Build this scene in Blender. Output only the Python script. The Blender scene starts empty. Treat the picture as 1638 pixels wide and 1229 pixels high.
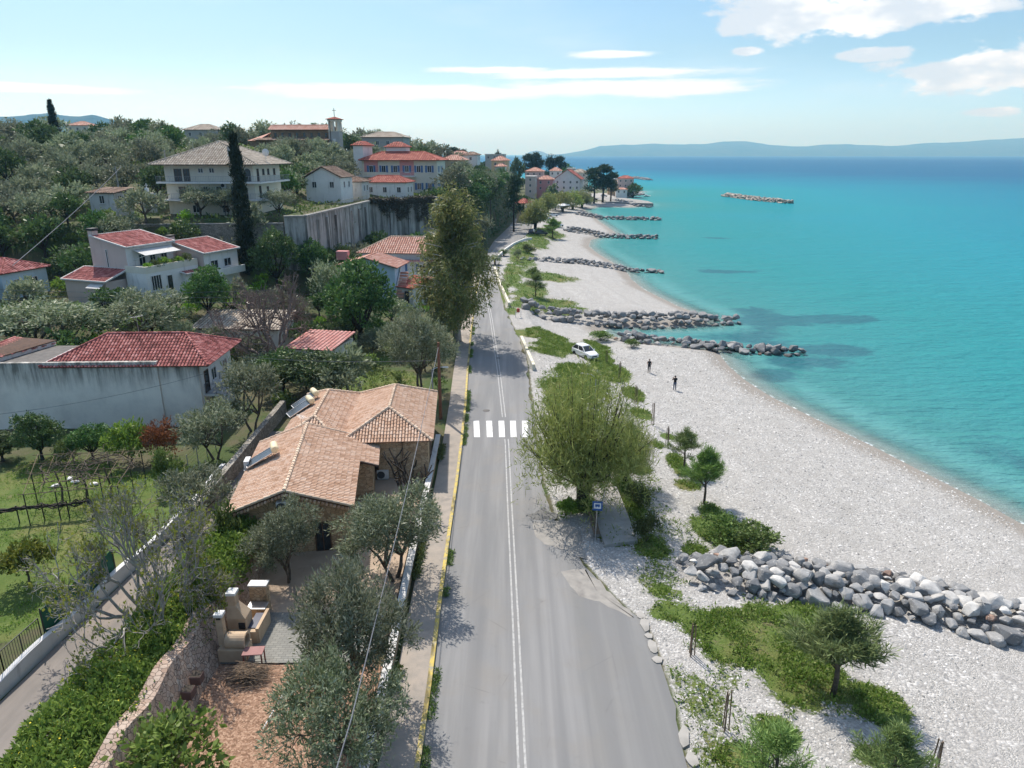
import bpy, math, random
import numpy as np
from mathutils import Vector, Matrix

R = math.radians
sc = bpy.context.scene
col = sc.collection

# ------------------------------------------------------------------ camera
FPX, CX, CY, PITCH, CAMZ = 1137.0, 819.0, 614.5, R(17.9), 27.0
cam_d = bpy.data.cameras.new('camera')
cam_d.sensor_fit = 'HORIZONTAL'
cam_d.sensor_width = 36.0
cam_d.lens = 36.0 * FPX / 1638.0
cam_d.clip_start = 0.5
cam_d.clip_end = 200000.0
cam = bpy.data.objects.new('camera', cam_d)
cam.location = (0, 0, CAMZ)
cam.rotation_euler = (R(90) - PITCH, 0, 0)
col.objects.link(cam)
sc.camera = cam

# ------------------------------------------------------------------ light and exposure
SUN_EL, SUN_AZ = R(52), R(-28)          # azimuth from +Y towards +X
EXPOSURE = 0.66
SKY_STRENGTH = 0.093
sun_d = bpy.data.lights.new('sun', 'SUN')
sun_d.energy = 3.8
sun_d.angle = R(0.53)
sun_d.color = (1.0, 0.955, 0.89)
sun = bpy.data.objects.new('sun', sun_d)
sdir = Vector((math.sin(SUN_AZ) * math.cos(SUN_EL), math.cos(SUN_AZ) * math.cos(SUN_EL), math.sin(SUN_EL)))
sun.rotation_euler = sdir.to_track_quat('Z', 'Y').to_euler()
sun.location = sdir * 300
col.objects.link(sun)
sc.view_settings.view_transform = 'Standard'
sc.view_settings.look = 'None'
sc.view_settings.exposure = EXPOSURE
sc.view_settings.gamma = 1.0
sc.view_settings.use_curve_mapping = False
sc.render.engine = 'CYCLES'
sc.cycles.max_bounces = 8
sc.cycles.diffuse_bounces = 4
sc.cycles.glossy_bounces = 2
sc.cycles.transmission_bounces = 3
sc.cycles.transparent_max_bounces = 8
sc.cycles.volume_bounces = 0
sc.cycles.caustics_reflective = False
sc.cycles.caustics_refractive = False
try:
    sc.cycles.use_denoising = True
    sc.cycles.denoiser = 'OPENIMAGEDENOISE'
    sc.cycles.use_adaptive_sampling = False
    sc.cycles.sample_clamp_direct = 6.0
    sc.cycles.sample_clamp_indirect = 3.0
except Exception:
    pass

# ------------------------------------------------------------------ node helpers
class NT:
    def __init__(s, tree):
        s.t = tree; s.n = tree.nodes; s.l = tree.links
    def new(s, typ, **kw):
        n = s.n.new(typ)
        for k, v in kw.items():
            setattr(n, k, v)
        return n
    def put(s, sock, v):
        if v is None: return
        if isinstance(v, bpy.types.NodeSocket): s.l.new(v, sock)
        else:
            if hasattr(sock, 'default_value'):
                dv = sock.default_value
                if hasattr(dv, '__len__') and not hasattr(v, '__len__'):
                    v = (v,) * len(dv)
                elif hasattr(dv, '__len__') and len(dv) == 4 and len(v) == 3:
                    v = tuple(v) + (1,)
                sock.default_value = v
    def math(s, op, a, b=None, c=None, clamp=False):
        n = s.new('ShaderNodeMath', operation=op, use_clamp=clamp)
        s.put(n.inputs[0], a); s.put(n.inputs[1], b); s.put(n.inputs[2], c)
        return n.outputs[0]
    def mix(s, f, a, b, blend='MIX'):
        n = s.new('ShaderNodeMix', data_type='RGBA', blend_type=blend)
        s.put(n.inputs[0], f); s.put(n.inputs[6], a); s.put(n.inputs[7], b)
        return n.outputs[2]
    def sstep(s, v, a, b, o0=0.0, o1=1.0):
        n = s.new('ShaderNodeMapRange', interpolation_type='SMOOTHSTEP')
        s.put(n.inputs[0], v); s.put(n.inputs[1], a); s.put(n.inputs[2], b); s.put(n.inputs[3], o0); s.put(n.inputs[4], o1)
        return n.outputs[0]
    def noise(s, vec, scale, detail=3, rough=0.55, dist=0.0):
        n = s.new('ShaderNodeTexNoise')
        s.put(n.inputs['Vector'], vec); s.put(n.inputs['Scale'], scale); s.put(n.inputs['Detail'], detail)
        s.put(n.inputs['Roughness'], rough); s.put(n.inputs['Distortion'], dist)
        return n.outputs[0]
    def voro(s, vec, scale, feature='F1', rnd=1.0):
        n = s.new('ShaderNodeTexVoronoi', feature=feature)
        s.put(n.inputs['Vector'], vec); s.put(n.inputs['Scale'], scale); s.put(n.inputs['Randomness'], rnd)
        return n
    def ramp(s, f, stops):
        n = s.new('ShaderNodeValToRGB')
        e = n.color_ramp.elements
        while len(e) < len(stops): e.new(0.5)
        for i, (p, c) in enumerate(stops):
            e[i].position = p; e[i].color = tuple(c) + (1,) if len(c) == 3 else c
        s.put(n.inputs[0], f)
        return n.outputs[0]
    def mapping(s, vec, scale=(1, 1, 1), rot=(0, 0, 0), loc=(0, 0, 0)):
        n = s.new('ShaderNodeMapping')
        s.put(n.inputs[0], vec); s.put(n.inputs[1], loc); s.put(n.inputs[2], rot); s.put(n.inputs[3], scale)
        return n.outputs[0]
    def bump(s, h, strength=0.5, dist=0.05):
        n = s.new('ShaderNodeBump')
        s.put(n.inputs['Strength'], strength); s.put(n.inputs['Distance'], dist); s.put(n.inputs['Height'], h)
        return n.outputs[0]

def new_mat(name):
    m = bpy.data.materials.new(name)
    m.use_nodes = True
    nt = NT(m.node_tree)
    b = m.node_tree.nodes['Principled BSDF']
    return m, nt, b

def P3(nt):
    return nt.new('ShaderNodeNewGeometry').outputs['Position']

def ObjC(nt):
    return nt.new('ShaderNodeTexCoord').outputs['Object']

def mat(name, c1, c2=None, scale=3.0, rough=0.85, bump=0.0, bscale=None, c3=None, spec=0.3, metal=0.0, detail=4, stretch=(1, 1, 1)):
    """two- or three-tone weathered surface"""
    m, nt, b = new_mat(name)
    v = ObjC(nt)
    vv = nt.mapping(v, scale=stretch) if stretch != (1, 1, 1) else v
    if c2 is None: c2 = tuple(x * 0.8 for x in c1)
    f = nt.sstep(nt.noise(vv, scale, detail, 0.6), 0.3, 0.7)
    c = nt.mix(f, c1, c2)
    if c3 is not None:
        f2 = nt.sstep(nt.noise(vv, scale * 0.37 + 0.1, 5, 0.65), 0.52, 0.75)
        c = nt.mix(f2, c, c3)
    nt.put(b.inputs['Base Color'], c)
    b.inputs['Roughness'].default_value = rough
    b.inputs['Specular IOR Level'].default_value = spec
    b.inputs['Metallic'].default_value = metal
    if bump:
        nt.put(b.inputs['Normal'], nt.bump(nt.noise(vv, bscale or scale * 4, 4), bump, 0.03))
    return m

# ------------------------------------------------------------------ world: sky with clouds
w = bpy.data.worlds.new('World')
sc.world = w
w.use_nodes = True
nt = NT(w.node_tree)
bg = w.node_tree.nodes['Background']
sky = nt.new('ShaderNodeTexSky', sky_type='NISHITA')
sky.sun_disc = False
sky.sun_elevation = SUN_EL
sky.sun_rotation = SUN_AZ
sky.altitude = 0
sky.air_density = 1.0
sky.dust_density = 1.3
sky.ozone_density = 1.5
gen = nt.new('ShaderNodeTexCoord').outputs['Generated']
sx = nt.new('ShaderNodeSeparateXYZ'); nt.put(sx.inputs[0], gen)
az = nt.math('ARCTAN2', sx.outputs[0], sx.outputs[1])
hor = nt.math('SQRT', nt.math('ADD', nt.math('POWER', sx.outputs[0], 2.0), nt.math('POWER', sx.outputs[1], 2.0)))
el = nt.math('DIVIDE', sx.outputs[2], nt.math('MAXIMUM', hor, 0.001))
cv = nt.new('ShaderNodeCombineXYZ'); nt.put(cv.inputs[0], az); nt.put(cv.inputs[1], nt.math('MULTIPLY', el, 2.4)); 
fine = nt.noise(cv.outputs[0], 11.0, 10, 0.62)
streak = nt.noise(nt.mapping(cv.outputs[0], scale=(1, 3.0, 1)), 7.0, 9, 0.62)
def blob(a0, e0, ra, re):
    da = nt.math('DIVIDE', nt.math('SUBTRACT', az, a0), ra)
    de = nt.math('DIVIDE', nt.math('SUBTRACT', el, e0), re)
    return nt.math('SUBTRACT', 1.0, nt.math('SQRT', nt.math('ADD', nt.math('POWER', da, 2.0), nt.math('POWER', de, 2.0))))
def vmax(*a):
    r = a[0]
    for x in a[1:]: r = nt.math('MAXIMUM', r, x)
    return r
cum = vmax(blob(0.50, 0.205, 0.24, 0.062), blob(0.42, 0.152, 0.20, 0.022), blob(0.345, 0.178, 0.05, 0.035), blob(0.58, 0.088, 0.13, 0.026), blob(0.275, 0.146, 0.032, 0.010),
           blob(0.66, 0.11, 0.08, 0.03), blob(-1.5, 0.3, 0.5, 0.1), blob(1.6, 0.3, 0.5, 0.12), blob(0.29, 0.121, 0.018, 0.006), blob(0.44, 0.112, 0.045, 0.008), blob(0.56, 0.045, 0.03, 0.006))
cum_f = nt.math('ADD', nt.math('MULTIPLY', cum, 0.9), nt.math('MULTIPLY', nt.math('SUBTRACT', fine, 0.5), 2.6))
cum_m = nt.sstep(cum_f, -0.04, 0.26)
st = vmax(blob(-0.13, 0.077, 0.26, 0.013), blob(0.13, 0.081, 0.24, 0.013), blob(0.12, 0.099, 0.20, 0.008), blob(-0.02, 0.104, 0.10, 0.006), blob(0.13, 0.122, 0.07, 0.006), blob(-0.55, 0.07, 0.12, 0.006))
st_m = nt.math('MULTIPLY', nt.sstep(nt.math('ADD', st, nt.math('MULTIPLY', nt.math('SUBTRACT', streak, 0.5), 1.8)), 0.0, 0.5), 0.9)
veil = nt.math('MULTIPLY', nt.sstep(nt.noise(nt.mapping(cv.outputs[0], scale=(1, 2.0, 1)), 2.2, 6, 0.6), 0.45, 0.8), 0.25)
shade = nt.sstep(nt.noise(nt.mapping(cv.outputs[0], loc=(0.0, 0.03, 0)), 9.0, 6, 0.6), 0.42, 0.62)
CLOUD_W = (8.2, 8.3, 8.5)
CLOUD_S = (5.3, 5.8, 6.5)
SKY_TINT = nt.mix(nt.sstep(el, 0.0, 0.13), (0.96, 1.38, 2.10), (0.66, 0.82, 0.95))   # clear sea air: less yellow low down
SKY_TINT = nt.mix(nt.sstep(el, 0.24, 0.7), SKY_TINT, (1.55, 1.55, 1.5))      # sky above the frame brightened to add fill light in shade
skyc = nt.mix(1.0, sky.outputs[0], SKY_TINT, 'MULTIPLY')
cloud_c = nt.mix(shade, CLOUD_S, CLOUD_W)
c = nt.mix(veil, skyc, CLOUD_W)
c = nt.mix(st_m, c, CLOUD_W)
c = nt.mix(cum_m, c, cloud_c)
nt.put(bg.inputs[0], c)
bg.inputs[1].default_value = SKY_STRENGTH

# ------------------------------------------------------------------ mapping from the photograph to the ground
CT, ST = math.cos(PITCH), math.sin(PITCH)
def ray(px, py):
    u = (px - CX) / FPX; v = -(py - CY) / FPX
    return u, CT + v * ST, -ST + v * CT
def W(px, py, z):
    u, y, zz = ray(px, py); s = (z - CAMZ) / zz
    return (u * s, y * s)
def WY(px, py, y):
    u, yy, zz = ray(px, py); s = y / yy
    return (u * s, y, CAMZ + zz * s)
def WS(px, py, s):
    u, y, zz = ray(px, py)
    return (u * s, y * s, CAMZ + zz * s)

# ------------------------------------------------------------------ shoreline
shore_px = [(2600, 1330), (2150, 1085), (1900, 960), (1638, 840), (1560, 797), (1480, 757), (1400, 716), (1300, 668), (1230, 633), (1190, 607), (1165, 585), (1153, 570), (1150, 562),
            (1100, 556), (1030, 548), (975, 537), (962, 529), (985, 524), (1060, 524), (1130, 519), (1120, 503), (1085, 490), (1058, 477), (1030, 463), (1010, 447), (1004, 437),
            (992, 428), (975, 417), (955, 405), (942, 394), (945, 384), (985, 373), (970, 362), (958, 354), (950, 345), (938, 340), (935, 335), (958, 331), (1010, 332), (1036, 329), (1030, 325), (1000, 322), (985, 315), (1018, 313), (1030, 306)]
shore = [W(a, b, 0.0) for a, b in shore_px]
shore = [(120.0, -260.0), (90.0, -60.0)] + shore[2:] + [(86, 560), (60, 640), (20, 720), (-60, 830), (-320, 1300), (-1500, 3500), (-3500, 9000)]
land = shore + [(-30000, 9000), (-30000, -3000), (120, -3000)]

def seg_dist(X, Y, pts):
    d = np.full(X.shape, 1e9)
    for (x0, y0), (x1, y1) in zip(pts[:-1], pts[1:]):
        dx, dy = x1 - x0, y1 - y0
        L = dx * dx + dy * dy + 1e-9
        t = np.clip(((X - x0) * dx + (Y - y0) * dy) / L, 0, 1)
        d = np.minimum(d, np.hypot(X - x0 - t * dx, Y - y0 - t * dy))
    return d
def inside(X, Y, poly):
    r = np.zeros(X.shape, bool)
    n = len(poly)
    for i in range(n):
        x0, y0 = poly[i]; x1, y1 = poly[(i + 1) % n]
        if y0 == y1: continue
        c = ((y0 > Y) != (y1 > Y)) & (X < (x1 - x0) * (Y - y0) / (y1 - y0) + x0)
        r ^= c
    return r
def sstep(v, a, b):
    t = np.clip((v - a) / (b - a), 0, 1)
    return t * t * (3 - 2 * t)
def shore_d(X, Y):
    """signed distance to the water line, positive on land"""
    d = seg_dist(X, Y, shore)
    return np.where(inside(X, Y, land), d, -d)

# cheap value noise in numpy
_rs = np.random.RandomState(7)
_tab = _rs.rand(256, 256)
def vnoise(X, Y, s):
    x = X * s + 91.3; y = Y * s + 17.7
    xi = np.floor(x).astype(int); yi = np.floor(y).astype(int)
    fx = x - xi; fy = y - yi
    fx = fx * fx * (3 - 2 * fx); fy = fy * fy * (3 - 2 * fy)
    a = _tab[xi % 256, yi % 256]; b = _tab[(xi + 1) % 256, yi % 256]
    c_ = _tab[xi % 256, (yi + 1) % 256]; d = _tab[(xi + 1) % 256, (yi + 1) % 256]
    return (a * (1 - fx) + b * fx) * (1 - fy) + (c_ * (1 - fx) + d * fx) * fy
def fbm(X, Y, s, o=4):
    r = 0; a = 0.5; t = 0
    for i in range(o):
        r = r + a * vnoise(X, Y, s * 2 ** i); t += a; a *= 0.5
    return r / t

# ------------------------------------------------------------------ terrain height
scarp = [(-700, -60), (-320, 40), (-140, 92), (-85, 114), (-50, 117.5), (-36.5, 119.5), (-34.4, 120.5), (-31.5, 161), (-18.8, 173.2), (-15.5, 186), (-12, 215), (-6, 262), (-1, 310), (-3, 345), (-6, 385), (-10, 425), (-20, 480), (-60, 580), (-220, 820), (-900, 2200)]
upper_poly = scarp + [(-30000, 2200), (-30000, -60)]
ROADZ = 2.6
RL_px = [(640, 1400), (672, 1229), (690, 1100), (707, 960), (720, 860), (733, 770), (741, 700), (746, 650), (749, 600), (754, 540), (761, 480), (768, 440), (773, 412), (790, 386), (814, 363), (828, 346), (838, 333)]
RR_px = [(1150, 1400), (1095, 1229), (1075, 1130), (1050, 1050), (1030, 1000), (985, 960), (935, 905), (905, 862), (885, 825), (866, 770), (856, 700), (849, 640), (842, 580), (832, 545), (818, 520), (806, 490), (797, 455), (795, 432), (800, 412), (824, 390), (845, 374), (853, 356), (852, 334)]
RL = np.array([W(a, b, ROADZ) for a, b in RL_px]); RR = np.array([W(a, b, ROADZ) for a, b in RR_px])
def road_l(Y): return np.interp(Y, RL[:, 1], RL[:, 0])
def road_r(Y): return np.interp(Y, RR[:, 1], RR[:, 0])

def terr(X, Y, smooth=False):
    X = np.asarray(X, float); Y = np.asarray(Y, float)
    d = shore_d(X, Y)
    beach = np.interp(d, [-60, -20, -6, 0, 3, 10, 22, 40], [-5, -3.2, -1.3, 0, 0.55, 1.15, 1.7, 2.2])
    left = 2.66 + 5.5 * sstep(-X, 24, 46) * sstep(Y, 68, 92) + 2.0 * sstep(-X, 60, 110) * sstep(Y, 60, 100) + 1.6 * sstep(Y, 95, 130) * sstep(-X, 14, 26)
    left = left + 3.0 * sstep(Y, 330, 420)
    rx = road_r(Y)
    low = np.where(X > rx + 1, beach, 0)
    t = sstep(X, rx - 1, rx + 14)
    low = left * (1 - t) + np.minimum(beach, 2.6) * t
    low = np.where(d < 12, np.minimum(low, np.maximum(beach, -6) + 6 * sstep(d, 0, 12) * (X < rx)), low)
    ds = seg_dist(X, Y, scarp) * np.where(inside(X, Y, upper_poly), 1, -1)
    edge = 17.0 - 1.5 * sstep(Y, 200, 330) - 3.0 * sstep(-X, 60, 110)
    rise = np.minimum(0.23 * np.maximum(ds - 9, 0), 17.5 * sstep(-X, -60, 60) + 6 - 4 * sstep(X, -20, 30))
    far = sstep(Y, 300, 700)
    rise = rise * (1 - 0.75 * far)
    crest = np.clip((Y - 270) * 0.05, 0, 14) * sstep(-X, 70, 140)
    rise = np.maximum(rise - crest, 0)
    up = np.minimum(edge + rise, 30.0 - 6.0 * sstep(X, -60, 10) - 4.0 * sstep(Y, 215, 275) - 8.0 * sstep(-X, 55, 100) * (1 - sstep(Y, 150, 240)))
    wdt = np.where((X > -50) & (Y < 200), 0.6, 9.0)
    k = sstep(ds, -wdt, wdt * 0.2)
    z = low * (1 - k) + np.maximum(up, low) * k
    if not smooth:
        und = (fbm(X, Y, 0.35, 3) - 0.5) * np.where((X < road_l(Y)) & (Y < 66), 0.06, 0.16) * sstep(np.abs(X - (road_l(Y) + rx) / 2), (rx - road_l(Y)) / 2 + 1.5, (rx - road_l(Y)) / 2 + 6)
        z = z + und * sstep(d, 0, 6)
    # flat strip under the road
    inr = sstep(X, road_l(Y) - 4.0, road_l(Y) - 2.4) * (1 - sstep(X, rx + 1.5, rx + 7)) * (Y < 345) * (d > 8)
    z = z * (1 - inr) + (ROADZ - 0.05) * inr
    return z
def tz(x, y):
    return float(terr(np.array([x]), np.array([y]))[0])
def G(px, py):
    """where the line of sight through a photo pixel meets the ground"""
    u, yy, zz = ray(px, py)
    S = np.geomspace(20, 900, 700)
    h = CAMZ + zz * S - terr(u * S, yy * S)
    i = np.argmax(h < 0)
    if h[i] >= 0: i = len(S) - 1
    a, b = S[max(i - 1, 0)], S[i]
    ha, hb = h[max(i - 1, 0)], h[i]
    s = a + (b - a) * (ha / (ha - hb + 1e-9)) if i else S[0]
    return (u * s, yy * s, CAMZ + zz * s)
def ztop(x, y, py):
    v = -(py - CY) / FPX
    return CAMZ + y / (CT + v * ST) * (-ST + v * CT)

# ------------------------------------------------------------------ mesh helpers
def np_mesh(name, V, F, mats=(), smooth=False, mi=None):
    me = bpy.data.meshes.new(name)
    V = np.asarray(V, np.float32); F = np.asarray(F, np.int32)
    k = F.shape[1]
    me.vertices.add(len(V)); me.vertices.foreach_set('co', V.ravel())
    me.loops.add(F.size); me.loops.foreach_set('vertex_index', F.ravel())
    me.polygons.add(len(F)); me.polygons.foreach_set('loop_start', np.arange(0, F.size, k, dtype=np.int32))
    for m in mats: me.materials.append(m)
    if mi is not None: me.polygons.foreach_set('material_index', np.asarray(mi, np.int32))
    if smooth: me.polygons.foreach_set('use_smooth', np.ones(len(F), bool))
    me.update(calc_edges=True)
    return me

def link(name, me, parent=None, loc=None, rotz=0.0, scale=None):
    o = bpy.data.objects.new(name, me)
    if loc is not None: o.location = loc
    if rotz: o.rotation_euler = (0, 0, rotz)
    if scale is not None: o.scale = scale if hasattr(scale, '__len__') else (scale,) * 3
    if parent: o.parent = parent
    col.objects.link(o)
    return o
def tag(o, label, cat, group=None, kind=None):
    o['label'] = label; o['category'] = cat
    if group: o['group'] = group
    if kind: o['kind'] = kind
    return o
def thing(name, label, cat, loc=(0, 0, 0), rotz=0.0, group=None, scale=None):
    o = link(name, None, None, loc, rotz, scale)
    return tag(o, label, cat, group)
def struct(o):
    o['kind'] = 'structure'; return o
def stuff(o, label=None, cat=None):
    o['kind'] = 'stuff'
    if label: o['label'] = label; o['category'] = cat
    return o

class MB:
    """collects shapes, links them as one mesh object"""
    def __init__(s): s.v = []; s.f = []; s.m = []
    def add(s, vs, fs, m=0):
        b = len(s.v); s.v += [tuple(q) for q in vs]
        for f in fs: s.f.append([b + i for i in f]); s.m.append(m)
        return s
    def box(s, c, size, rz=0.0, m=0, bev=0.0, taper=1.0):
        hx, hy, hz = size[0] / 2, size[1] / 2, size[2] / 2
        pts = []
        cr, sr = math.cos(rz), math.sin(rz)
        def P(x, y, z): return (c[0] + x * cr - y * sr, c[1] + x * sr + y * cr, c[2] + z)
        if bev <= 0:
            for z, k in ((-hz, 1), (hz, taper)):
                for x, y in ((-hx, -hy), (hx, -hy), (hx, hy), (-hx, hy)): pts.append(P(x * k, y * k, z))
            s.add(pts, [(3, 2, 1, 0), (4, 5, 6, 7), (0, 1, 5, 4), (1, 2, 6, 5), (2, 3, 7, 6), (3, 0, 4, 7)], m)
        else:
            b = min(bev, hx * .9, hy * .9, hz * .9)
            def ring(z, i):
                r = []
                for sx_, sy_ in ((-1, -1), (1, -1), (1, 1), (-1, 1)):
                    a, q = (hx - i) * sx_, (hy - i) * sy_
                    if sx_ * sy_ > 0: r += [P(a, q + (-sy_) * b * 1.0 if i == 0 else q, z), P(a + (-sx_) * b if i == 0 else a, q, z)]
                    else: r += [P(a + (-sx_) * b if i == 0 else a, q, z), P(a, q + (-sy_) * b if i == 0 else q, z)]
                return r
            rs = [ring(-hz, b), ring(-hz + b, 0), ring(hz - b, 0), ring(hz, b)]
            vs = sum(rs, []); fs = []
            for k in range(3):
                for i in range(8): fs.append((k * 8 + i, k * 8 + (i + 1) % 8, (k + 1) * 8 + (i + 1) % 8, (k + 1) * 8 + i))
            fs.append(tuple(range(7, -1, -1))); fs.append(tuple(range(24, 32)))
            s.add(vs, fs, m)
        return s
    def prism(s, poly, z0, z1, m=0, mtop=None):
        n = len(poly)
        zz0 = z0 if hasattr(z0, '__len__') else [z0] * n
        zz1 = z1 if hasattr(z1, '__len__') else [z1] * n
        a = sum(poly[i][0] * poly[(i + 1) % n][1] - poly[(i + 1) % n][0] * poly[i][1] for i in range(n))
        if a < 0:
            poly = poly[::-1]; zz0 = list(zz0)[::-1]; zz1 = list(zz1)[::-1]
        vs = [(p[0], p[1], z) for p, z in zip(poly, zz0)] + [(p[0], p[1], z) for p, z in zip(poly, zz1)]
        s.add(vs, [(i, (i + 1) % n, n + (i + 1) % n, n + i) for i in range(n)] + [tuple(range(n - 1, -1, -1))], m)
        b = len(s.v) - 2 * n
        s.f.append([b + n + i for i in range(n)]); s.m.append(m if mtop is None else mtop)
        return s
    def tube(s, pts, rad, n=6, m=0, cap=True):
        pts = [Vector(p) for p in pts]
        if not hasattr(rad, '__len__'): rad = [rad] * len(pts)
        rings = []
        prev = None
        for i, p in enumerate(pts):
            d = (pts[min(i + 1, len(pts) - 1)] - pts[max(i - 1, 0)])
            if d.length < 1e-6: d = Vector((0, 0, 1))
            d.normalize()
            if prev is None:
                a = d.orthogonal().normalized()
            else:
                a = prev - d * prev.dot(d)
                a = a.normalized() if a.length > 1e-4 else d.orthogonal().normalized()
            prev = a
            b = d.cross(a)
            rings.append([tuple(p + (a * math.cos(2 * math.pi * k / n) + b * math.sin(2 * math.pi * k / n)) * rad[i]) for k in range(n)])
        vs = sum(rings, []); fs = []
        for i in range(len(pts) - 1):
            for k in range(n): fs.append((i * n + k, i * n + (k + 1) % n, (i + 1) * n + (k + 1) % n, (i + 1) * n + k))
        if cap:
            fs.append(tuple(range(n - 1, -1, -1))); fs.append(tuple((len(pts) - 1) * n + k for k in range(n)))
        return s.add(vs, fs, m)
    def lathe(s, prof, c=(0, 0, 0), n=16, m=0, axis='Z', sx=1.0, sy=1.0):
        vs = []; fs = []
        for r, z in prof:
            for k in range(n):
                a = 2 * math.pi * k / n
                x, y = r * math.cos(a) * sx, r * math.sin(a) * sy
                p = (x, y, z) if axis == 'Z' else ((z, x, y) if axis == 'X' else (y, z, x))
                vs.append((c[0] + p[0], c[1] + p[1], c[2] + p[2]))
        for i in range(len(prof) - 1):
            for k in range(n): fs.append((i * n + k, i * n + (k + 1) % n, (i + 1) * n + (k + 1) % n, (i + 1) * n + k))
        fs.append(tuple(range(n - 1, -1, -1))); fs.append(tuple((len(prof) - 1) * n + k for k in range(n)))
        return s.add(vs, fs, m)
    def ball(s, c, r, n=10, m=0, sq=(1, 1, 1)):
        prof = [(r * math.sin(math.pi * (i + .02) / (n // 2 + .04)), -r * math.cos(math.pi * i / (n // 2))) for i in range(n // 2 + 1)]
        b = len(s.v)
        s.lathe(prof, (0, 0, 0), n, m)
        for i in range(b, len(s.v)):
            x, y, z = s.v[i]; s.v[i] = (c[0] + x * sq[0], c[1] + y * sq[1], c[2] + z * sq[2])
        return s
    def quad(s, a, b, c_, d, m=0):
        return s.add([a, b, c_, d], [(0, 1, 2, 3)], m)
    def mesh(s, name, mats, smooth=False):
        me = bpy.data.meshes.new(name)
        me.from_pydata(s.v, [], s.f)
        for q in (mats if isinstance(mats, (list, tuple)) else [mats]): me.materials.append(q)
        if any(s.m): me.polygons.foreach_set('material_index', s.m)
        if smooth: me.polygons.foreach_set('use_smooth', [True] * len(s.f))
        me.update()
        return me
    def build(s, name, mats, parent=None, loc=None, rotz=0.0, smooth=False):
        return link(name, s.mesh(name, mats, smooth), parent, loc, rotz)
# ------------------------------------------------------------------ ground masks (where pebbles, grass, soil lie)
def ell(px, py, rx, ry, z=2.2):
    x, y = W(px, py, z); x2, _ = W(px + rx, py, z); y1 = W(px, py - ry, z)[1]; y0 = W(px, py + ry, z)[1]
    return x, y, x2 - x, max((y1 - y0) / 2, 0.3)
GRASS_R = [(1175, 1000, 115, 28), (1250, 985, 90, 30), (1215, 1040, 100, 38), (1290, 1085, 80, 60), (1150, 1015, 60, 30), (1330, 1010, 60, 40), (1080, 990, 40, 18),
           (1150, 845, 45, 28), (1195, 855, 45, 28), (1140, 810, 30, 20), (1110, 880, 25, 14), (990, 590, 22, 18), (1015, 622, 20, 13), (1025, 655, 22, 12), (1085, 735, 18, 22), (1100, 770, 25, 14),
           (1012, 800, 22, 55), (1045, 880, 35, 25), (985, 865, 30, 18), (890, 558, 45, 18), (960, 565, 30, 40), (870, 535, 55, 10), (850, 470, 35, 22), (885, 483, 55, 12), (820, 440, 16, 22), (835, 410, 25, 22), (860, 385, 20, 14), (870, 440, 55, 8),
           (840, 395, 14, 8), (805, 470, 10, 22), (1010, 690, 18, 8), (1052, 705, 14, 8), (930, 610, 45, 35), (915, 820, 26, 14), (1180, 1220, 60, 25), (1240, 1180, 45, 30), (1420, 1210, 70, 25), (1010, 720, 25, 40), (1070, 690, 12, 8),
           (905, 650, 40, 60), (840, 490, 30, 10), (1055, 950, 30, 14), (1400, 1120, 50, 40), (820, 500, 12, 8), (875, 373, 30, 8)]
LAWN = [(610, 610, 70, 26, 3.0), (90, 860, 170, 110, 2.8), (60, 780, 130, 60, 2.8), (40, 960, 90, 60, 2.8), (200, 820, 120, 80, 2.8), (590, 560, 60, 25, 3.2), (560, 540, 40, 15, 3.4)]
RED = [(440, 1120, 260, 90, 2.6), (460, 1220, 300, 100, 2.6)]
def soft_ell(X, Y, lst, zdef=2.2, n=0.55, sc_=0.45):
    m = np.zeros(X.shape)
    nz = (fbm(X, Y, sc_, 4) - 0.5) * 2
    for e in lst:
        x, y, rx, ry = ell(*e[:4], z=e[4] if len(e) > 4 else zdef)
        q = 1 - np.hypot((X - x) / rx, (Y - y) / ry)
        m = np.maximum(m, np.clip((q + nz * n * 0.8 + 0.12) * 2.2, 0, 1))
    return m

# one ground sheet: a fan of cells, fine near the viewer's end of the bay and coarse far away
angs = np.radians(np.linspace(-52, 50, 400))
rad = np.concatenate([np.geomspace(12, 900, 360), np.geomspace(930, 9000, 24)])
A, Rr = np.meshgrid(angs, rad, indexing='ij')
X = Rr * np.sin(A); Y = Rr * np.cos(A) - 0.0
Z = terr(X, Y)
D = shore_d(X, Y)
rx = road_r(Y); rl = road_l(Y)
right = sstep(X, rx - 0.5, rx + 1.0) * (D > -200)
peb = np.maximum(right * (Y < 345), sstep(-D, -3, 2))
peb = np.where((Y > 330) & (D < 18), 1, peb)
gr = soft_ell(X, Y, GRASS_R) * sstep(D, 3, 9)
gr = np.maximum(gr, 0.62 * right * (1 - sstep(X - rx, 6, 10.5)) * (Y < 88) * sstep(fbm(X, Y, 0.30, 4), 0.50, 0.68))
lawn = soft_ell(X, Y, LAWN, n=0.25) * (X < rl)
red = soft_ell(X, Y, RED, n=0.2) * (X < rl - 2.2) * (X > -15.6)
wet = sstep(-D + (fbm(X, Y, 0.25, 3) - .5) * 2.0, -4.0, -1.2) * (1 - sstep(-D, 0.2, 2.0))
msk = np.stack([peb, gr, wet, np.ones_like(peb)], -1).reshape(-1, 4)
msk2 = np.stack([lawn, red, np.clip(D / 50, 0, 1), np.ones_like(peb)], -1).reshape(-1, 4)
na, nr = A.shape
idx = np.arange(na * nr).reshape(na, nr)
F = np.stack([idx[:-1, :-1], idx[1:, :-1], idx[1:, 1:], idx[:-1, 1:]], -1).reshape(-1, 4)[:, ::-1]
keep = D.reshape(-1)[F].max(1) > -45
F = F[keep]

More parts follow.
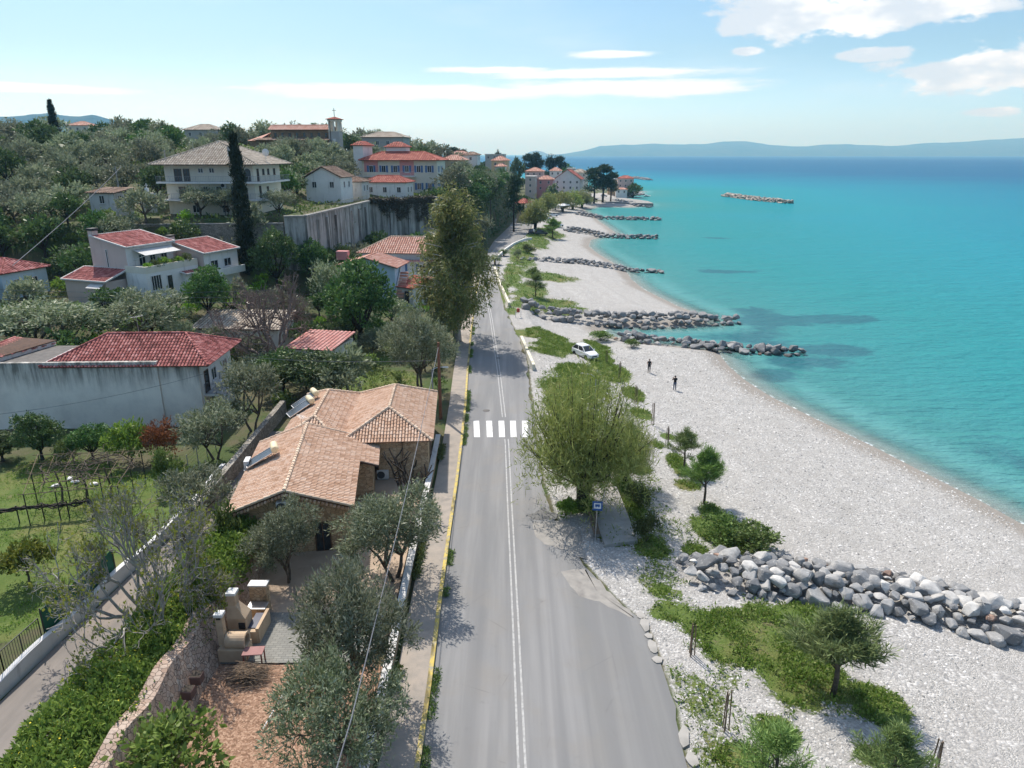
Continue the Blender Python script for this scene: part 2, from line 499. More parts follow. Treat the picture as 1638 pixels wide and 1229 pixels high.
m_ground, nt, b = new_mat('ground')
pos = P3(nt)
at = nt.new('ShaderNodeAttribute', attribute_name='mask'); s1 = nt.new('ShaderNodeSeparateColor'); nt.put(s1.inputs[0], at.outputs['Color'])
at2 = nt.new('ShaderNodeAttribute', attribute_name='mask2'); s2 = nt.new('ShaderNodeSeparateColor'); nt.put(s2.inputs[0], at2.outputs['Color'])
n_big = nt.noise(pos, 0.25, 5, 0.6); n_mid = nt.noise(pos, 1.6, 5, 0.65); n_fine = nt.noise(pos, 9.0, 4, 0.7)
# pebbles
v1 = nt.voro(pos, 7.0); v2 = nt.voro(pos, 14.0)
vs = nt.new('ShaderNodeSeparateColor'); nt.put(vs.inputs[0], v1.outputs['Color'])
vs2 = nt.new('ShaderNodeSeparateColor'); nt.put(vs2.inputs[0], v2.outputs['Color'])
stone = nt.ramp(vs.outputs[0], [(0.0, (0.27, 0.265, 0.26)), (0.35, (0.34, 0.332, 0.32)), (0.75, (0.45, 0.44, 0.42)), (1.0, (0.62, 0.61, 0.59))])
stone2 = nt.ramp(vs2.outputs[0], [(0.0, (0.28, 0.275, 0.265)), (0.6, (0.40, 0.39, 0.37)), (1.0, (0.62, 0.605, 0.58))])
which = nt.sstep(nt.noise(pos, 0.9, 3), 0.42, 0.58)
pc = nt.mix(which, stone2, stone)
gap = nt.sstep(v1.outputs['Distance'], 0.42, 0.72); gap2 = nt.sstep(v2.outputs['Distance'], 0.42, 0.7)
gp = nt.math('MULTIPLY', nt.mix(which, gap2, gap), 0.38)
pc = nt.mix(gp, pc, (0.16, 0.155, 0.145))
drift = nt.sstep(nt.noise(nt.mapping(pos, scale=(1, 1, 0)), 0.11, 5, 0.6), 0.35, 0.7)
pc = nt.mix(nt.math('MULTIPLY', drift, 0.35), pc, (0.36, 0.345, 0.325))
pc = nt.mix(nt.sstep(n_big, 0.58, 0.75, 0, 0.5), pc, (0.30, 0.285, 0.26))
cbd = nt.new('ShaderNodeCombineXYZ'); nt.put(cbd.inputs[0], nt.math('ADD', nt.math('MULTIPLY', s2.outputs[2], 50.0), nt.math('MULTIPLY', n_big, 3.0)))
pc = nt.mix(nt.sstep(nt.noise(pos, 0.55, 6, 0.65), 0.42, 0.66, 0, 0.38), pc, (0.29, 0.28, 0.26))
ridge = nt.sstep(nt.noise(cbd.outputs[0], 0.55, 3, 0.6), 0.38, 0.62)      # storm ridges along the water line
pc = nt.mix(nt.math('MULTIPLY', ridge, 0.30), pc, (0.27, 0.26, 0.245))
sand = nt.mix(n_fine, (0.30, 0.27, 0.235), (0.17, 0.15, 0.125))
pc = nt.mix(nt.math('MULTIPLY', s1.outputs[2], 0.8), pc, sand)
# soil with dry grass (default inland)
soil = nt.mix(n_mid, (0.13, 0.105, 0.07), (0.06, 0.075, 0.03))
soil = nt.mix(nt.sstep(n_big, 0.42, 0.62), soil, (0.055, 0.085, 0.025))
soil = nt.mix(nt.sstep(n_fine, 0.55, 0.8, 0, 0.5), soil, (0.17, 0.15, 0.09))
# grass
gcol = nt.mix(nt.sstep(n_mid, 0.3, 0.7), (0.062, 0.108, 0.018), (0.105, 0.145, 0.036))
gcol = nt.mix(nt.sstep(n_fine, 0.5, 0.8, 0, 0.75), gcol, (0.05, 0.09, 0.012))
gcol = nt.mix(nt.sstep(n_big, 0.46, 0.68, 0, 0.7), gcol, (0.17, 0.155, 0.06))
gcol = nt.mix(nt.sstep(nt.noise(pos, 0.7, 6, 0.7), 0.58, 0.72, 0, 0.75), gcol, (0.15, 0.115, 0.075))
# red-brown chippings
rc = nt.ramp(vs2.outputs[0], [(0.0, (0.17, 0.10, 0.065)), (0.6, (0.30, 0.185, 0.125)), (1.0, (0.44, 0.30, 0.215))])
gm = nt.sstep(nt.math('ADD', s1.outputs[1], nt.math('MULTIPLY', nt.math('SUBTRACT', nt.noise(pos, 3.2, 6, 0.72), 0.5), 2.4)), 0.34, 0.72)
lm = nt.sstep(nt.math('ADD', s2.outputs[0], nt.math('MULTIPLY', nt.math('SUBTRACT', n_mid, 0.5), 1.2)), 0.25, 0.6)
rm = nt.sstep(nt.math('ADD', s2.outputs[1], nt.math('MULTIPLY', nt.math('SUBTRACT', n_mid, 0.5), 0.8)), 0.3, 0.6)
pm = nt.sstep(nt.math('ADD', s1.outputs[0], nt.math('MULTIPLY', nt.math('SUBTRACT', n_mid, 0.5), 0.5)), 0.35, 0.65)
c = nt.mix(lm, soil, gcol)
c = nt.mix(rm, c, rc)
c = nt.mix(pm, c, pc)
c = nt.mix(gm, c, gcol)
nt.put(b.inputs['Base Color'], c)
b.inputs['Roughness'].default_value = 0.92
b.inputs['Specular IOR Level'].default_value = 0.2
hh = nt.math('MULTIPLY', nt.mix(which, v2.outputs['Distance'], v1.outputs['Distance']), -0.8)
hh = nt.mix(pm, nt.math('MULTIPLY', n_fine, 1.2), hh)
hh = nt.math('ADD', hh, nt.math('MULTIPLY', gm, n_fine))
nt.put(b.inputs['Normal'], nt.bump(hh, 0.7, 0.08))

me = np_mesh('ground', np.stack([X, Y, Z], -1).reshape(-1, 3), F, [m_ground], True)
for nm, dat in (('mask', msk), ('mask2', msk2)):
    a_ = me.attributes.new(nm, 'FLOAT_COLOR', 'POINT')
    a_.data.foreach_set('color', dat.astype(np.float32).ravel())
struct(link('ground', me))

# ------------------------------------------------------------------ sea
angs = np.radians(np.linspace(-58, 62, 260))
rad = np.concatenate([np.geomspace(22, 900, 230), np.geomspace(940, 60000, 56)])
A, Rr = np.meshgrid(angs, rad, indexing='ij')
X = Rr * np.sin(A); Y = Rr * np.cos(A)
D = -shore_d(X, Y)
na, nr = A.shape
idx = np.arange(na * nr).reshape(na, nr)
F = np.stack([idx[:-1, :-1], idx[1:, :-1], idx[1:, 1:], idx[:-1, 1:]], -1).reshape(-1, 4)[:, ::-1]
F = F[D.reshape(-1)[F].max(1) > -3]
# dark sunken rocks and weed that carry on beyond each groyne, and along the water's edge
WEED = [(1370, 510, 150, 8), (1260, 512, 110, 9), (1330, 562, 90, 12), (1270, 578, 60, 9), (1160, 434, 70, 3), (1130, 381, 60, 2), (1300, 580, 110, 16), (1230, 600, 50, 16)]
wd = np.zeros(X.shape)
nz = (fbm(X, Y, 0.12, 4) - 0.5) * 2
for e in WEED:
    x, y, rx_, ry_ = ell(*e, z=0.0)
    wd = np.maximum(wd, np.clip((1 - np.hypot((X - x) / rx_, (Y - y) / ry_) + nz * 0.7) * 1.5, 0, 1))
band = np.exp(-((D - 11 - 5 * (fbm(X, Y, 0.02, 2) - .5)) / 4.5) ** 2) * sstep(fbm(X, Y, 0.05, 3), 0.36, 0.62) * (Y < 130) * (X > 20)
wd = np.maximum(wd, band * 0.8)
m_sea, nt, b = new_mat('sea')
pos = P3(nt)
at = nt.new('ShaderNodeAttribute', attribute_name='depth'); sp = nt.new('ShaderNodeSeparateColor'); nt.put(sp.inputs[0], at.outputs['Color'])
dd = nt.math('MULTIPLY', sp.outputs[0], 1000.0)
lg = nt.math('DIVIDE', nt.math('LOGARITHM', nt.math('ADD', nt.math('MAXIMUM', dd, 0.0), 1.0), 10.0), 4.0)   # log10(1+d)/4 : 10 m -> .26, 100 -> .5, 1000 -> .75
lg = nt.math('ADD', lg, nt.math('MULTIPLY', nt.math('SUBTRACT', nt.noise(nt.mapping(pos, scale=(1, 1.6, 1)), 0.008, 4, 0.6), 0.5), 0.10))
cc = nt.ramp(lg, [(0.0, (0.27, 0.40, 0.38)), (0.15, (0.11, 0.31, 0.30)), (0.25, (0.036, 0.200, 0.195)), (0.40, (0.011, 0.205, 0.217)), (0.52, (0.009, 0.212, 0.265)), (0.60, (0.010, 0.175, 0.258)), (0.70, (0.011, 0.105, 0.205)), (0.9, (0.012, 0.085, 0.185))])
lanes = nt.sstep(nt.noise(nt.mapping(pos, scale=(0.25, 1.0, 1), rot=(0, 0, 0.12)), 0.004, 3, 0.5), 0.60, 0.72)
cc = nt.mix(nt.math('MULTIPLY', nt.math('MULTIPLY', lanes, nt.sstep(lg, 0.55, 0.7)), 0.35), cc, (0.03, 0.20, 0.30))
wn = nt.sstep(nt.math('ADD', sp.outputs[1], nt.math('MULTIPLY', nt.math('SUBTRACT', nt.noise(pos, 0.5, 4, 0.65), 0.5), 1.1)), 0.25, 0.8)
cc = nt.mix(nt.math('MULTIPLY', wn, 0.62), cc, (0.012, 0.075, 0.11))
foam = nt.math('MULTIPLY', nt.sstep(dd, 0.55, 0.05), nt.sstep(nt.noise(pos, 1.3, 4, 0.7), 0.48, 0.6))
cc = nt.mix(nt.math('MULTIPLY', foam, 0.8), cc, (0.7, 0.72, 0.72))
nt.put(b.inputs['Base Color'], cc)
b.inputs['Roughness'].default_value = 0.10
b.inputs['Specular IOR Level'].default_value = 0.22
b.inputs['IOR'].default_value = 1.33
wv = nt.mapping(pos, scale=(0.35, 1.0, 1.0), rot=(0, 0, 0.18))
h1 = nt.noise(wv, 0.9, 3, 0.55); h2 = nt.noise(wv, 2.6, 3, 0.6); h3 = nt.noise(nt.mapping(pos, scale=(0.4, 1, 1), rot=(0, 0, -0.15)), 0.22, 2, 0.5)
hs = nt.math('ADD', nt.math('ADD', nt.math('MULTIPLY', h1, 0.55), nt.math('MULTIPLY', h2, 0.20)), nt.math('MULTIPLY', h3, 0.9))
nt.put(b.inputs['Normal'], nt.bump(hs, 1.0, 1.0))
frn = nt.new('ShaderNodeFresnel'); frn.inputs['IOR'].default_value = 1.33
bmp = b.inputs['Normal'].links[0].from_socket; nt.put(frn.inputs['Normal'], bmp)
dfs = nt.new('ShaderNodeBsdfDiffuse'); nt.put(dfs.inputs['Color'], cc); nt.put(dfs.inputs['Normal'], bmp)
gls = nt.new('ShaderNodeBsdfGlossy'); gls.inputs['Roughness'].default_value = 0.12; nt.put(gls.inputs['Normal'], bmp)
wsh = nt.new('ShaderNodeMixShader')      # a wind-roughened sea never reaches the mirror reflectance of flat water
nt.put(wsh.inputs[0], nt.math('MINIMUM', frn.outputs[0], 0.17)); nt.put(wsh.inputs[1], dfs.outputs[0]); nt.put(wsh.inputs[2], gls.outputs[0])
tr = nt.new('ShaderNodeBsdfTransparent'); tr.inputs[0].default_value = (0.9, 0.97, 0.97, 1)
mx = nt.new('ShaderNodeMixShader')
alpha = nt.sstep(nt.math('ADD', dd, nt.math('MULTIPLY', nt.math('SUBTRACT', nt.noise(pos, 0.6, 3), 0.5), 1.6)), -0.3, 6.0, 0.22, 1.0)
alpha = nt.math('MAXIMUM', alpha, foam)
nt.put(mx.inputs[0], alpha); nt.put(mx.inputs[1], tr.outputs[0]); nt.put(mx.inputs[2], wsh.outputs[0])
nt.put(m_sea.node_tree.nodes['Material Output'].inputs[0], mx.outputs[0])
me = np_mesh('sea', np.stack([X, Y, np.zeros_like(X)], -1).reshape(-1, 3), F, [m_sea], True)
a_ = me.attributes.new('depth', 'FLOAT_COLOR', 'POINT')
a_.data.foreach_set('color', np.stack([D / 1000, wd, np.zeros_like(D), np.ones_like(D)], -1).reshape(-1).astype(np.float32))
struct(link('sea', me))

# ------------------------------------------------------------------ far hills
def hills(name, prof, y, depth, c1, c2, sc_):
    """a ridge seen across the water: prof = (px, py of the skyline) at distance y"""
    rs = np.random.RandomState(5)
    pxs = np.linspace(prof[0][0], prof[-1][0], 160)
    pys = np.interp(pxs, [p[0] for p in prof], [p[1] for p in prof])
    pys = pys + (fbm(pxs, pxs * 0 + y, 0.018, 5) - .5) * 7 * np.clip((247 - pys) / 14, 0, 1)
    pts = np.array([WY(a, b, y) for a, b in zip(pxs, pys)])
    rows = 22
    V = []
    for j in range(rows):
        t = j / (rows - 1)
        yy = y - depth * (1 - t)
        k = t ** 0.8
        hgt = np.maximum(pts[:, 2], 0)
        n_ = fbm(pts[:, 0] * 1.0, np.full(len(pts), yy), sc_, 5)
        zz = hgt * k * (1 - (0.55 * (n_ - 0.1)) * (1 - t) ** 0.7 * 1.2) - 3 * (j == 0)
        zz = np.where(t > 0.97, hgt, zz)
        V.append(np.stack([pts[:, 0] * yy / y, np.full(len(pts), yy), zz], -1))
    for t in (0.3, 0.8):                      # the far side of the ridge
        V.append(np.stack([pts[:, 0], np.full(len(pts), y + depth * t), np.maximum(pts[:, 2], 0) * (1 - t)], -1))
    V = np.array(V); nj, ni = V.shape[:2]
    ix = np.arange(nj * ni).reshape(nj, ni)
    F = np.stack([ix[:-1, :-1], ix[:-1, 1:], ix[1:, 1:], ix[1:, :-1]], -1).reshape(-1, 4)
    m = mat(name + '_cover', c1, c2, scale=sc_ * 6, rough=1.0, spec=0.0, detail=8)
    return struct(link(name, np_mesh(name, V.reshape(-1, 3), F, [m], True)))
hills('mountains', [(880, 248), (905, 246), (935, 240), (960, 233), (1000, 231), (1060, 231), (1120, 229), (1150, 226), (1190, 225), (1230, 231), (1290, 234), (1350, 231), (1420, 234), (1490, 230), (1560, 225), (1640, 220), (1800, 210), (2000, 214), (2300, 240)], 14000, 2600, (0.020, 0.045, 0.035), (0.075, 0.085, 0.06), 0.0009)
hills('islet', [(838, 248.5), (848, 243), (858, 241), (868, 243), (880, 248.5)], 14000, 500, (0.06, 0.08, 0.05), (0.12, 0.11, 0.08), 0.0009)
hills('hills', [(-500, 200), (-200, 186), (0, 187), (40, 184), (80, 181), (110, 186), (130, 188), (150, 184), (180, 192), (210, 203), (260, 210), (300, 216), (420, 226), (560, 240)], 5200, 2200, (0.015, 0.035, 0.03), (0.055, 0.065, 0.045), 0.0016)

# ------------------------------------------------------------------ road, pavement, lane
m_asph, nt, b = new_mat('asphalt')
pos = P3(nt)
n1 = nt.noise(nt.mapping(pos, scale=(1.0, 0.06, 1)), 0.9, 4, 0.6)      # worn along the driving direction
n2 = nt.noise(pos, 0.35, 5, 0.6); n3 = nt.noise(pos, 40.0, 2, 0.6); n4 = nt.noise(pos, 2.5, 4, 0.6)
c = nt.mix(nt.sstep(n1, .3, .7), (0.225, 0.224, 0.222), (0.158, 0.161, 0.163))
c = nt.mix(nt.sstep(n2, 0.45, 0.7, 0, 0.6), c, (0.20, 0.19, 0.175))
c = nt.mix(nt.sstep(n4, 0.6, 0.8, 0, 0.35), c, (0.12, 0.12, 0.122))
sx_ = nt.new('ShaderNodeSeparateXYZ'); nt.put(sx_.inputs[0], pos)
shl = nt.sstep(nt.math('SUBTRACT', sx_.outputs[0], nt.math('MULTIPLY', sx_.outputs[1], -0.012)), 3.4, 4.4)
c = nt.mix(nt.math('MULTIPLY', shl, 0.45), c, (0.15, 0.152, 0.148))
vc = nt.voro(nt.mapping(nt.mix(0.12, pos, nt.new('ShaderNodeTexNoise').outputs[1]), scale=(1, 0.55, 1)), 0.42, 'DISTANCE_TO_EDGE')
crack = nt.math('MULTIPLY', nt.sstep(vc.outputs['Distance'], 0.007, 0.002), nt.sstep(n2, 0.52, 0.66))
c = nt.mix(nt.math('MULTIPLY', crack, 0.4), c, (0.07, 0.07, 0.07))
c = nt.mix(nt.sstep(n3, 0.58, 0.75, 0, 0.35), c, (0.34, 0.335, 0.325))
lane_n = nt.noise(nt.mapping(pos, scale=(1, .012, 1)), 1.5, 3, 0.5)
c = nt.mix(nt.sstep(lane_n, .42, .62, 0, .5), c, (0.145, 0.147, 0.15))
nt.put(b.inputs['Base Color'], c)
b.inputs['Roughness'].default_value = 0.88
nt.put(b.inputs['Normal'], nt.bump(n3, 0.25, 0.02))
def strip(name, ys, xl, xr, z, m, wob=0.0, seed=0):
    rs = random.Random(seed)
    mb = MB()
    vs = []
    for y, a, b_ in zip(ys, xl, xr):
        zz = z(y) if callable(z) else z
        vs += [(a + rs.uniform(-wob, wob), y, zz), ((a + b_) / 2, y, zz + 0.0), (b_ + rs.uniform(-wob, wob), y, zz)]
    fs = []
    for i in range(len(ys) - 1):
        k = 3 * i
        fs += [(k, k + 1, k + 4, k + 3), (k + 1, k + 2, k + 5, k + 4)]
    mb.add(vs, fs)
    return mb.build(name, m)
ys = np.concatenate([np.arange(6, 120, 0.8), np.arange(120, 345, 3.0)])
struct(strip('road', ys, road_l(ys), road_r(ys) + (fbm(ys, ys * 0 + 3, 0.5, 3) - 0.5) * 0.8, ROADZ, m_asph))
m_patch = mat('asphalt_patch', (0.12, 0.12, 0.118), (0.16, 0.158, 0.15), 2.0, 0.9, 0.2, 30)
m_dust = mat('concrete_apron', (0.30, 0.285, 0.26), (0.23, 0.22, 0.205), 1.5, 0.92, 0.2, 12, c3=(0.19, 0.18, 0.17))
def blotch(name, pts_px, z, m, wob=0.25, seed=1):
    rs = random.Random(seed)
    pts = [W(a, b_, z) for a, b_ in pts_px]
    out = []
    for i in range(len(pts)):
        (x0, y0), (x1, y1) = pts[i], pts[(i + 1) % len(pts)]
        L = math.hypot(x1 - x0, y1 - y0); n = max(2, int(L / 0.5))
        for k in range(n):
            t = k / n; out.append((x0 + (x1 - x0) * t + rs.uniform(-wob, wob) * .6, y0 + (y1 - y0) * t + rs.uniform(-wob, wob) * .6))
    cx = sum(p[0] for p in out) / len(out); cy = sum(p[1] for p in out) / len(out)
    mb = MB()
    n = len(out)
    mb.add([(cx, cy, z)] + [(p[0], p[1], z) for p in out], [(0, 1 + i, 1 + (i + 1) % n) for i in range(n)])
    return struct(mb.build(name, m))
blotch('asphalt_patch', [(843, 825), (870, 812), (890, 822), (888, 832), (850, 830)], ROADZ + .008, m_patch)
blotch('concrete_apron', [(852, 835), (905, 832), (925, 850), (935, 880), (940, 895), (905, 880), (870, 872), (853, 855)], ROADZ + .004, m_dust, 0.2, 2)
blotch('dusty_apron', [(900, 915), (935, 908), (975, 950), (1015, 985), (1005, 990), (960, 965), (915, 945)], ROADZ + .004, m_dust, 0.35, 3)
m_white = mat('road_paint', (0.42, 0.42, 0.41), (0.28, 0.28, 0.275), 6.0, 0.8, 0, c3=(0.22, 0.22, 0.22))
m_zebra = mat('zebra_paint', (0.78, 0.78, 0.77), (0.62, 0.62, 0.60), 5.0, 0.75, 0, c3=(0.36, 0.36, 0.355), detail=7)
CL = np.array([W(a, b_, ROADZ) for a, b_ in [(850, 1400), (835, 1229), (825, 1000), (815, 800), (811, 710), (798.5, 600), (786, 512), (778, 470), (777, 440), (781, 412), (802, 387), (828, 364), (840, 348)]])
ys = np.concatenate([np.arange(6, 59, 0.8), np.array([59.4])])
ys2 = np.arange(65.0, 300, 1.5)
mk = []
for yy in (ys, ys2):
    cxs = np.interp(yy, CL[:, 1], CL[:, 0])
    for s_ in (-0.15, 0.15):
        mk.append(strip('road_markings', yy, cxs + s_ - 0.052, cxs + s_ + 0.052, ROADZ + 0.012, m_white))
for o in mk: struct(o)
ys = np.arange(8, 60, 1.0)
for i, x in enumerate([762.5, 783, 802.5, 821, 840]):
    x0, y0 = W(x + 0.6, 699.6, ROADZ); x1, y1 = W(x - 0.6, 673.5, ROADZ)
    mb = MB(); h = 0.27
    mb.add([(x0 - h, y0, ROADZ + .012), (x0 + h, y0, ROADZ + .012), (x1 + h, y1, ROADZ + .012), (x1 - h, y1, ROADZ + .012)], [(0, 1, 2, 3)])
    struct(mb.build('zebra_stripe', m_zebra))
# kerb (worn yellow) and pavement on the left
m_kerb, nt, b = new_mat('yellow_kerb')
pos = P3(nt)
c = nt.mix(nt.sstep(nt.noise(pos, 2.2, 5, 0.7), 0.42, 0.62), (0.52, 0.40, 0.10), (0.30, 0.27, 0.19))
c = nt.mix(nt.sstep(nt.noise(nt.mapping(pos, scale=(1, .3, 1)), 1.0, 4), 0.5, 0.62, 0, 0.8), c, (0.06, 0.055, 0.035))
nt.put(b.inputs['Base Color'], c); b.inputs['Roughness'].default_value = 0.9
m_pave = mat('pavement', (0.33, 0.285, 0.24), (0.26, 0.235, 0.205), 1.2, 0.92, 0.25, 14, c3=(0.20, 0.185, 0.165))
ys = np.arange(6, 150, 1.0)
kx = road_l(ys)
def wall_strip(name, ys, x0, x1, z0, z1, m, parent=None):
    mb = MB(); vs = []; fs = []
    for i, y in enumerate(ys):
        a = z0[i] if hasattr(z0, '__len__') else z0; t = z1[i] if hasattr(z1, '__len__') else z1
        vs += [(x0[i], y, a), (x1[i], y, a), (x1[i], y, t), (x0[i], y, t)]
    for i in range(len(ys) - 1):
        k = 4 * i
        for q in range(4): fs.append((k + q, k + (q + 1) % 4, k + 4 + (q + 1) % 4, k + 4 + q))
    n = len(ys) - 1
    fs += [(3, 2, 1, 0), (4 * n, 4 * n + 1, 4 * n + 2, 4 * n + 3)]
    mb.add(vs, fs)
    return mb.build(name, m, parent)
struct(wall_strip('kerb', ys, kx - 0.22, kx + 0.0, 2.4, ROADZ + 0.16, m_kerb))
struct(strip('pavement', ys, kx - 1.75, kx - 0.225, ROADZ + 0.14, m_pave))
# lane on the far left and courtyard pavings
m_lane = mat('lane_concrete', (0.23, 0.205, 0.185), (0.17, 0.155, 0.14), 0.8, 0.92, 0.2, 10, c3=(0.27, 0.225, 0.19), stretch=(1, 0.25, 1))
ys = np.arange(14, 62, 1.0)
struct(strip('lane', ys, np.interp(ys, [14, 26, 34, 44, 62], [-24.6, -24.0, -23.4, -22.6, -23.0]), np.interp(ys, [14, 26, 34, 44, 62], [-20.4, -20.2, -19.9, -19.8, -20.6]), lambda y: 2.72, m_lane, 0.08, 3))
m_brickpave, nt, b = new_mat('grey_block_paving')
oc = ObjC(nt)
br = nt.new('ShaderNodeTexBrick')
nt.put(br.inputs['Vector'], oc)
for k, v in (('Color1', (0.27, 0.265, 0.24, 1)), ('Color2', (0.20, 0.20, 0.185, 1)), ('Mortar', (0.09, 0.09, 0.08, 1)), ('Scale', 1.0), ('Mortar Size', 0.012), ('Brick Width', 0.36), ('Row Height', 0.17)):
    nt.put(br.inputs[k], v)
nt.put(b.inputs['Base Color'], nt.mix(nt.noise(oc, 1.2, 4), br.outputs[0], nt.mix(0.5, br.outputs[0], (0.16, 0.16, 0.14))))
b.inputs['Roughness'].default_value = 0.9
m_sandy = mat('sandy_concrete', (0.42, 0.33, 0.25), (0.35, 0.27, 0.20), 1.0, 0.92, 0.15, 12, c3=(0.28, 0.22, 0.17))
def poly_sheet(name, pts, z, m):
    mb = MB(); mb.add([(p[0], p[1], z) for p in pts], [tuple(range(len(pts)))])
    return struct(mb.build(name, m))
Yp = W(440, 985, 2.75)[1]
poly_sheet('block_paving', [(-14.6, W(425, 1062, 2.75)[1]), (-7.2, W(425, 1058, 2.75)[1]), (-7.0, Yp + 0.3), (-15.3, Yp + 0.3)], 2.75, m_brickpave)
poly_sheet('courtyard_floor', [(-16.0, Yp + 0.3), (-6.6, Yp + 0.3), (-6.9, 53), (-10, 55), (-17, 50)], 2.74, m_sandy)
m_slab = mat('old_concrete', (0.36, 0.345, 0.32), (0.28, 0.27, 0.25), 0.9, 0.92, 0.25, 10, c3=(0.22, 0.215, 0.2))
# ------------------------------------------------------------------ plant materials
def leaf_mat(name, cols, trans=0.3, rough=0.55, var=0.35):
    m, nt, b = new_mat(name)
    g = nt.new('ShaderNodeNewGeometry')
    oi = nt.new('ShaderNodeObjectInfo')
    f = nt.math('ADD', nt.math('MULTIPLY', g.outputs['Random Per Island'], 0.75), nt.math('MULTIPLY', nt.noise(nt.new('ShaderNodeTexCoord').outputs['Object'], 0.9, 3, 0.6), 0.5))
    f = nt.math('SUBTRACT', f, 0.12, clamp=True)
    n = len(cols)
    c = nt.ramp(f, [(i / (n - 1), q) for i, q in enumerate(cols)])
    hs = nt.new('ShaderNodeHueSaturation')
    nt.put(hs.inputs['Hue'], nt.math('ADD', 0.485, nt.math('MULTIPLY', oi.outputs['Random'], 0.03)))
    nt.put(hs.inputs['Value'], nt.math('ADD', 1 - var / 2, nt.math('MULTIPLY', oi.outputs['Random'], var)))
    nt.put(hs.inputs['Saturation'], nt.math('ADD', 0.9, nt.math('MULTIPLY', oi.outputs['Random'], 0.2)))
    nt.put(hs.inputs['Color'], c)
    c = hs.outputs[0]
    nt.put(b.inputs['Base Color'], c)
    b.inputs['Roughness'].default_value = rough
    b.inputs['Specular IOR Level'].default_value = 0.25
    t = nt.new('ShaderNodeBsdfTranslucent'); nt.put(t.inputs[0], c)
    mx = nt.new('ShaderNodeMixShader'); mx.inputs[0].default_value = trans
    nt.put(mx.inputs[1], b.outputs[0]); nt.put(mx.inputs[2], t.outputs[0])
    nt.put(m.node_tree.nodes['Material Output'].inputs[0], mx.outputs[0])
    return m
L_olive = leaf_mat('olive_leaves', [(0.079, 0.106, 0.047), (0.152, 0.184, 0.096), (0.248, 0.279, 0.184), (0.398, 0.431, 0.327)])
L_hill = leaf_mat('hillside_olive_leaves', [(0.110, 0.136, 0.075), (0.199, 0.232, 0.142), (0.321, 0.354, 0.244)], var=0.6)
L_dark = leaf_mat('evergreen_leaves', [(0.037, 0.070, 0.025), (0.078, 0.137, 0.041), (0.154, 0.239, 0.074)], 0.2)
L_bright = leaf_mat('bright_leaves', [(0.082, 0.174, 0.021), (0.174, 0.310, 0.039), (0.310, 0.455, 0.073)], 0.35, var=0.5)
L_euc = leaf_mat('eucalyptus_leaves', [(0.085, 0.105, 0.030), (0.150, 0.180, 0.055), (0.235, 0.240, 0.085), (0.30, 0.25, 0.10)])
L_tam = leaf_mat('tamarisk_leaves', [(0.138, 0.175, 0.040), (0.248, 0.285, 0.083), (0.368, 0.396, 0.147)], 0.35)
L_pine = leaf_mat('pine_needles', [(0.085, 0.131, 0.039), (0.170, 0.255, 0.075), (0.288, 0.371, 0.139)], 0.25)
L_bigpine = leaf_mat('dark_pine_needles', [(0.021, 0.042, 0.018), (0.048, 0.078, 0.033), (0.083, 0.120, 0.053)], 0.15)
L_cyp = leaf_mat('cypress_leaves', [(0.010, 0.017, 0.008), (0.020, 0.032, 0.013), (0.040, 0.052, 0.022)], 0.1)
L_fig = leaf_mat('fig_leaves', [(0.14, 0.16, 0.03), (0.22, 0.25, 0.05)], 0.4)
L_rust = leaf_mat('rusty_leaves', [(0.16, 0.06, 0.02), (0.26, 0.11, 0.04)], 0.3)
L_bush = leaf_mat('bush_leaves', [(0.053, 0.088, 0.024), (0.114, 0.167, 0.046), (0.211, 0.273, 0.088)], 0.3, var=0.7)
L_weed = leaf_mat('weed_leaves', [(0.069, 0.138, 0.015), (0.125, 0.225, 0.027), (0.213, 0.300, 0.062), (0.338, 0.375, 0.150)], 0.35)
M_bark = mat('bark', (0.13, 0.105, 0.08), (0.06, 0.05, 0.04), 5.0, 0.95, 0.6, 14)
M_greybark = mat('grey_bark', (0.40, 0.38, 0.35), (0.25, 0.235, 0.215), 4.0, 0.95, 0.4, 14)
M_darkbark = mat('dark_bark', (0.055, 0.045, 0.035), (0.03, 0.025, 0.02), 5.0, 0.95, 0.6, 14)

# ------------------------------------------------------------------ foliage
def unit(v): return v / (np.linalg.norm(v, axis=-1, keepdims=True) + 1e-9)
def leaves(rs, cen, rad_, n, ll, lw, out=0.5, up=0.2, hub=None, shell=0.5, flat=1.0, wind=0.0):
    """n small leaf sprays round each centre"""
    cen = np.asarray(cen, float); k = len(cen)
    rad_ = np.broadcast_to(np.asarray(rad_, float), (k,))
    c = np.repeat(cen, n, 0); r = np.repeat(rad_, n)[:, None]
    d = unit(rs.randn(k * n, 3))
    off = d * (rs.rand(k * n, 1) ** shell) * r * np.array([1, 1, flat])
    p = c + off
    o = unit(p - (hub if hub is not None else np.array([0, 0, 0.]))) if hub is not None else d
    q = unit(rs.randn(k * n, 3) * 0.75 + o * out + d * 0.3 + np.array([0, 0, up]))
    s = unit(np.cross(q, rs.randn(k * n, 3)))
    q_ = rs.rand(k * n, 1) ** 1.6; L = ll * (0.45 + 1.3 * q_); Wd = lw * (0.5 + 1.1 * q_ * rs.rand(k * n, 1) + .2)
    V = np.stack([p, p + q * L * 0.5 + s * Wd * 0.5, p + q * L, p + q * L * 0.5 - s * Wd * 0.5], 1).reshape(-1, 3)
    F = np.arange(len(V)).reshape(-1, 4)
    return V, F
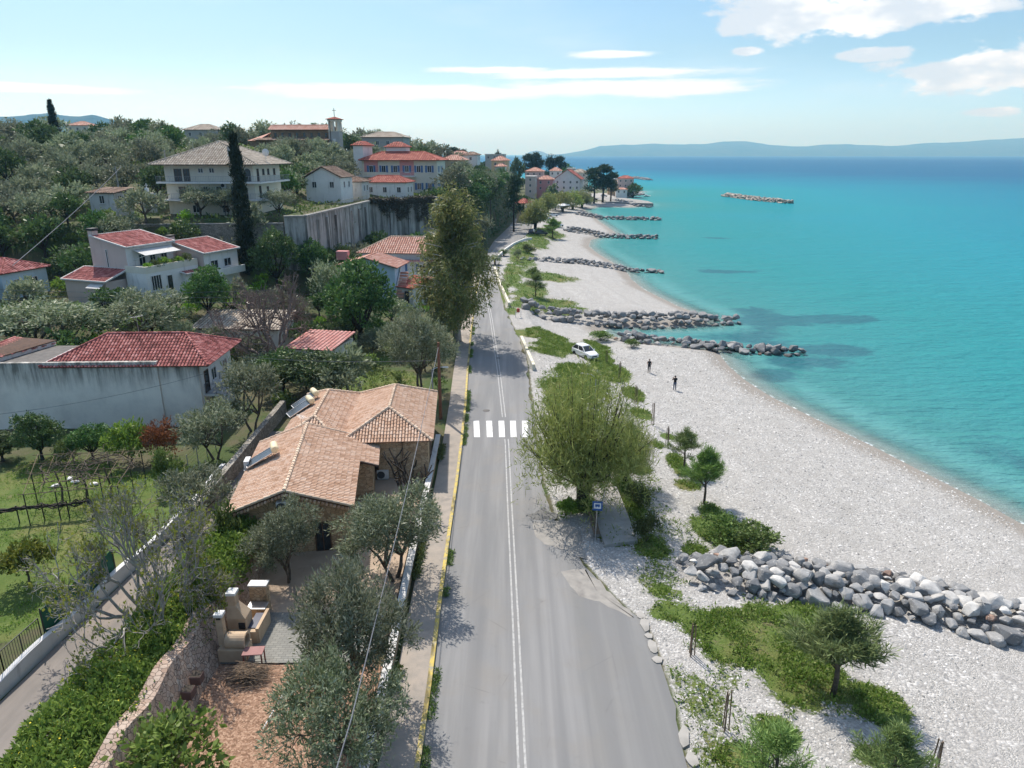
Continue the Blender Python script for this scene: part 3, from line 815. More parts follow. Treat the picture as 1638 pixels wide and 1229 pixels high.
def lobed(rs, n, ax, az, cz, nl=7, lr=0.55, low=0.35):
    """clump centres on the skin of several overlapping lobes: an uneven crown"""
    lob = []
    for i in range(nl):
        a = 2 * math.pi * (i + rs.rand() * .7) / nl
        e = rs.uniform(-0.35, 0.9)
        q = (0.62 + 0.25 * rs.rand()) * (1 - 0.45 * abs(e))
        lob.append((math.cos(a) * ax * q, math.sin(a) * ax * q, cz + az * e * 0.7, ax * lr * rs.uniform(0.7, 1.1), az * lr * rs.uniform(0.8, 1.15)))
    lob.append((rs.uniform(-.2, .2) * ax, rs.uniform(-.2, .2) * ax, cz + az * 0.5, ax * lr, az * lr))
    C = []
    while len(C) < n:
        l = lob[rs.randint(len(lob))]
        d = unit(rs.randn(3))
        if d[2] < -0.75: continue
        k = rs.uniform(0.72, 1.0)
        C.append((l[0] + d[0] * l[3] * k, l[1] + d[1] * l[3] * k, l[2] + d[2] * l[4] * k))
    return np.array(C), lob
def limbs(mb, rs, lob, h0, r0, lean=(0, 0), n=6, tips=None, multi=1):
    fork = []
    for j in range(multi):
        a = 2 * math.pi * j / multi + rs.rand()
        b = (math.cos(a) * r0 * 0.9 * (multi > 1), math.sin(a) * r0 * 0.9 * (multi > 1))
        f = (lean[0] + b[0] * 4, lean[1] + b[1] * 4, h0 * rs.uniform(.85, 1.1))
        k = 1.0 if multi == 1 else 0.62
        mb.tube([(b[0], b[1], -0.3), (b[0] * 1.2, b[1] * 1.2, 0.1), ((b[0] + f[0]) / 2 + rs.uniform(-.1, .1), (b[1] + f[1]) / 2 + rs.uniform(-.1, .1), h0 * .5), f], [r0 * 1.5 * k, r0 * 1.15 * k, r0 * 0.9 * k, r0 * 0.75 * k], 7)
        fork.append(f)
    for i, l in enumerate(lob):
        f = fork[i % multi]
        mid = ((f[0] + l[0]) / 2 + rs.uniform(-.15, .15), (f[1] + l[1]) / 2 + rs.uniform(-.15, .15), (f[2] + l[2]) / 2 - 0.1)
        mb.tube([f, mid, l[:3]], [r0 * .55, r0 * .38, r0 * .16], 5)
    if tips is not None:
        for t in tips:
            l = min(lob, key=lambda q: (q[0] - t[0]) ** 2 + (q[1] - t[1]) ** 2 + (q[2] - t[2]) ** 2)
            mb.tube([l[:3], ((l[0] + t[0]) / 2, (l[1] + t[1]) / 2, (l[2] + t[2]) / 2 + .05), tuple(t)], [r0 * .16, r0 * .1, r0 * .04], 3, cap=False)
    return mb
PROTO = {}
def round_tree(key, seed, ax, az, cz, h0, r0, ncl, nle, ll, lw, clr, leaf, bark, nl=7, lr=0.55, out=0.6, up=0.25, multi=1, tips=40, single=False):
    rs = np.random.RandomState(seed)
    C, lob = lobed(rs, ncl, ax, az, cz, nl, lr)
    V, F = leaves(rs, C, clr * (0.7 + 0.6 * rs.rand(ncl)), nle, ll, lw, out, up, np.array([0, 0, cz - az * .4]))
    mb = limbs(MB(), rs, lob, h0, r0, tips=C[:tips], multi=multi)
    if single:
        tm = mb.mesh('t', [bark], True)
        tv = np.array([v.co[:] for v in tm.vertices]); tf = [list(p.vertices) for p in tm.polygons]
        q = np.array([f for f in tf if len(f) == 4])
        me = np_mesh(key, np.concatenate([V, tv]), np.concatenate([F, q + len(V)]), [leaf, bark], False, np.concatenate([np.zeros(len(F)), np.ones(len(q))]))
        bpy.data.meshes.remove(tm)
        PROTO.setdefault(key, []).append(me)
    else:
        PROTO.setdefault(key, []).append((mb.mesh(key + '_trunk', [bark], True), np_mesh(key + '_crown', V, F, [leaf])))
for sd in (11, 12, 13): round_tree('olive_near', sd, 2.5, 2.0, 3.1, 1.3, 0.17, 230, 75, 0.20, 0.060, 0.46, L_olive, M_bark, 8, 0.52, multi=2)
for sd in (21, 22, 23): round_tree('olive', sd, 2.5, 2.0, 3.1, 1.3, 0.17, 130, 34, 0.30, 0.105, 0.50, L_olive, M_bark, 8, 0.52, multi=2, tips=20)
for sd in (31, 32, 33, 34): round_tree('olive_far', sd, 2.5, 1.9, 2.9, 1.2, 0.18, 75, 17, 0.50, 0.22, 0.55, L_hill, M_bark, 7, 0.55, tips=0, single=True)
for sd in (41, 42): round_tree('evergreen', sd, 2.4, 2.6, 3.6, 1.4, 0.2, 170, 38, 0.26, 0.15, 0.50, L_dark, M_darkbark, 9, 0.50, tips=20)
for sd in (45, 46, 47): round_tree('evergreen_far', sd, 2.5, 2.3, 3.2, 1.2, 0.2, 80, 17, 0.50, 0.30, 0.60, L_dark, M_darkbark, 8, 0.55, tips=0, single=True)
for sd in (51, 52): round_tree('bush', sd, 1.1, 0.9, 0.95, 0.35, 0.05, 80, 30, 0.16, 0.09, 0.28, L_bush, M_bark, 6, 0.6, up=0.4, multi=3, tips=10)
for sd in (53, 54): round_tree('bright_bush', sd, 1.1, 0.9, 0.95, 0.35, 0.05, 80, 30, 0.17, 0.10, 0.28, L_bright, M_bark, 6, 0.6, up=0.4, multi=3, tips=10)
for sd in (55, 56): round_tree('bush_far', sd, 1.2, 0.9, 0.9, 0.3, 0.06, 36, 12, 0.34, 0.2, 0.36, L_bush, M_bark, 6, 0.6, tips=0, single=True)
for sd in (57, 58): round_tree('bright_bush_far', sd, 1.2, 0.9, 0.9, 0.3, 0.06, 36, 12, 0.34, 0.2, 0.36, L_bright, M_bark, 6, 0.6, tips=0, single=True)
round_tree('citrus', 61, 1.35, 0.75, 1.75, 1.0, 0.07, 90, 40, 0.20, 0.11, 0.30, leaf_mat('citrus_leaves', [(0.06, 0.09, 0.014), (0.14, 0.16, 0.03), (0.24, 0.23, 0.06)]), M_bark, 7, 0.5)
round_tree('rust_bush', 63, 1.1, 0.9, 0.95, 0.35, 0.05, 90, 26, 0.14, 0.08, 0.28, L_rust, M_bark, 6, 0.6, multi=3)
# tall drooping eucalyptus
def eucalyptus():
    rs = np.random.RandomState(71)
    mb = MB(); C = []
    tr = [(0, 0, -.3), (0.1, 0, 2), (-0.1, 0.1, 5), (0.2, 0, 9), (0.1, 0, 13.5), (0.0, 0, 17)]
    mb.tube(tr, [.5, .42, .36, .28, .17, .06], 9)
    for i in range(30):
        z = rs.uniform(3.2, 16.5); t = (z - 3) / 14
        a = rs.rand() * 6.28; reach = (5.4 * (1 - t) ** 0.6 * (0.35 + 0.85 * rs.rand()) + 0.8)
        e = (math.cos(a) * reach, math.sin(a) * reach, z + reach * 0.35 + 0.4)
        mb.tube([(0.1, 0, z - .8), (e[0] * .5, e[1] * .5, z + reach * .3), e], [.12, .075, .03], 5)
        for j in range(11):
            q = rs.rand() ** .6
            b_ = np.array([e[0] * q, e[1] * q, z + reach * .32 * q]) + rs.randn(3) * [.55, .55, .4]
            for k in range(3): C.append(b_ + [0, 0, -0.75 * k] + rs.randn(3) * .28)
    for i in range(40): C.append(np.array([0, 0, rs.uniform(14, 18.3)]) + rs.randn(3) * [.7, .7, .3])
    C = np.array(C)
    V, F = leaves(rs, C, 0.66, 27, 0.42, 0.13, 0.1, -0.9, np.array([0, 0, 9.]), flat=1.3)
    PROTO['eucalyptus'] = [(mb.mesh('eucalyptus_trunk', [M_greybark], True), np_mesh('eucalyptus_crown', V, F, [L_euc]))]
eucalyptus()
# tamarisk: many arching wands with feathery leaves
def tamarisk(key, seed, Hh, Rr_, n, nle, ll, lw):
    rs = np.random.RandomState(seed)
    mb = MB(); C = []
    for j in range(3):
        a = 2.1 * j + .4
        mb.tube([(math.cos(a) * .18, math.sin(a) * .18, -.3), (math.cos(a) * .25, math.sin(a) * .25, .8), (math.cos(a) * .6, math.sin(a) * .6, 2.3)], [.34, .27, .2], 8)
    for i in range(n):
        a = rs.rand() * 6.28; rr = Rr_ * rs.rand() ** .55
        top = Hh * (1 - 0.5 * (rr / Rr_) ** 2) * rs.uniform(.42, 1.05)
        b0 = np.array([math.cos(a) * .4, math.sin(a) * .4, 1.4 + rs.rand()])
        e = np.array([math.cos(a) * rr, math.sin(a) * rr, top])
        m_ = (b0 + e) / 2 + np.array([math.cos(a), math.sin(a), 0]) * rr * .16
        if i < n // 3: mb.tube([tuple(b0), tuple(m_), tuple(e)], [.07, .04, .012], 4)
        for t in np.linspace(.28, 1.0, 9):
            p = (1 - t) ** 2 * b0 + 2 * t * (1 - t) * m_ + t * t * e
            C.append(p + rs.randn(3) * .12)
        for t in np.linspace(0.1, 1, 3):          # hanging ends
            C.append(e + np.array([math.cos(a), math.sin(a), 0]) * .25 * t - np.array([0, 0, 1.1 * t]) + rs.randn(3) * .2)
    V, F = leaves(rs, np.array(C), 0.36, nle, ll, lw, 0.25, 0.55, np.array([0, 0, 1.]), flat=1.2)
    PROTO.setdefault(key, []).append((mb.mesh(key + '_trunk', [M_darkbark], True), np_mesh(key + '_crown', V, F, [L_tam])))
tamarisk('tamarisk', 81, 8.6, 4.6, 300, 8, 0.36, 0.05)
tamarisk('tamarisk_far', 82, 8.6, 4.4, 130, 4, 0.7, 0.16)
# young pine with upright tufts
def young_pine(seed, dens=1.0):
    rs = np.random.RandomState(seed)
    mb = MB(); C = []; Hh = 5.0
    mb.tube([(0, 0, -.2), (.03, 0, 1.2), (-.02, .03, 2.6), (0, 0, Hh)], [.10, .085, .06, .02], 7)
    for i in range(26):
        t = rs.rand(); z = 1.4 + t * 3.2
        a = i * 2.4 + rs.rand(); reach = (1.55 * (1 - t) ** .8 + .25) * rs.uniform(.6, 1.1)
        e = np.array([math.cos(a) * reach, math.sin(a) * reach, z + reach * .7])
        mb.tube([(0, 0, z - .1), tuple(e * [.5, .5, 1] - [0, 0, reach * .2]), tuple(e)], [.035, .022, .01], 4)
        for q in np.linspace(.35, 1, 6):
            C.append(np.array([0, 0, z]) * (1 - q) + e * q + rs.randn(3) * .10)
    for z in np.linspace(4.0, 5.3, 8): C.append(np.array([0, 0, z]) + rs.randn(3) * [.06, .06, .05])
    V, F = leaves(rs, np.array(C), 0.25, int(46 * dens), 0.30, 0.034, 0.7, 0.6, np.array([0, 0, 2.]))
    PROTO.setdefault('young_pine', []).append((mb.mesh('young_pine_trunk', [M_bark], True), np_mesh('young_pine_crown', V, F, [L_pine])))
young_pine(91, 2.0); young_pine(92); young_pine(93)
def big_pine(seed, Hh=14, R_=4.6):
    rs = np.random.RandomState(seed); mb = MB(); C = []
    mb.tube([(0, 0, -.4), (.15, 0, Hh * .3), (-.1, 0, Hh * .6), (.1, 0, Hh * .93)], [.4, .3, .22, .08], 7)
    for i in range(24):
        t = rs.rand(); z = Hh * (.32 + .6 * t); a = rs.rand() * 6.28; reach = R_ * (1 - .62 * t) * rs.uniform(.6, 1.1)
        e = np.array([math.cos(a) * reach, math.sin(a) * reach, z + reach * .25])
        mb.tube([(0, 0, z - .4), tuple(e)], [.12, .04], 4)
        for j in range(7): C.append(e * [rs.uniform(.45, 1.05)] * 1 + rs.randn(3) * [.6, .6, .35] if False else np.array([e[0] * (q := rs.uniform(.4, 1.05)), e[1] * q, z + reach * .25 * q]) + rs.randn(3) * [.5, .5, .35])
    for i in range(14): C.append(np.array([0, 0, Hh * .95]) + rs.randn(3) * [.9, .9, .5])
    V, F = leaves(rs, np.array(C), 0.95, 26, 0.7, 0.26, 0.4, 0.4, np.array([0, 0, Hh * .5]), flat=.6)
    PROTO.setdefault('big_pine', []).append((mb.mesh('big_pine_trunk', [M_darkbark], True), np_mesh('big_pine_crown', V, F, [L_bigpine])))
big_pine(101); big_pine(102)
def cypress(seed, dens):
    rs = np.random.RandomState(seed); C = []; Rd = []; Hh = 16.0
    for i in range(dens):
        z = Hh * (0.04 + .94 * rs.rand()); t = z / Hh
        w_ = 1.25 * min(1, (t / .25) ** .5) * (1 - t) ** .55 + .12
        a = rs.rand() * 6.28; k = w_ * rs.uniform(.6, 1.05)
        C.append((math.cos(a) * k, math.sin(a) * k, z)); Rd.append(.22 + .3 * w_)
    V, F = leaves(rs, np.array(C), np.array(Rd), 20, 0.46, 0.15, 0.2, 1.4, np.array([0, 0, 6.]), flat=1.5)
    mb = MB(); mb.tube([(0, 0, -.5), (0, 0, 5), (0, 0, 12)], [.26, .2, .06], 7)
    PROTO.setdefault('cypress', []).append((mb.mesh('cypress_trunk', [M_darkbark], True), np_mesh('cypress_crown', V, F, [L_cyp])))
cypress(111, 460)
# leafless branching trees
def bare(key, seed, spread, h, depth, r0, leafm, nleaf, ll, lw, upb, stems, bark, jit=0.45):
    rs = np.random.RandomState(seed); mb = MB(); tips = []
    def grow(p, d, L, r, k):
        d = d / np.linalg.norm(d)
        q = p + d * L * .5 + rs.randn(3) * L * .06; e = p + d * L + np.array([0, 0, upb * L * .18])
        mb.tube([tuple(p), tuple(q), tuple(e)], [r, r * .85, r * .70], 5 if k > 2 else 3, cap=False)
        if k <= 2: tips.extend([q, e])
        if k == 0: return
        for j in range(rs.randint(2, 4) if k > 1 else 3):
            nd = d + rs.randn(3) * jit + np.array([0, 0, upb * .35])
            grow(e if j < 2 else q, nd, L * rs.uniform(.62, .9), r * .70, k - 1)
    for j in range(stems):
        a = 6.28 * j / stems + rs.rand() * .6
        grow(np.array([math.cos(a) * .1, math.sin(a) * .1, -.2]), np.array([math.cos(a) * spread, math.sin(a) * spread, 1.0]), h, r0, depth)
    tr = mb.mesh(key + '_trunk', [bark], True)
    cr = None
    if nleaf:
        T = np.array(tips); T = T[rs.randint(0, len(T), nleaf)]
        V, F = leaves(rs, T, 0.13, 1, ll, lw, 0.3, 0.5, np.array([0, 0, 1.]))
        cr = np_mesh(key + '_crown', V, F, [leafm])
    PROTO.setdefault(key, []).append((tr, cr))
bare('fig_tree', 121, 1.0, 1.35, 7, 0.11, L_fig, 5200, 0.12, 0.09, 0.5, 6, M_greybark, 0.5)
bare('bare_tree', 122, 0.5, 1.9, 7, 0.20, None, 0, 0, 0, 0.3, 4, mat('pinkish_bark', (0.24, 0.185, 0.165), (0.14, 0.11, 0.095), 5, .95), 0.5)
bare('pruned_tree', 123, 0.25, 1.0, 3, 0.13, None, 0, 0, 0, 0.6, 2, M_darkbark, 0.5)
def palm(seed):
    rs = np.random.RandomState(seed); mb = MB(); V = []; F = []
    mb.tube([(0, 0, -.2), (0.05, 0, 1.0), (0, 0, 1.9)], [.22, .18, .2], 8)
    for i in range(26):
        a = i * 2.4; el = rs.uniform(-.1, 1.2); L = 1.7
        pts = []
        for t in np.linspace(0, 1, 7):
            r_ = L * t * math.cos(el * (1 - .2 * t)); z = 1.9 + L * t * math.sin(el) - 1.1 * t * t
            pts.append(np.array([math.cos(a) * r_, math.sin(a) * r_, z]))
        sd = np.array([-math.sin(a), math.cos(a), 0])
        for k in range(6):
            w0 = .22 * math.sin(math.pi * (k + .4) / 7); 
            for s_ in (-1, 1):
                b_ = len(V); m_ = (pts[k] + pts[k + 1]) / 2
                V += [pts[k], pts[k + 1], pts[k + 1] + sd * s_ * w0 * 1.6 + (0, 0, -.12), m_ + sd * s_ * w0 * 1.6 + (0, 0, -.14)]; F.append([b_, b_ + 1, b_ + 2, b_ + 3])
    PROTO['palm'] = [(mb.mesh('palm_trunk', [M_bark], True), np_mesh('palm_crown', np.array(V), np.array(F), [L_dark]))]
palm(131)

prng = random.Random(99)
def grow(kind, name, label, x, y, h=1.0, z=None, rot=None, var=None, group=None, cat='tree', wide=1.0):
    """one plant: an Empty at its foot with trunk and crown, or a single mesh when it is far off"""
    p = PROTO[kind]; p = p[(prng.randrange(len(p)) if var is None else var) % len(p)]
    z = tz(x, y) if z is None else z
    rot = prng.uniform(0, 6.28) if rot is None else rot
    s_ = (h * wide, h * wide, h)
    if isinstance(p, tuple):
        t = thing(name, label, cat, (x, y, z), rot, group, s_)
        link('trunk', p[0], t)
        if p[1] is not None: link('crown', p[1], t)
        return t
    o = link(name, p, None, (x, y, z), rot, s_)
    return tag(o, label, cat, group)
# ------------------------------------------------------------------ building materials
def plaster(name, c1, dirt=(0.16, 0.155, 0.145), amt=0.5, sc_=0.6):
    m, nt, b = new_mat(name)
    v = ObjC(nt)
    n1 = nt.noise(v, sc_, 5, 0.65); n2 = nt.noise(nt.mapping(v, scale=(1, 1, .18)), sc_ * 2.2, 5, 0.65); n3 = nt.noise(v, 6, 4, .6)
    c = nt.mix(nt.sstep(n1, .35, .75, 0, .45), c1, tuple(x * .8 for x in c1))
    c = nt.mix(nt.sstep(n2, .54, .8, 0, amt), c, dirt)
    c = nt.mix(nt.sstep(n3, .55, .8, 0, .15), c, dirt)
    nt.put(b.inputs['Base Color'], c); b.inputs['Roughness'].default_value = .92; b.inputs['Specular IOR Level'].default_value = .15
    nt.put(b.inputs['Normal'], nt.bump(n3, .15, .02))
    return m
M_white = plaster('white_plaster', (0.72, 0.71, 0.69))
M_whitew = plaster('old_white_plaster', (0.58, 0.57, 0.55), amt=.75)
M_cream = plaster('cream_plaster', (0.66, 0.62, 0.53), amt=.35)
M_pinkish = plaster('pinkish_plaster', (0.60, 0.49, 0.44), amt=.3)
M_pink = plaster('pink_plaster', (0.60, 0.28, 0.27), amt=.2)
M_blue = plaster('pale_blue_plaster', (0.46, 0.60, 0.72), amt=.25)
M_ochre = plaster('ochre_plaster', (0.58, 0.44, 0.28), amt=.3)
M_greyw = plaster('grey_plaster', (0.42, 0.41, 0.39), amt=.6)
M_glass = mat('dark_glass', (0.02, 0.025, 0.03), (0.035, 0.04, 0.045), 2, 0.12, spec=.6)
M_frame = mat('white_frame', (0.70, 0.70, 0.69), None, 3, .6)
M_brownf = mat('brown_frame', (0.12, 0.07, 0.045), None, 3, .6)
M_bluesh = mat('blue_shutter', (0.10, 0.19, 0.36), (0.08, 0.14, 0.27), 4, .6)
M_pinksh = mat('pink_shutter', (0.55, 0.25, 0.24), None, 4, .6)
M_iron = mat('dark_iron', (0.03, 0.03, 0.032), None, 3, .5)
M_rail = mat('grey_railing', (0.30, 0.31, 0.33), None, 3, .5)
M_conc = mat('weathered_concrete', (0.33, 0.32, 0.30), (0.22, 0.215, 0.20), 1.0, .95, .3, 10, c3=(0.13, 0.125, 0.115))
M_tar = mat('flat_roof_felt', (0.15, 0.14, 0.13), (0.10, 0.095, 0.09), 1.5, .95, .2, 20)
M_steel = mat('brushed_steel', (0.55, 0.55, 0.55), (0.45, 0.45, 0.46), 3, .35, metal=.8)
M_tank = mat('cream_tank', (0.72, 0.61, 0.40), (0.66, 0.55, 0.36), 2, .35)
M_solar = mat('solar_glass', (0.045, 0.055, 0.065), (0.07, 0.08, 0.09), 1.5, .18, spec=.6)
M_wood = mat('weathered_wood', (0.21, 0.15, 0.10), (0.12, 0.09, 0.065), 3, .9, .3, 12, stretch=(1, 1, .2))
M_orangew = mat('red_wood', (0.30, 0.10, 0.07), (0.22, 0.08, 0.06), 3, .8)
def tiles(name, cols):
    m, nt, b = new_mat(name)
    g = nt.new('ShaderNodeNewGeometry')
    v = ObjC(nt)
    f = nt.math('ADD', nt.math('MULTIPLY', g.outputs['Random Per Island'], .8), nt.math('MULTIPLY', nt.math('SUBTRACT', nt.noise(v, .7, 4, .6), .4), .9), clamp=True)
    c = nt.ramp(f, [(i / (len(cols) - 1), q) for i, q in enumerate(cols)])
    c = nt.mix(nt.sstep(nt.noise(v, 5, 4, .7), .58, .8, 0, .35), c, tuple(x * .45 for x in cols[0]))
    nt.put(b.inputs['Base Color'], c); b.inputs['Roughness'].default_value = .88; b.inputs['Specular IOR Level'].default_value = .2
    return m
T_terra = tiles('terracotta_tiles', [(0.42, 0.26, 0.17), (0.55, 0.36, 0.25), (0.61, 0.43, 0.315), (0.66, 0.50, 0.39)])
T_ridge = tiles('pale_ridge_tiles', [(0.50, 0.36, 0.26), (0.60, 0.46, 0.34), (0.66, 0.54, 0.42)])
T_red = tiles('faded_red_tiles', [(0.17, 0.055, 0.05), (0.30, 0.095, 0.085), (0.40, 0.145, 0.13), (0.50, 0.24, 0.22)])
T_redn = tiles('red_tiles', [(0.30, 0.075, 0.055), (0.42, 0.13, 0.095), (0.50, 0.20, 0.15)])
T_beige = tiles('bleached_tiles', [(0.27, 0.22, 0.17), (0.42, 0.36, 0.29), (0.53, 0.46, 0.38)])
T_brown = tiles('brown_tiles', [(0.14, 0.09, 0.065), (0.25, 0.165, 0.12), (0.36, 0.27, 0.21)])
T_salmon = tiles('salmon_tiles', [(0.42, 0.20, 0.145), (0.55, 0.30, 0.23), (0.62, 0.42, 0.34)])
M_under = mat('shaded_tile_bed', (0.11, 0.065, 0.045), (0.07, 0.045, 0.035), 3, .95)  # channel tile colour, darkened for the shade between the barrel tiles
M_underb = mat('shaded_bleached_bed', (0.12, 0.10, 0.08), (0.08, 0.07, 0.06), 3, .95)  # same shade put into the colour under the bleached tiles
def stone_mat(name, cols, scale, mortar=(0.30, 0.25, 0.19), flat=1.5):
    m, nt, b = new_mat(name)
    v = nt.mapping(ObjC(nt), scale=(1, 1, flat))
    vo = nt.voro(v, scale); ed = nt.voro(v, scale, 'DISTANCE_TO_EDGE')
    s_ = nt.new('ShaderNodeSeparateColor'); nt.put(s_.inputs[0], vo.outputs['Color'])
    c = nt.ramp(s_.outputs[0], [(i / (len(cols) - 1), q) for i, q in enumerate(cols)])
    c = nt.mix(nt.sstep(nt.noise(v, 7, 4, .6), .35, .75, 0, .45), c, tuple(x * .6 for x in cols[1]))
    e = nt.sstep(ed.outputs['Distance'], .015, .06)
    c = nt.mix(e, mortar, c)
    nt.put(b.inputs['Base Color'], c); b.inputs['Roughness'].default_value = .95; b.inputs['Specular IOR Level'].default_value = .1
    nt.put(b.inputs['Normal'], nt.bump(nt.math('ADD', e, nt.math('MULTIPLY', nt.noise(v, 9, 3), .4)), .6, .04))
    return m
M_stone = stone_mat('honey_stone', [(0.36, 0.25, 0.15), (0.48, 0.345, 0.22), (0.56, 0.43, 0.29), (0.50, 0.335, 0.205)], 3.2, (0.23, 0.17, 0.11))
M_rubble = stone_mat('pink_crazy_stone', [(0.33, 0.235, 0.18), (0.42, 0.315, 0.25), (0.48, 0.39, 0.32), (0.36, 0.26, 0.20)], 4.2, (0.13, 0.10, 0.08), 1.0)
M_grstone = stone_mat('grey_rubble_stone', [(0.20, 0.185, 0.16), (0.30, 0.28, 0.245), (0.36, 0.335, 0.29)], 2.2, (0.14, 0.125, 0.105))

# ------------------------------------------------------------------ building helpers
def tile_plane(mb, P, tw=0.27, rh=0.40, h=0.075, m=0, mbase=1, thick=0.10):
    P = [Vector(p) for p in P]
    u = (P[1] - P[0]).normalized(); n = (P[1] - P[0]).cross(P[-1] - P[0]).normalized(); v = n.cross(u)
    q = [((p - P[0]).dot(u), (p - P[0]).dot(v)) for p in P]
    k = len(P)
    lo = [p - n * thick for p in P]
    mb.add([tuple(p) for p in P] + [tuple(p) for p in lo], [tuple(range(k)), tuple(range(2 * k - 1, k - 1, -1))] + [(i, k + i, k + (i + 1) % k, (i + 1) % k) for i in range(k)], mbase)
    umin, umax = min(a[0] for a in q), max(a[0] for a in q)
    nc = max(1, round((umax - umin) / tw)); tw = (umax - umin) / nc
    XS = [-.40, -.26, 0, .26, .40]; HS = [0.0, .78, 1.0, .78, 0.0]
    for i in range(nc):
        uc = umin + (i + .5) * tw
        vs = []
        for a, b_ in zip(q, q[1:] + q[:1]):
            if (a[0] > uc) != (b_[0] > uc): vs.append(a[1] + (b_[1] - a[1]) * (uc - a[0]) / (b_[0] - a[0]))
        if len(vs) < 2: continue
        v0, v1 = min(vs), max(vs)
        nr_ = max(1, round((v1 - v0) / rh)); r_ = (v1 - v0) / nr_
        for j in range(nr_):
            a = v0 + j * r_ - (.05 if j == 0 else 0.0); b_ = v0 + (j + 1) * r_ + .03
            dz = random.uniform(-.004, .006); du = random.uniform(-.008, .008)
            lowr = [tuple(P[0] + u * (uc + du + x * tw * 1.06) + v * a + n * (hh * h * 1.08 + .022 + dz)) for x, hh in zip(XS, HS)]
            topr = [tuple(P[0] + u * (uc + du + x * tw * .92) + v * b_ + n * (hh * h * .9 + .004)) for x, hh in zip(XS, HS)]
            mb.add(lowr + topr, [(0, 1, 6, 5), (1, 2, 7, 6), (2, 3, 8, 7), (3, 4, 9, 8), (4, 3, 2, 1, 0)], m)
    return mb
def ridge_caps(mb, a, b_, r=0.13, L=0.42, m=0):
    a, b_ = Vector(a), Vector(b_); d = b_ - a; n = max(1, round(d.length / L)); 
    for i in range(n):
        p = a + d * (i / n) ; q = a + d * ((i + 1) / n) + d.normalized() * .03
        mb.tube([tuple(p + Vector((0, 0, .025))), tuple(q)], [r * 1.08, r * .92], 8, m)
    return mb
def hip_roof(parent, x0, x1, y0, y1, ze, zr, a=0.0, b=0.0, axis='y', tm=None, um=None, rm=None, tw=0.27, rh=0.40, h=0.075, xm=None, caps=True, r=0.12, name='roof'):
    tm = tm or T_terra; um = um or M_under; rm = rm or tm
    if axis == 'x':
        X0, X1, Y0, Y1 = -y1, -y0, x0, x1
        f = lambda x, y, z: (y, -x, z)
        if xm is not None: xm = -xm
    else:
        X0, X1, Y0, Y1 = x0, x1, y0, y1
        f = lambda x, y, z: (x, y, z)
    xm = (X0 + X1) / 2 if xm is None else xm
    mb = MB()
    k = dict(tw=tw, rh=rh, h=h)
    tile_plane(mb, [f(X0, Y1, ze), f(X0, Y0, ze), f(xm, Y0 + a, zr), f(xm, Y1 - b, zr)], **k)
    tile_plane(mb, [f(X1, Y0, ze), f(X1, Y1, ze), f(xm, Y1 - b, zr), f(xm, Y0 + a, zr)], **k)
    if a > 0: tile_plane(mb, [f(X0, Y0, ze), f(X1, Y0, ze), f(xm, Y0 + a, zr)], **k)
    if b > 0: tile_plane(mb, [f(X1, Y1, ze), f(X0, Y1, ze), f(xm, Y1 - b, zr)], **k)
    o = mb.build(name, [tm, um], parent)
    if caps:
        c = MB()
        ridge_caps(c, f(xm, Y0 + a, zr + .06), f(xm, Y1 - b, zr + .06), r)
        for (yy, s_) in ((Y0, a), (Y1, b)):
            ye = yy + a if yy == Y0 else yy - b
            for xx in (X0, X1): ridge_caps(c, f(xx, yy, ze + .06), f(xm, ye, zr + .06), r * (1.0 if s_ > 0 else .8))
        c.build('ridge_tiles', rm, o)
    return o
def shed_roof(parent, P, tm=None, um=None, trim=None, tw=0.27, rh=0.4, h=.07, name='roof'):
    mb = MB(); tile_plane(mb, P, tw=tw, rh=rh, h=h)
    o = mb.build(name, [tm or T_red, um or M_under], parent)
    if trim:
        c = MB()
        for a, b_ in zip(P, P[1:] + P[:1]):
            a, b_ = Vector(a), Vector(b_); d = (b_ - a)
            c.tube([tuple(a + Vector((0, 0, .03))), tuple(b_ + Vector((0, 0, .03)))], .13, 4)
        c.build('roof_trim', trim, o)
    return o
def win(parent, o, t, w_, h_, frame=None, glass=None, shutters=None, name='window', mull=1, sill=True):
    """window or door set on a wall: o = bottom centre on the wall, t = direction along the wall (outward = t turned clockwise)"""
    frame = frame or M_frame; glass = glass or M_glass
    t = Vector((t[0], t[1], 0)).normalized(); n = Vector((t[1], -t[0], 0)); o = Vector(o); zz = Vector((0, 0, 1))
    def bx(mb, u0, u1, z0, z1, d0, d1):
        c = [o + t * u + n * d + zz * z for d in (d0, d1) for (u, z) in ((u0, z0), (u1, z0), (u1, z1), (u0, z1))]
        mb.add([tuple(q) for q in c], [(0, 1, 2, 3)[::-1], (4, 5, 6, 7), (0, 4, 7, 3)[::-1], (1, 2, 6, 5)[::-1], (0, 1, 5, 4), (3, 7, 6, 2)])
        return mb
    fw = .07
    f = MB(); hw = w_ / 2
    bx(f, -hw, -hw + fw, 0, h_, -.02, .07); bx(f, hw - fw, hw, 0, h_, -.02, .07); bx(f, -hw + fw, hw - fw, h_ - fw, h_, -.02, .07); bx(f, -hw + fw, hw - fw, 0, fw, -.02, .07)
    for i in range(mull):
        u = -hw + w_ * (i + 1) / (mull + 1); bx(f, u - .03, u + .03, fw, h_ - fw, -.02, .055)
    if sill and name == 'window': bx(f, -hw - .08, hw + .08, -.07, -.002, -.02, .14)
    fo = f.build(name, frame, parent)
    g = MB(); bx(g, -hw + fw, hw - fw, fw, h_ - fw, -.01, .02)
    g.build('pane', glass, fo)
    if shutters:
        for s_ in (-1, 1):
            m_ = MB(); u0 = s_ * (hw + .02); u1 = s_ * (hw + .02 + w_ * .5)
            bx(m_, min(u0, u1), max(u0, u1), 0, h_, -.01, .05); m_.build('shutter', shutters, parent)
    return fo
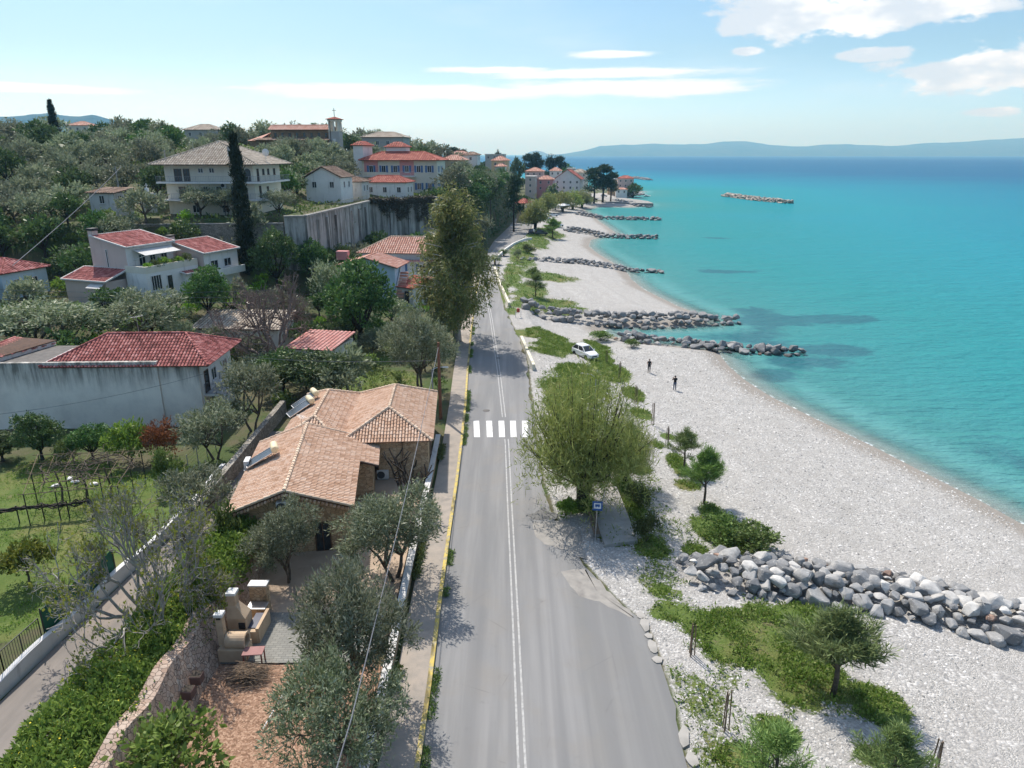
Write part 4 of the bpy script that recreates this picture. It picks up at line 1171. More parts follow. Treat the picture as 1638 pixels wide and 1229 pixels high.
def railing(parent, pts, z, h=0.95, m=None, gap=0.14, name='railing', bar=.012):
    mb = MB()
    for a, b_ in zip(pts[:-1], pts[1:]):
        L = math.hypot(b_[0] - a[0], b_[1] - a[1]); n = max(1, int(L / gap))
        for zz in (z + h, z + .1): mb.tube([(a[0], a[1], zz), (b_[0], b_[1], zz)], .025, 4)
        for i in range(n + 1):
            x, y = a[0] + (b_[0] - a[0]) * i / n, a[1] + (b_[1] - a[1]) * i / n
            mb.tube([(x, y, z), (x, y, z + h)], bar if i % 8 else .03, 4, cap=False)
    return mb.build(name, m or M_iron, parent)
def rect(x0, x1, y0, y1): return [(x0, y0), (x1, y0), (x1, y1), (x0, y1)]
def walls(parent, poly, z0, z1, m, name='wall'):
    mb = MB(); mb.prism(poly, z0, z1); return mb.build(name, m, parent)

# ------------------------------------------------------------------ the stone house beside the road
AX = math.radians(8.5); BX = math.radians(4.0)
SH = thing('stone_house', 'honey stone house with terracotta tiled gable and twin hipped roofs beside the road', 'house', (-14.4, 45, 2.6), AX)
def gable_wall(parent, x0, x1, y0, y1, z0, ze, zr, m, xm=None):
    xm = (x0 + x1) / 2 if xm is None else xm
    vs = []; 
    for y in (y0, y1): vs += [(x0, y, z0), (x1, y, z0), (x1, y, ze), (xm, y, zr), (x0, y, ze)]
    mb = MB(); mb.add(vs, [(0, 1, 2, 3, 4), (9, 8, 7, 6, 5), (1, 6, 7, 2), (5, 0, 4, 9), (2, 7, 8, 3), (3, 8, 9, 4), (0, 5, 6, 1)])
    return mb.build('wall', m, parent)
gable_wall(SH, -3.6, 3.25, -5.0, 5.9, -.2, 3.25, 4.45, M_stone, -.4)
walls(SH, rect(3.25, 4.5, 1.9, 5.6), -.2, 2.95, M_stone)
hip_roof(SH, -4.05, 3.65, -5.5, 6.1, 3.35, 4.70, 0, 0, 'y', xm=-.42, rm=T_ridge, tw=.22, rh=.36, h=.07)
# right slope carries on lower over the side wing
ks = (4.70 - 3.35) / 4.07
shed_roof(SH, [(4.95, 1.5, 3.35 - ks * 1.28), (4.95, 6.1, 3.35 - ks * 1.28), (3.70, 6.1, 3.335), (3.70, 1.5, 3.335)], T_terra, tw=.22, rh=.36)
c = MB()
for i in range(17):                                   # scalloped row of tile ends under the gable edge
    for s_, xa in ((-1, -4.0), (1, 3.6)):
        t = (i + .5) / 17; x = -.42 + (xa + .42) * t; z = 4.66 + (3.31 - 4.66) * t
        c.tube([(x, -5.62, z - .17), (x, -5.35, z - .13)], .085, 8)
c.build('tile_edge', T_terra, SH)
for (x, w_, h_, z) in ((-2.2, .9, 1.1, 1.0), (1.6, 1.0, 2.1, .1)):
    win(SH, (x, -5.0, z), (1, 0), w_, h_, M_brownf, name='window' if z > .5 else 'door', shutters=M_wood if z > .5 else None)
win(SH, (3.25, -2.5, .1), (0, 1), 1.0, 2.1, M_brownf, name='door')
win(SH, (3.25, -.2, 1.0), (0, 1), .9, 1.1, M_brownf)
EH = thing('stone_house_wing', 'rear wing of the stone house, two hipped terracotta roofs with a valley between', 'house', (-12.5, 56.5, 2.6), BX)
walls(EH, rect(-5.45, 5.55, -5.75, 5.25), -.2, 3.3, M_stone)
hip_roof(EH, -1.10, 5.95, -6.15, 5.65, 3.4, 5.02, 3.3, 2.7, rm=T_ridge, tw=.235, rh=.37, h=.07)
hip_roof(EH, -5.85, -1.12, -6.15, 5.65, 3.4, 4.55, 3.0, 2.3, rm=T_ridge, tw=.235, rh=.37, h=.07)
c = MB(); c.tube([(3.6, -5.86, 0), (3.6, -5.86, 3.2)], .05, 6); c.build('downpipe', M_wood, EH)
win(EH, (1.2, -5.75, .9), (1, 0), 1.0, 1.2, M_brownf)
win(EH, (5.55, -2.5, .9), (0, 1), .9, 1.2, M_brownf, shutters=M_wood); win(EH, (5.55, 1.8, .9), (0, 1), .9, 1.2, M_brownf, shutters=M_wood)
def solar_heater(name, label, px, py, rz, s_=1.0, z=5.9):
    x, y = W(px, py, z)
    t = thing(name, label, 'water heater', (x, y, z), rz, 'solar water heaters on the tiled roof')
    mb = MB(); mb.lathe([(0.0, -.62), (.22, -.60), (.27, -.5), (.27, .5), (.22, .60), (0, .62)], (0, 0, .62), 20, axis='X'); mb.build('tank', M_tank, t, smooth=False)
    mb = MB(); mb.add([(-.55, -.2, .42), (.55, -.2, .42), (.55, -1.95, -.45), (-.55, -1.95, -.45), (-.55, -.2, .34), (.55, -.2, .34), (.55, -1.95, -.53), (-.55, -1.95, -.53)], [(3, 2, 1, 0), (4, 5, 6, 7), (0, 1, 5, 4), (1, 2, 6, 5), (2, 3, 7, 6), (3, 0, 4, 7)])
    p = mb.build('solar_panel', M_solar, t)
    mb = MB()
    for a, b_ in (((-.57, -.2, .42), (-.57, -1.95, -.45)), ((.57, -.2, .42), (.57, -1.95, -.45)), ((-.57, -1.95, -.45), (.57, -1.95, -.45)), ((-.57, -.2, .42), (.57, -.2, .42))): mb.tube([a, b_], .035, 4)
    mb.build('panel_frame', M_steel, p)
    mb = MB()
    for sx_ in (-.45, .45):
        mb.tube([(sx_, .15, -.35), (sx_, .1, .42)], .03, 4); mb.tube([(sx_, -.3, .32), (sx_, .15, -.35)], .025, 4); mb.tube([(sx_, -1.8, -.5), (sx_, .15, -.35)], .025, 4)
    mb.build('stand', M_steel, t)
    return t
solar_heater('solar_water_heater', 'solar water heater with cream tank on the gabled roof of the stone house', 440, 728, R(-68), z=6.75)
solar_heater('solar_water_heater', 'solar water heater nearer the hip, on the rear wing roof', 497, 650, R(-58), z=6.6)
solar_heater('solar_water_heater', 'solar water heater behind another one, by the far edge of the rear wing roof', 504, 638, R(-58), z=6.75)
def air_con(label, loc, rz, group='air conditioner units of the stone house'):
    t = thing('air_conditioner', label, 'air conditioner', loc, rz, group)
    mb = MB(); mb.box((0, 0, .35), (.9, .36, .70), bev=.02); mb.build('casing', M_frame, t)
    mb = MB()
    for k in range(6): 
        r_ = .05 + .05 * k; mb.tube([(-.14 + math.cos(a * math.pi / 9) * r_, -.195, .36 + math.sin(a * math.pi / 9) * r_) for a in range(19)], .008, 3, cap=False)
    mb.build('fan_grille', M_iron, t)
    mb = MB(); mb.lathe([(0, -.188), (.30, -.187), (.30, -.182)], (-.14, 0, .36), 18, axis='Y'); mb.build('fan', mat('fan_shadow_grey', (0.10, 0.10, 0.105)), t)
    mb = MB()
    mb.box((0, .02, -.035), (.8, .42, .05)); mb.build('bracket', M_steel, t)
    return t
ca, sa = math.cos(AX), math.sin(AX)
def SHP(x, y, z): return (-14.4 + x * ca - y * sa, 45 + x * sa + y * ca, 2.6 + z)
air_con('air conditioner hung high on the near gable wall of the stone house', SHP(-.55, -5.28, 3.25), AX)
air_con('air conditioner standing on the left eave of the stone house', SHP(-4.05, 1.6, 3.3), AX + R(90))
x, y = W(613, 765, 2.8)
air_con('air conditioner on the courtyard floor by a wooden pallet', (x, y, 2.80), R(5))
# low walls round the courtyard, with a white coping
PW = thing('courtyard_wall', 'low stone wall with white coping between the courtyard and the pavement', 'wall')
ysw = np.linspace(17, 58.5, 60); xw = road_l(ysw) - 2.15
wall_strip('masonry', ysw, xw - .16, xw + .16, 2.5, 3.35, M_stone, PW)
wall_strip('coping', ysw, xw - .21, xw + .21, 3.353, 3.43, M_whitew, PW)
x0, y0 = W(598, 770, 2.8); x1, y1 = W(672, 770, 2.8)

# ------------------------------------------------------------------ house with the tall blank white wall
m_st, nt, b = new_mat('stained_white_wall')
v = ObjC(nt)
sz = nt.new('ShaderNodeSeparateXYZ'); nt.put(sz.inputs[0], v)
n2 = nt.noise(nt.mapping(v, scale=(1, 1, .12)), 1.6, 6, .7); n1 = nt.noise(v, .5, 5, .65)
top = nt.sstep(nt.math('ADD', sz.outputs[2], nt.math('MULTIPLY', nt.math('SUBTRACT', n2, .5), 3.4)), 3.4, 6.4)
cc = nt.mix(nt.sstep(n1, .35, .75), (0.74, 0.70, 0.64), (0.60, 0.57, 0.53))
cc = nt.mix(nt.math('MULTIPLY', top, nt.sstep(n2, .34, .62, .25, .92)), cc, (0.12, 0.115, 0.105))
nt.put(b.inputs['Base Color'], cc); b.inputs['Roughness'].default_value = .95; b.inputs['Specular IOR Level'].default_value = .1
WH = thing('white_house', 'two storey house with faded red hipped roof and a tall stained blank white wall', 'house', (-36, 62, 2.7), R(2))
walls(WH, rect(-6.4, 7.3, .5, 8.3), -.3, 5.9, M_white)
walls(WH, [(-12.5, .0), (3.6, .0), (3.6, .42), (-12.5, .42)], -.3, 6.35, m_st, 'blank_wall')
walls(WH, [(3.62, .2), (7.2, .2), (7.2, .48), (3.62, .48)], -.3, 5.85, m_st, 'blank_wall')
walls(WH, rect(-13.5, -6.42, .44, 7.5), -.3, 6.0, M_white, 'side_block')
mb = MB(); mb.prism(rect(-13.3, -6.5, .6, 7.3), 6.01, 6.06); mb.build('flat_roof', M_tar, WH)
mb = MB(); mb.prism([(-13.6, .43), (-11.6, .43), (-9.6, 7.6), (-13.6, 7.6)], 6.07, [6.9, 6.5, 6.5, 6.9]); mb.build('parapet', M_whitew, WH)
mb = MB(); tile_plane(mb, [(-13.7, .4, 6.9), (-13.7, .4, 6.9), (-9.5, 7.6, 6.9)][:0] or [(-13.65, .3, 6.92), (-11.5, .3, 6.55), (-9.5, 7.7, 6.55), (-13.65, 7.7, 6.92)], tw=.3); mb.build('roof', [T_red, M_under], WH)
hip_roof(WH, -6.8, 8.3, -.15, 9.0, 5.95, 8.0, 4.4, 3.4, 'x', T_red, rm=T_red, tw=.31, rh=.42, h=.085, xm=4.1)
mb = MB(); mb.tube([(-6.9, .5, 6.05), (-5.0, 2.6, 6.95)], .09, 4); mb.build('verge', M_white, WH)
walls(WH, rect(7.3, 9.4, .7, 4.6), 2.75, 2.95, M_whitew, 'balcony_slab')
railing(WH, [(7.4, .75), (9.35, .75), (9.35, 4.5), (7.4, 4.5)], 2.95, 1.0, gap=.12)
win(WH, (7.3, 1.6, 2.96), (0, 1), 1.0, 2.1, M_brownf, name='door', mull=0); win(WH, (7.3, 3.4, 3.6), (0, 1), 1.2, 1.2, M_frame)
win(WH, (7.3, 6.4, 3.6), (0, 1), 1.2, 1.2, M_frame); win(WH, (7.3, 2.2, .1), (0, 1), 1.2, 2.1, M_brownf, name='door')
wx = lambda lx, ly, lz: (-36 + lx * math.cos(R(2)) - ly * math.sin(R(2)), 62 + lx * math.sin(R(2)) + ly * math.cos(R(2)), 2.7 + lz)
t = thing('balcony_table', 'small white table on the iron railed balcony', 'table', wx(8.4, 2.9, 2.96))
mb = MB(); mb.lathe([(0, .70), (.42, .70), (.44, .72), (.42, .74), (0, .745)], n=18); mb.build('table_top', M_frame, t)
mb = MB(); mb.tube([(0, 0, 0), (0, 0, .7)], .05, 8); mb.lathe([(.26, 0), (.2, .03), (.05, .05)], n=12); mb.build('pedestal', M_frame, t)
for k, (dx, dy, rz) in enumerate(((.0, .75, 0), (.0, -.75, math.pi))):
    t = thing('balcony_chair', ['white plastic chair on the balcony, beyond the little table', 'white plastic chair on the balcony, before the little table'][k], 'chair', wx(8.4 + dx, 2.9 + dy, 2.96), rz)
    mb = MB(); mb.box((0, 0, .43), (.44, .44, .04), bev=.01); mb.build('seat', M_frame, t)
    mb = MB(); mb.box((0, .22, .68), (.44, .04, .46), bev=.01); mb.build('backrest', M_frame, t)
    for sx_ in (-.18, .18):
        for sy_ in (-.18, .18): mb = MB(); mb.tube([(sx_, sy_, 0), (sx_ * .95, sy_ * .95, .42)], .02, 5); mb.build('leg', M_frame, t)

# ------------------------------------------------------------------ white villa pair on the slope
def villa(label, N, rz, zb, Lx, Ly, ze, zh, roofm, name='white_villa'):
    t = thing(name, label, 'house', (N[0], N[1], zb), R(rz))
    vs = []
    for y in (0, Ly): vs += [(-Lx, y, -1.5), (0, y, -1.5), (0, y, ze), (-Lx, y, zh)]
    mb = MB(); mb.add(vs, [(0, 1, 2, 3), (7, 6, 5, 4), (1, 5, 6, 2), (4, 0, 3, 7), (2, 6, 7, 3)]); mb.build('wall', [M_pinkish], t)
    mb = MB(); mb.prism([(0.0, .0), (.05, .0), (.05, Ly), (0.0, Ly)], -1.5, ze - .05); mb.build('facade', M_white, t)
    k = (zh - ze) / Lx
    shed_roof(t, [(.45, -.25, ze - k * .45 + .08), (.45, Ly + .25, ze - k * .45 + .08), (-Lx - .2, Ly + .25, zh + k * .2 + .08), (-Lx - .2, -.25, zh + k * .2 + .08)], roofm, trim=M_whitew, tw=.34, rh=.5, h=.09)
    return t
V1 = villa('white villa with red mono pitched roof, tall chimney and planted roof terrace', (-51.2, 95), -20, 9.3, 5.6, 7.9, 6.0, 7.2, T_red)
mb = MB(); mb.box((-6.0, .6, 3.7), (.8, .9, 8.4)); mb.build('chimney', M_pinkish, V1)
mb = MB(); mb.box((-6.0, .6, 8.1), (1.0, 1.1, .3)); mb.build('chimney_cap', M_iron, V1)
walls(V1, rect(.06, 3.6, -.6, 8.6), -1.5, 2.75, M_white, 'terrace_block')
mb = MB()
for a in (rect(3.35, 3.62, -.62, 8.62), rect(.06, 3.34, -.62, -.38), rect(.06, 3.34, 8.38, 8.62)): mb.prism(a, 2.752, 3.65)
mb.build('parapet', M_cream, V1)
for k in range(6):
    g = thing('terrace_planter', ['leafy pot at the near corner of the villa terrace', 'pot of low green plants second along the villa terrace', 'pot with a taller shrub on the villa terrace', 'round bushy pot on the middle of the villa terrace', 'pot of green plants near the far end of the villa terrace', 'leafy pot at the far corner of the villa terrace'][k], 'potted plant', V1.matrix_basis @ Vector((3.0, .4 + 1.35 * k, 2.77)), 0, 'pots on the villa terrace')
    mb = MB(); mb.lathe([(.2, 0), (.3, .5), (.33, .52), (.27, .52)], n=10); mb.build('pot', M_whitew, g)
    link('plant', PROTO['bush' if k % 2 else 'bright_bush'][k % 2][1], g, (0, 0, .3), k, .5 + .1 * (k % 3))
win(V1, (.05, 2.4, 3.3), (0, 1), 1.1, 1.5, shutters=None); win(V1, (.05, 4.2, 2.78), (0, 1), 1.0, 2.1, name='door'); win(V1, (.05, 6.2, 3.5), (0, 1), 1.1, 1.2)
mb = MB(); mb.add([(.1, 1.0, 5.55), (.1, 7.2, 5.55), (2.3, 7.2, 4.9), (2.3, 1.0, 4.9)], [(0, 1, 2, 3)]); mb.tube([(2.3, 1.0, 4.9), (2.3, 7.2, 4.9)], .05, 5); mb.build('awning', M_whitew, V1)
for y in (1.0, 4.0, 7.2): mb = MB(); mb.tube([(.08, y, 4.2), (2.3, y, 4.9)], .035, 4); mb.build('awning_arm', M_frame, V1)
win(V1, (-3.4, 0, 3.0), (1, 0), .35, 2.6, mull=0); win(V1, (-2.5, 0, 1.6), (1, 0), .7, .5)
win(V1, (3.6, .9, .4), (0, 1), 1.7, 2.0, mull=3); win(V1, (3.6, 3.2, .0), (0, 1), 1.0, 2.1, name='door', mull=0)
walls(V1, rect(-7.5, -.3, -3.6, -.02), -1.5, 1.9, M_pinkish, 'wing_wall')
shed_roof(V1, [(-.0, -3.9, 1.8), (-.0, -.1, 2.9), (-7.8, -.1, 2.9), (-7.8, -3.9, 1.8)][:0] or [(-7.8, -3.9, 1.95), (.0, -3.9, 1.95), (.0, -.05, 3.1), (-7.8, -.05, 3.1)], T_red, trim=M_whitew, tw=.34, rh=.5, h=.09)
win(V1, (-1.6, -3.6, .3), (1, 0), 1.2, .9)
mb = MB(); mb.add([(-2.8, -3.62, 1.7), (-.4, -3.62, 1.7), (-.4, -4.6, 1.2), (-2.8, -4.6, 1.2)], [(0, 1, 2, 3)]); mb.build('awning', M_whitew, V1)
V2 = villa('smaller white villa with red mono pitched roof behind the terrace villa', (-44, 102), -20, 9.3, 5.3, 6.9, 4.3, 5.6, T_red)
mb = MB(); mb.box((-5.3, -.2, 4.3), (.7, .8, 4.4)); mb.build('chimney', M_pinkish, V2); mb = MB(); mb.box((-5.3, -.2, 6.6), (.9, 1.0, .2)); mb.build('chimney_cap', M_iron, V2)
win(V2, (.05, 1.9, 1.9), (0, 1), 1.5, 1.2); win(V2, (.05, 4.6, 1.9), (0, 1), 1.5, 1.2); walls(V2, rect(.06, 1.4, .2, 6.7), .9, 1.1, M_white, 'balcony_slab'); walls(V2, rect(1.2, 1.42, .2, 6.7), 1.1, 1.9, M_white, 'balcony_front')
walls(V2, rect(-5.2, -.2, -3.6, -.02), -1.5, 2.0, M_white, 'wing_wall')
shed_roof(V2, [(.3, -3.9, 1.9), (.3, -.05, 1.9), (-5.3, -.05, 3.2), (-5.3, -3.9, 3.2)], T_red, trim=M_whitew, tw=.34, rh=.5, h=.09)
win(V2, (-.2, -1.8, .2), (0, 1), 1.6, 1.5, mull=2)

# ------------------------------------------------------------------ big villa on the terrace
zb = 17.0
BV = thing('hillside_villa', 'large cream three storey villa with bleached hipped roof and long balconies', 'house', (-51.5, 126, zb), R(-2))
walls(BV, rect(-7.7, 7.6, 0, 13), -2, 8.4, M_cream)
hip_roof(BV, -9.3, 9.2, -1.9, 15, 8.35, 12.1, 7.6, 7.4, 'y', T_beige, M_underb, T_beige, tw=.42, rh=.7, h=.11, r=.16)
mb = MB(); mb.box((3.6, 1.2, 9.9), (.75, .75, 2.6)); mb.build('chimney', M_greyw, BV)
for zz in (5.55, 2.7):
    mb = MB(); mb.prism(rect(-8.6, 9.4, -1.55, -.01), zz - .25, zz); mb.prism(rect(7.61, 9.4, -.008, 13), zz - .25, zz); mb.build('balcony_slab', M_white, BV)
    railing(BV, [(-8.55, -.1), (-8.55, -1.5), (9.3, -1.5), (9.3, 12.8)], zz, .95, M_rail, gap=.28, bar=.014)
for x, w_, h_, z in ((-5.4, 1.3, 2.1, 5.57), (-3.9, 1.1, 2.1, 5.57), (-1.4, .9, .8, 7.0), (.5, .9, .8, 7.0), (-5.0, 1.2, 2.0, 2.72), (1.4, 1.1, 1.4, 3.4), (-.9, .9, .8, 4.0), (-3, 1.2, 1.3, .4), (2.2, 1.2, 1.3, .4)):
    win(BV, (x, 0, z), (1, 0), w_, h_, M_brownf if h_ > 1.5 else M_frame, name='door' if h_ > 1.9 else 'window')
for x, z in ((4.9, 5.57), (6.6, 5.57), (5.8, 2.72)):
    mb = MB(); n = 10
    pts = [(-.55, 0)] + [(-.55 * math.cos(math.pi * k / n), 1.6 + .55 * math.sin(math.pi * k / n)) for k in range(n + 1)] + [(.55, 0)]
    mb.add([(x + p, -.03, z + q) for p, q in pts] + [(x + p, .05, z + q) for p, q in pts], [tuple(range(len(pts)))] + [(i, i + len(pts), (i + 1) % len(pts) + len(pts), (i + 1) % len(pts)) for i in range(len(pts))])
    mb.build('arched_door', M_glass, BV)
for y, z, h_ in ((2, 5.57, 2.1), (4.6, 6.6, 1.0), (7, 6.6, 1.0), (2.4, 2.72, 2.1), (6, 3.5, 1.1), (10, 6.5, 1.1)): win(BV, (7.6, y, z), (0, 1), .9, h_, M_brownf, name='door' if h_ > 2 else 'window')
t = thing('satellite_dish', 'pale round dish standing on the bleached roof of the large villa', 'satellite dish', BV.matrix_basis @ Vector((8.2, 5, 9.0)))
mb = MB(); mb.tube([(0, 0, -.4), (0, 0, 1.2)], .04, 5); mb.build('mast', M_steel, t)
mb = MB(); mb.lathe([(.02, 0), (.35, .05), (.62, .16), (.6, .19), (.3, .08), (0.01, .03)], (0, -.1, 1.35), 16, axis='Y'); mb.build('dish', M_frame, t)
air_con('air conditioner high on the front of the large cream villa', BV.matrix_basis @ Vector((2.4, -.25, 4.6)), R(-2), None)

# ------------------------------------------------------------------ concrete retaining wall below the terrace
m_ret, nt, b = new_mat('streaked_concrete')
v = P3(nt)
n2 = nt.noise(nt.mapping(v, scale=(1, 1, .08)), .9, 6, .7); n1 = nt.noise(v, .25, 5, .65)
cc = nt.mix(nt.sstep(n1, .35, .7), (0.42, 0.41, 0.39), (0.27, 0.26, 0.245)); cc = nt.mix(nt.sstep(n2, .44, .62, 0, .92), cc, (0.10, 0.095, 0.085))
nt.put(b.inputs['Base Color'], cc); b.inputs['Roughness'].default_value = .95
RW = thing('retaining_wall', 'tall streaked concrete retaining wall below the terrace houses', 'wall')
rp = [(-37.2, 118.6), (-34.2, 119.6), (-32.7, 140), (-31.2, 160.4), (-18.5, 172.4), (-16.0, 184)]
for i, (a, b_) in enumerate(zip(rp[:-1], rp[1:])):
    d = Vector((b_[0] - a[0], b_[1] - a[1])).normalized(); n = Vector((d.y, -d.x)) * .35
    mb = MB(); mb.prism([(a[0], a[1]), (a[0] + n.x, a[1] + n.y), (b_[0] + n.x, b_[1] + n.y), (b_[0], b_[1])], 1, 17.2 - .02 * i); mb.build('wall_face', m_ret, RW)
    L = math.hypot(b_[0] - a[0], b_[1] - a[1])
    for k in range(1, int(L / 5)):
        q = k * 5 / L; x, y = a[0] + (b_[0] - a[0]) * q + n.x * 1.5, a[1] + (b_[1] - a[1]) * q + n.y * 1.5
        mb = MB(); mb.box((x, y, 8.6), (.5, .5, 15.6), math.atan2(d.y, d.x)); mb.build('buttress', m_ret, RW)
    mb = MB(); mb.prism([(a[0] - n.x, a[1] - n.y), (a[0] + n.x * 1.6, a[1] + n.y * 1.6), (b_[0] + n.x * 1.6, b_[1] + n.y * 1.6), (b_[0] - n.x, b_[1] - n.y)], 17.22, 17.5); mb.build('coping', M_conc, RW)
t = thing('terrace_stone_wall', 'rough stone wall at the foot of the large villa garden', 'wall')
mb = MB(); mb.prism([(-62, 115.6), (-37.3, 118.2), (-37.3, 118.9), (-62, 116.3)], 8, 16.2); mb.build('wall_face', M_grstone, t)
mb = MB(); mb.prism([(-62, 115.5), (-37.3, 118.1), (-37.3, 118.95), (-62, 116.35)], 16.21, 16.4); mb.build('coping', M_conc, t)
t = thing('terrace_railing', 'yellowish metal railing along the top of the retaining wall', 'railing')
railing(t, [(-34.2, 120.3), (-32.9, 140), (-31.6, 160.2)], 17.5, 1.0, mat('ochre_metal', (0.35, 0.30, 0.14)), gap=.5, name='rail')

# ------------------------------------------------------------------ pink and white guest house, terrace cottages
GH = thing('guest_house', 'white and pink guest house with blue shutters and red tiled roof', 'house', (-30.0, 194, 17.3), R(-6), None, 1.24)
walls(GH, rect(-7.5, 8.5, 0, 9), -4, 6.6, M_cream); walls(GH, rect(-9.6, -7.52, 1, 8), -4, 9.6, M_white, 'tower')
for x in (-5.6, 2.1): walls(GH, rect(x - 1.5, x + 1.5, -.06, -.01), 3.6, 6.55, M_pink, 'pink_bay')
hip_roof(GH, -8.0, 9.1, -.9, 9.9, 6.65, 8.3, 3.6, 4.2, 'x', T_redn, tw=.5, rh=.8, h=.1, r=.14)
hip_roof(GH, -10.0, -7.1, .6, 8.4, 9.65, 10.5, 1.4, 1.4, 'y', T_redn, tw=.5, rh=.8, h=.1, caps=False)
walls(GH, rect(-3.4, .9, 4.5, 8), 6.7, 9.3, M_white, 'tower'); hip_roof(GH, -3.8, 1.3, 4.1, 8.4, 9.35, 10.4, 1.9, 1.9, 'x', T_redn, tw=.5, rh=.8, h=.1, caps=False)
for x in (-5.6, -2.9, -.4, 2.1, 4.6, 6.9):
    for z in (.7, 4.2): win(GH, (x, -.06 if abs(x + 5.6) < .1 or abs(x - 2.1) < .1 else 0, z), (1, 0), .9, 1.4, M_frame, shutters=M_bluesh if z > 1 or x > -.5 else None)
for y in (2, 5): 
    for z in (.7, 4.2): win(GH, (8.5, y, z), (0, 1), .8, 1.3, M_frame, shutters=M_bluesh)
walls(GH, rect(-7.2, -2.0, -1.3, -.08), 3.3, 3.5, M_white, 'balcony_slab'); walls(GH, rect(-7.2, -2.0, -1.3, -1.2), 3.5, 4.3, M_cream, 'balcony_front')
walls(GH, rect(.6, 4.0, -1.3, -.08), 3.3, 3.5, M_white, 'balcony_slab'); railing(GH, [(.6, -1.25), (4.0, -1.25)], 3.5, .9, M_frame, gap=.3)
def cottage(name, label, x, y, z, rz, w_, d_, h_, wm, tm, kind='hip', rise=1.3, wins=(), storeys=1, tw=.45, sh=None, cat='house', axis='x', deep=4):
    t = thing(name, label, cat, (x, y, z), R(rz))
    walls(t, rect(-w_ / 2, w_ / 2, 0, d_), -deep, h_, wm)
    o = .45
    if kind == 'hip': hip_roof(t, -w_ / 2 - o, w_ / 2 + o, -o, d_ + o, h_ + .05, h_ + rise, min(w_, d_) * .48, min(w_, d_) * .48, axis, tm, tw=tw, rh=tw * 1.6, h=.1, r=.13)
    elif kind == 'gable':
        if axis == 'y': gable_wall(t, -w_ / 2 + .01, w_ / 2 - .01, .01, d_ - .01, h_ - .02, h_, h_ + rise - .12, wm)
        hip_roof(t, -w_ / 2 - o, w_ / 2 + o, -o, d_ + o, h_ + .05, h_ + rise, 0, 0, axis, tm, tw=tw, rh=tw * 1.6, h=.1, r=.13)
    elif kind == 'shed': shed_roof(t, [(-w_ / 2 - o, -o, h_ + .05), (w_ / 2 + o, -o, h_ + .05), (w_ / 2 + o, d_ + o, h_ + rise), (-w_ / 2 - o, d_ + o, h_ + rise)], tm, tw=tw, rh=tw * 1.6, h=.09)
    elif kind == 'flat':
        mb = MB(); mb.prism(rect(-w_ / 2 - .3, w_ / 2 + .3, -.3, d_ + .3), h_ + .01, h_ + .35); mb.build('roof', M_whitew, t)
    for s_ in range(storeys):
        n = max(1, int(w_ / 3.0))
        for i in range(n):
            xx = -w_ / 2 + w_ * (i + .5) / n
            win(t, (xx, 0, 3.0 * s_ + .9), (1, 0), 1.0, 1.3, M_frame, shutters=sh)
        for yy in (d_ * .3, d_ * .7): win(t, (w_ / 2, yy, 3.0 * s_ + .9), (0, 1), .9, 1.3, M_frame, shutters=sh)
    return t
cottage('terrace_cottage', 'white cottage with a brown tiled mono pitched roof beside the guest house', -40.2, 157, 19.3, -8, 7.8, 7, 3.0, M_white, T_brown, 'gable', 2.2, axis='y')
cottage('terrace_annexe', 'dark fronted annexe with brown tiles between cottage and guest house', -36.4, 166, 18.2, -8, 5.4, 5, 2.9, M_whitew, T_brown, 'hip', 1.0)
cottage('terrace_garage', 'low white building with bright red roof in front of the guest house', -30.4, 176, 17.4, -8, 10.4, 6.5, 3.2, M_white, T_redn, 'hip', 1.5)

# ------------------------------------------------------------------ church on the ridge
CH = thing('church', 'stone church on the ridge with tiled nave roof and bell tower with a cross', 'church', (-62.5, 220, 28.2), R(-4), None, (1, 1, .82))
M_chst = stone_mat('brown_church_stone', [(0.20, 0.14, 0.09), (0.28, 0.20, 0.13), (0.33, 0.25, 0.17)], 1.4, (0.15, 0.11, 0.08))
walls(CH, rect(-13, 8.8, 0, 11), -4, 3.4, M_chst); hip_roof(CH, -13.6, 9.2, -.8, 11.8, 3.4, 4.6, .0, .0, 'x', T_brown, rm=T_salmon, tw=.6, rh=.9, h=.12, caps=False)
walls(CH, rect(-9.3, 8.6, 3.1, 7.9), 3.5, 7.0, M_chst, 'nave_wall'); hip_roof(CH, -9.9, 9.0, 2.5, 8.5, 7.0, 8.6, 0, 0, 'x', T_salmon, tw=.6, rh=.9, h=.12, r=.2)
walls(CH, [(-13.5, 2.4), (-16.5, 4), (-16.5, 7), (-13.5, 8.6)], -4, 3.2, M_chst, 'apse_wall')
mb = MB(); mb.add([(-13.3, 2, 3.3), (-17, 3.7, 3.3), (-17, 7.3, 3.3), (-13.3, 9, 3.3), (-10, 5.5, 6.3)], [(0, 4, 1), (1, 4, 2), (2, 4, 3)]); mb.build('apse_roof', T_salmon, CH)
for i in range(8): mb = MB(); mb.box((-8 + 2.2 * i, 3.06, 5.2), (.7, .1, 1.5)); mb.build('window', M_glass, CH)
walls(CH, rect(8.9, 12.1, .6, 3.8), -4, 6.3, M_greyw, 'tower')
mb = MB(); mb.box((10.5, .57, 3.0), (.9, .08, 1.7)); mb.build('tower_window', M_frame, CH)
mb = MB()
for x in (9.15, 10.5, 11.85):
    for y in (.85, 2.2, 3.55):
        if x == 10.5 and y == 2.2: continue
        mb.box((x, y, 8.0), (.42, .42, 3.38))
mb.prism(rect(8.75, 12.25, .45, 3.95), 6.31, 6.5); mb.prism(rect(8.8, 12.2, .5, 3.9), 9.75, 10.4); mb.build('belfry', M_cream, CH)
hip_roof(CH, 8.4, 12.6, .1, 4.3, 10.42, 11.3, 2.09, 2.09, 'y', T_redn, tw=.5, rh=.7, caps=False)
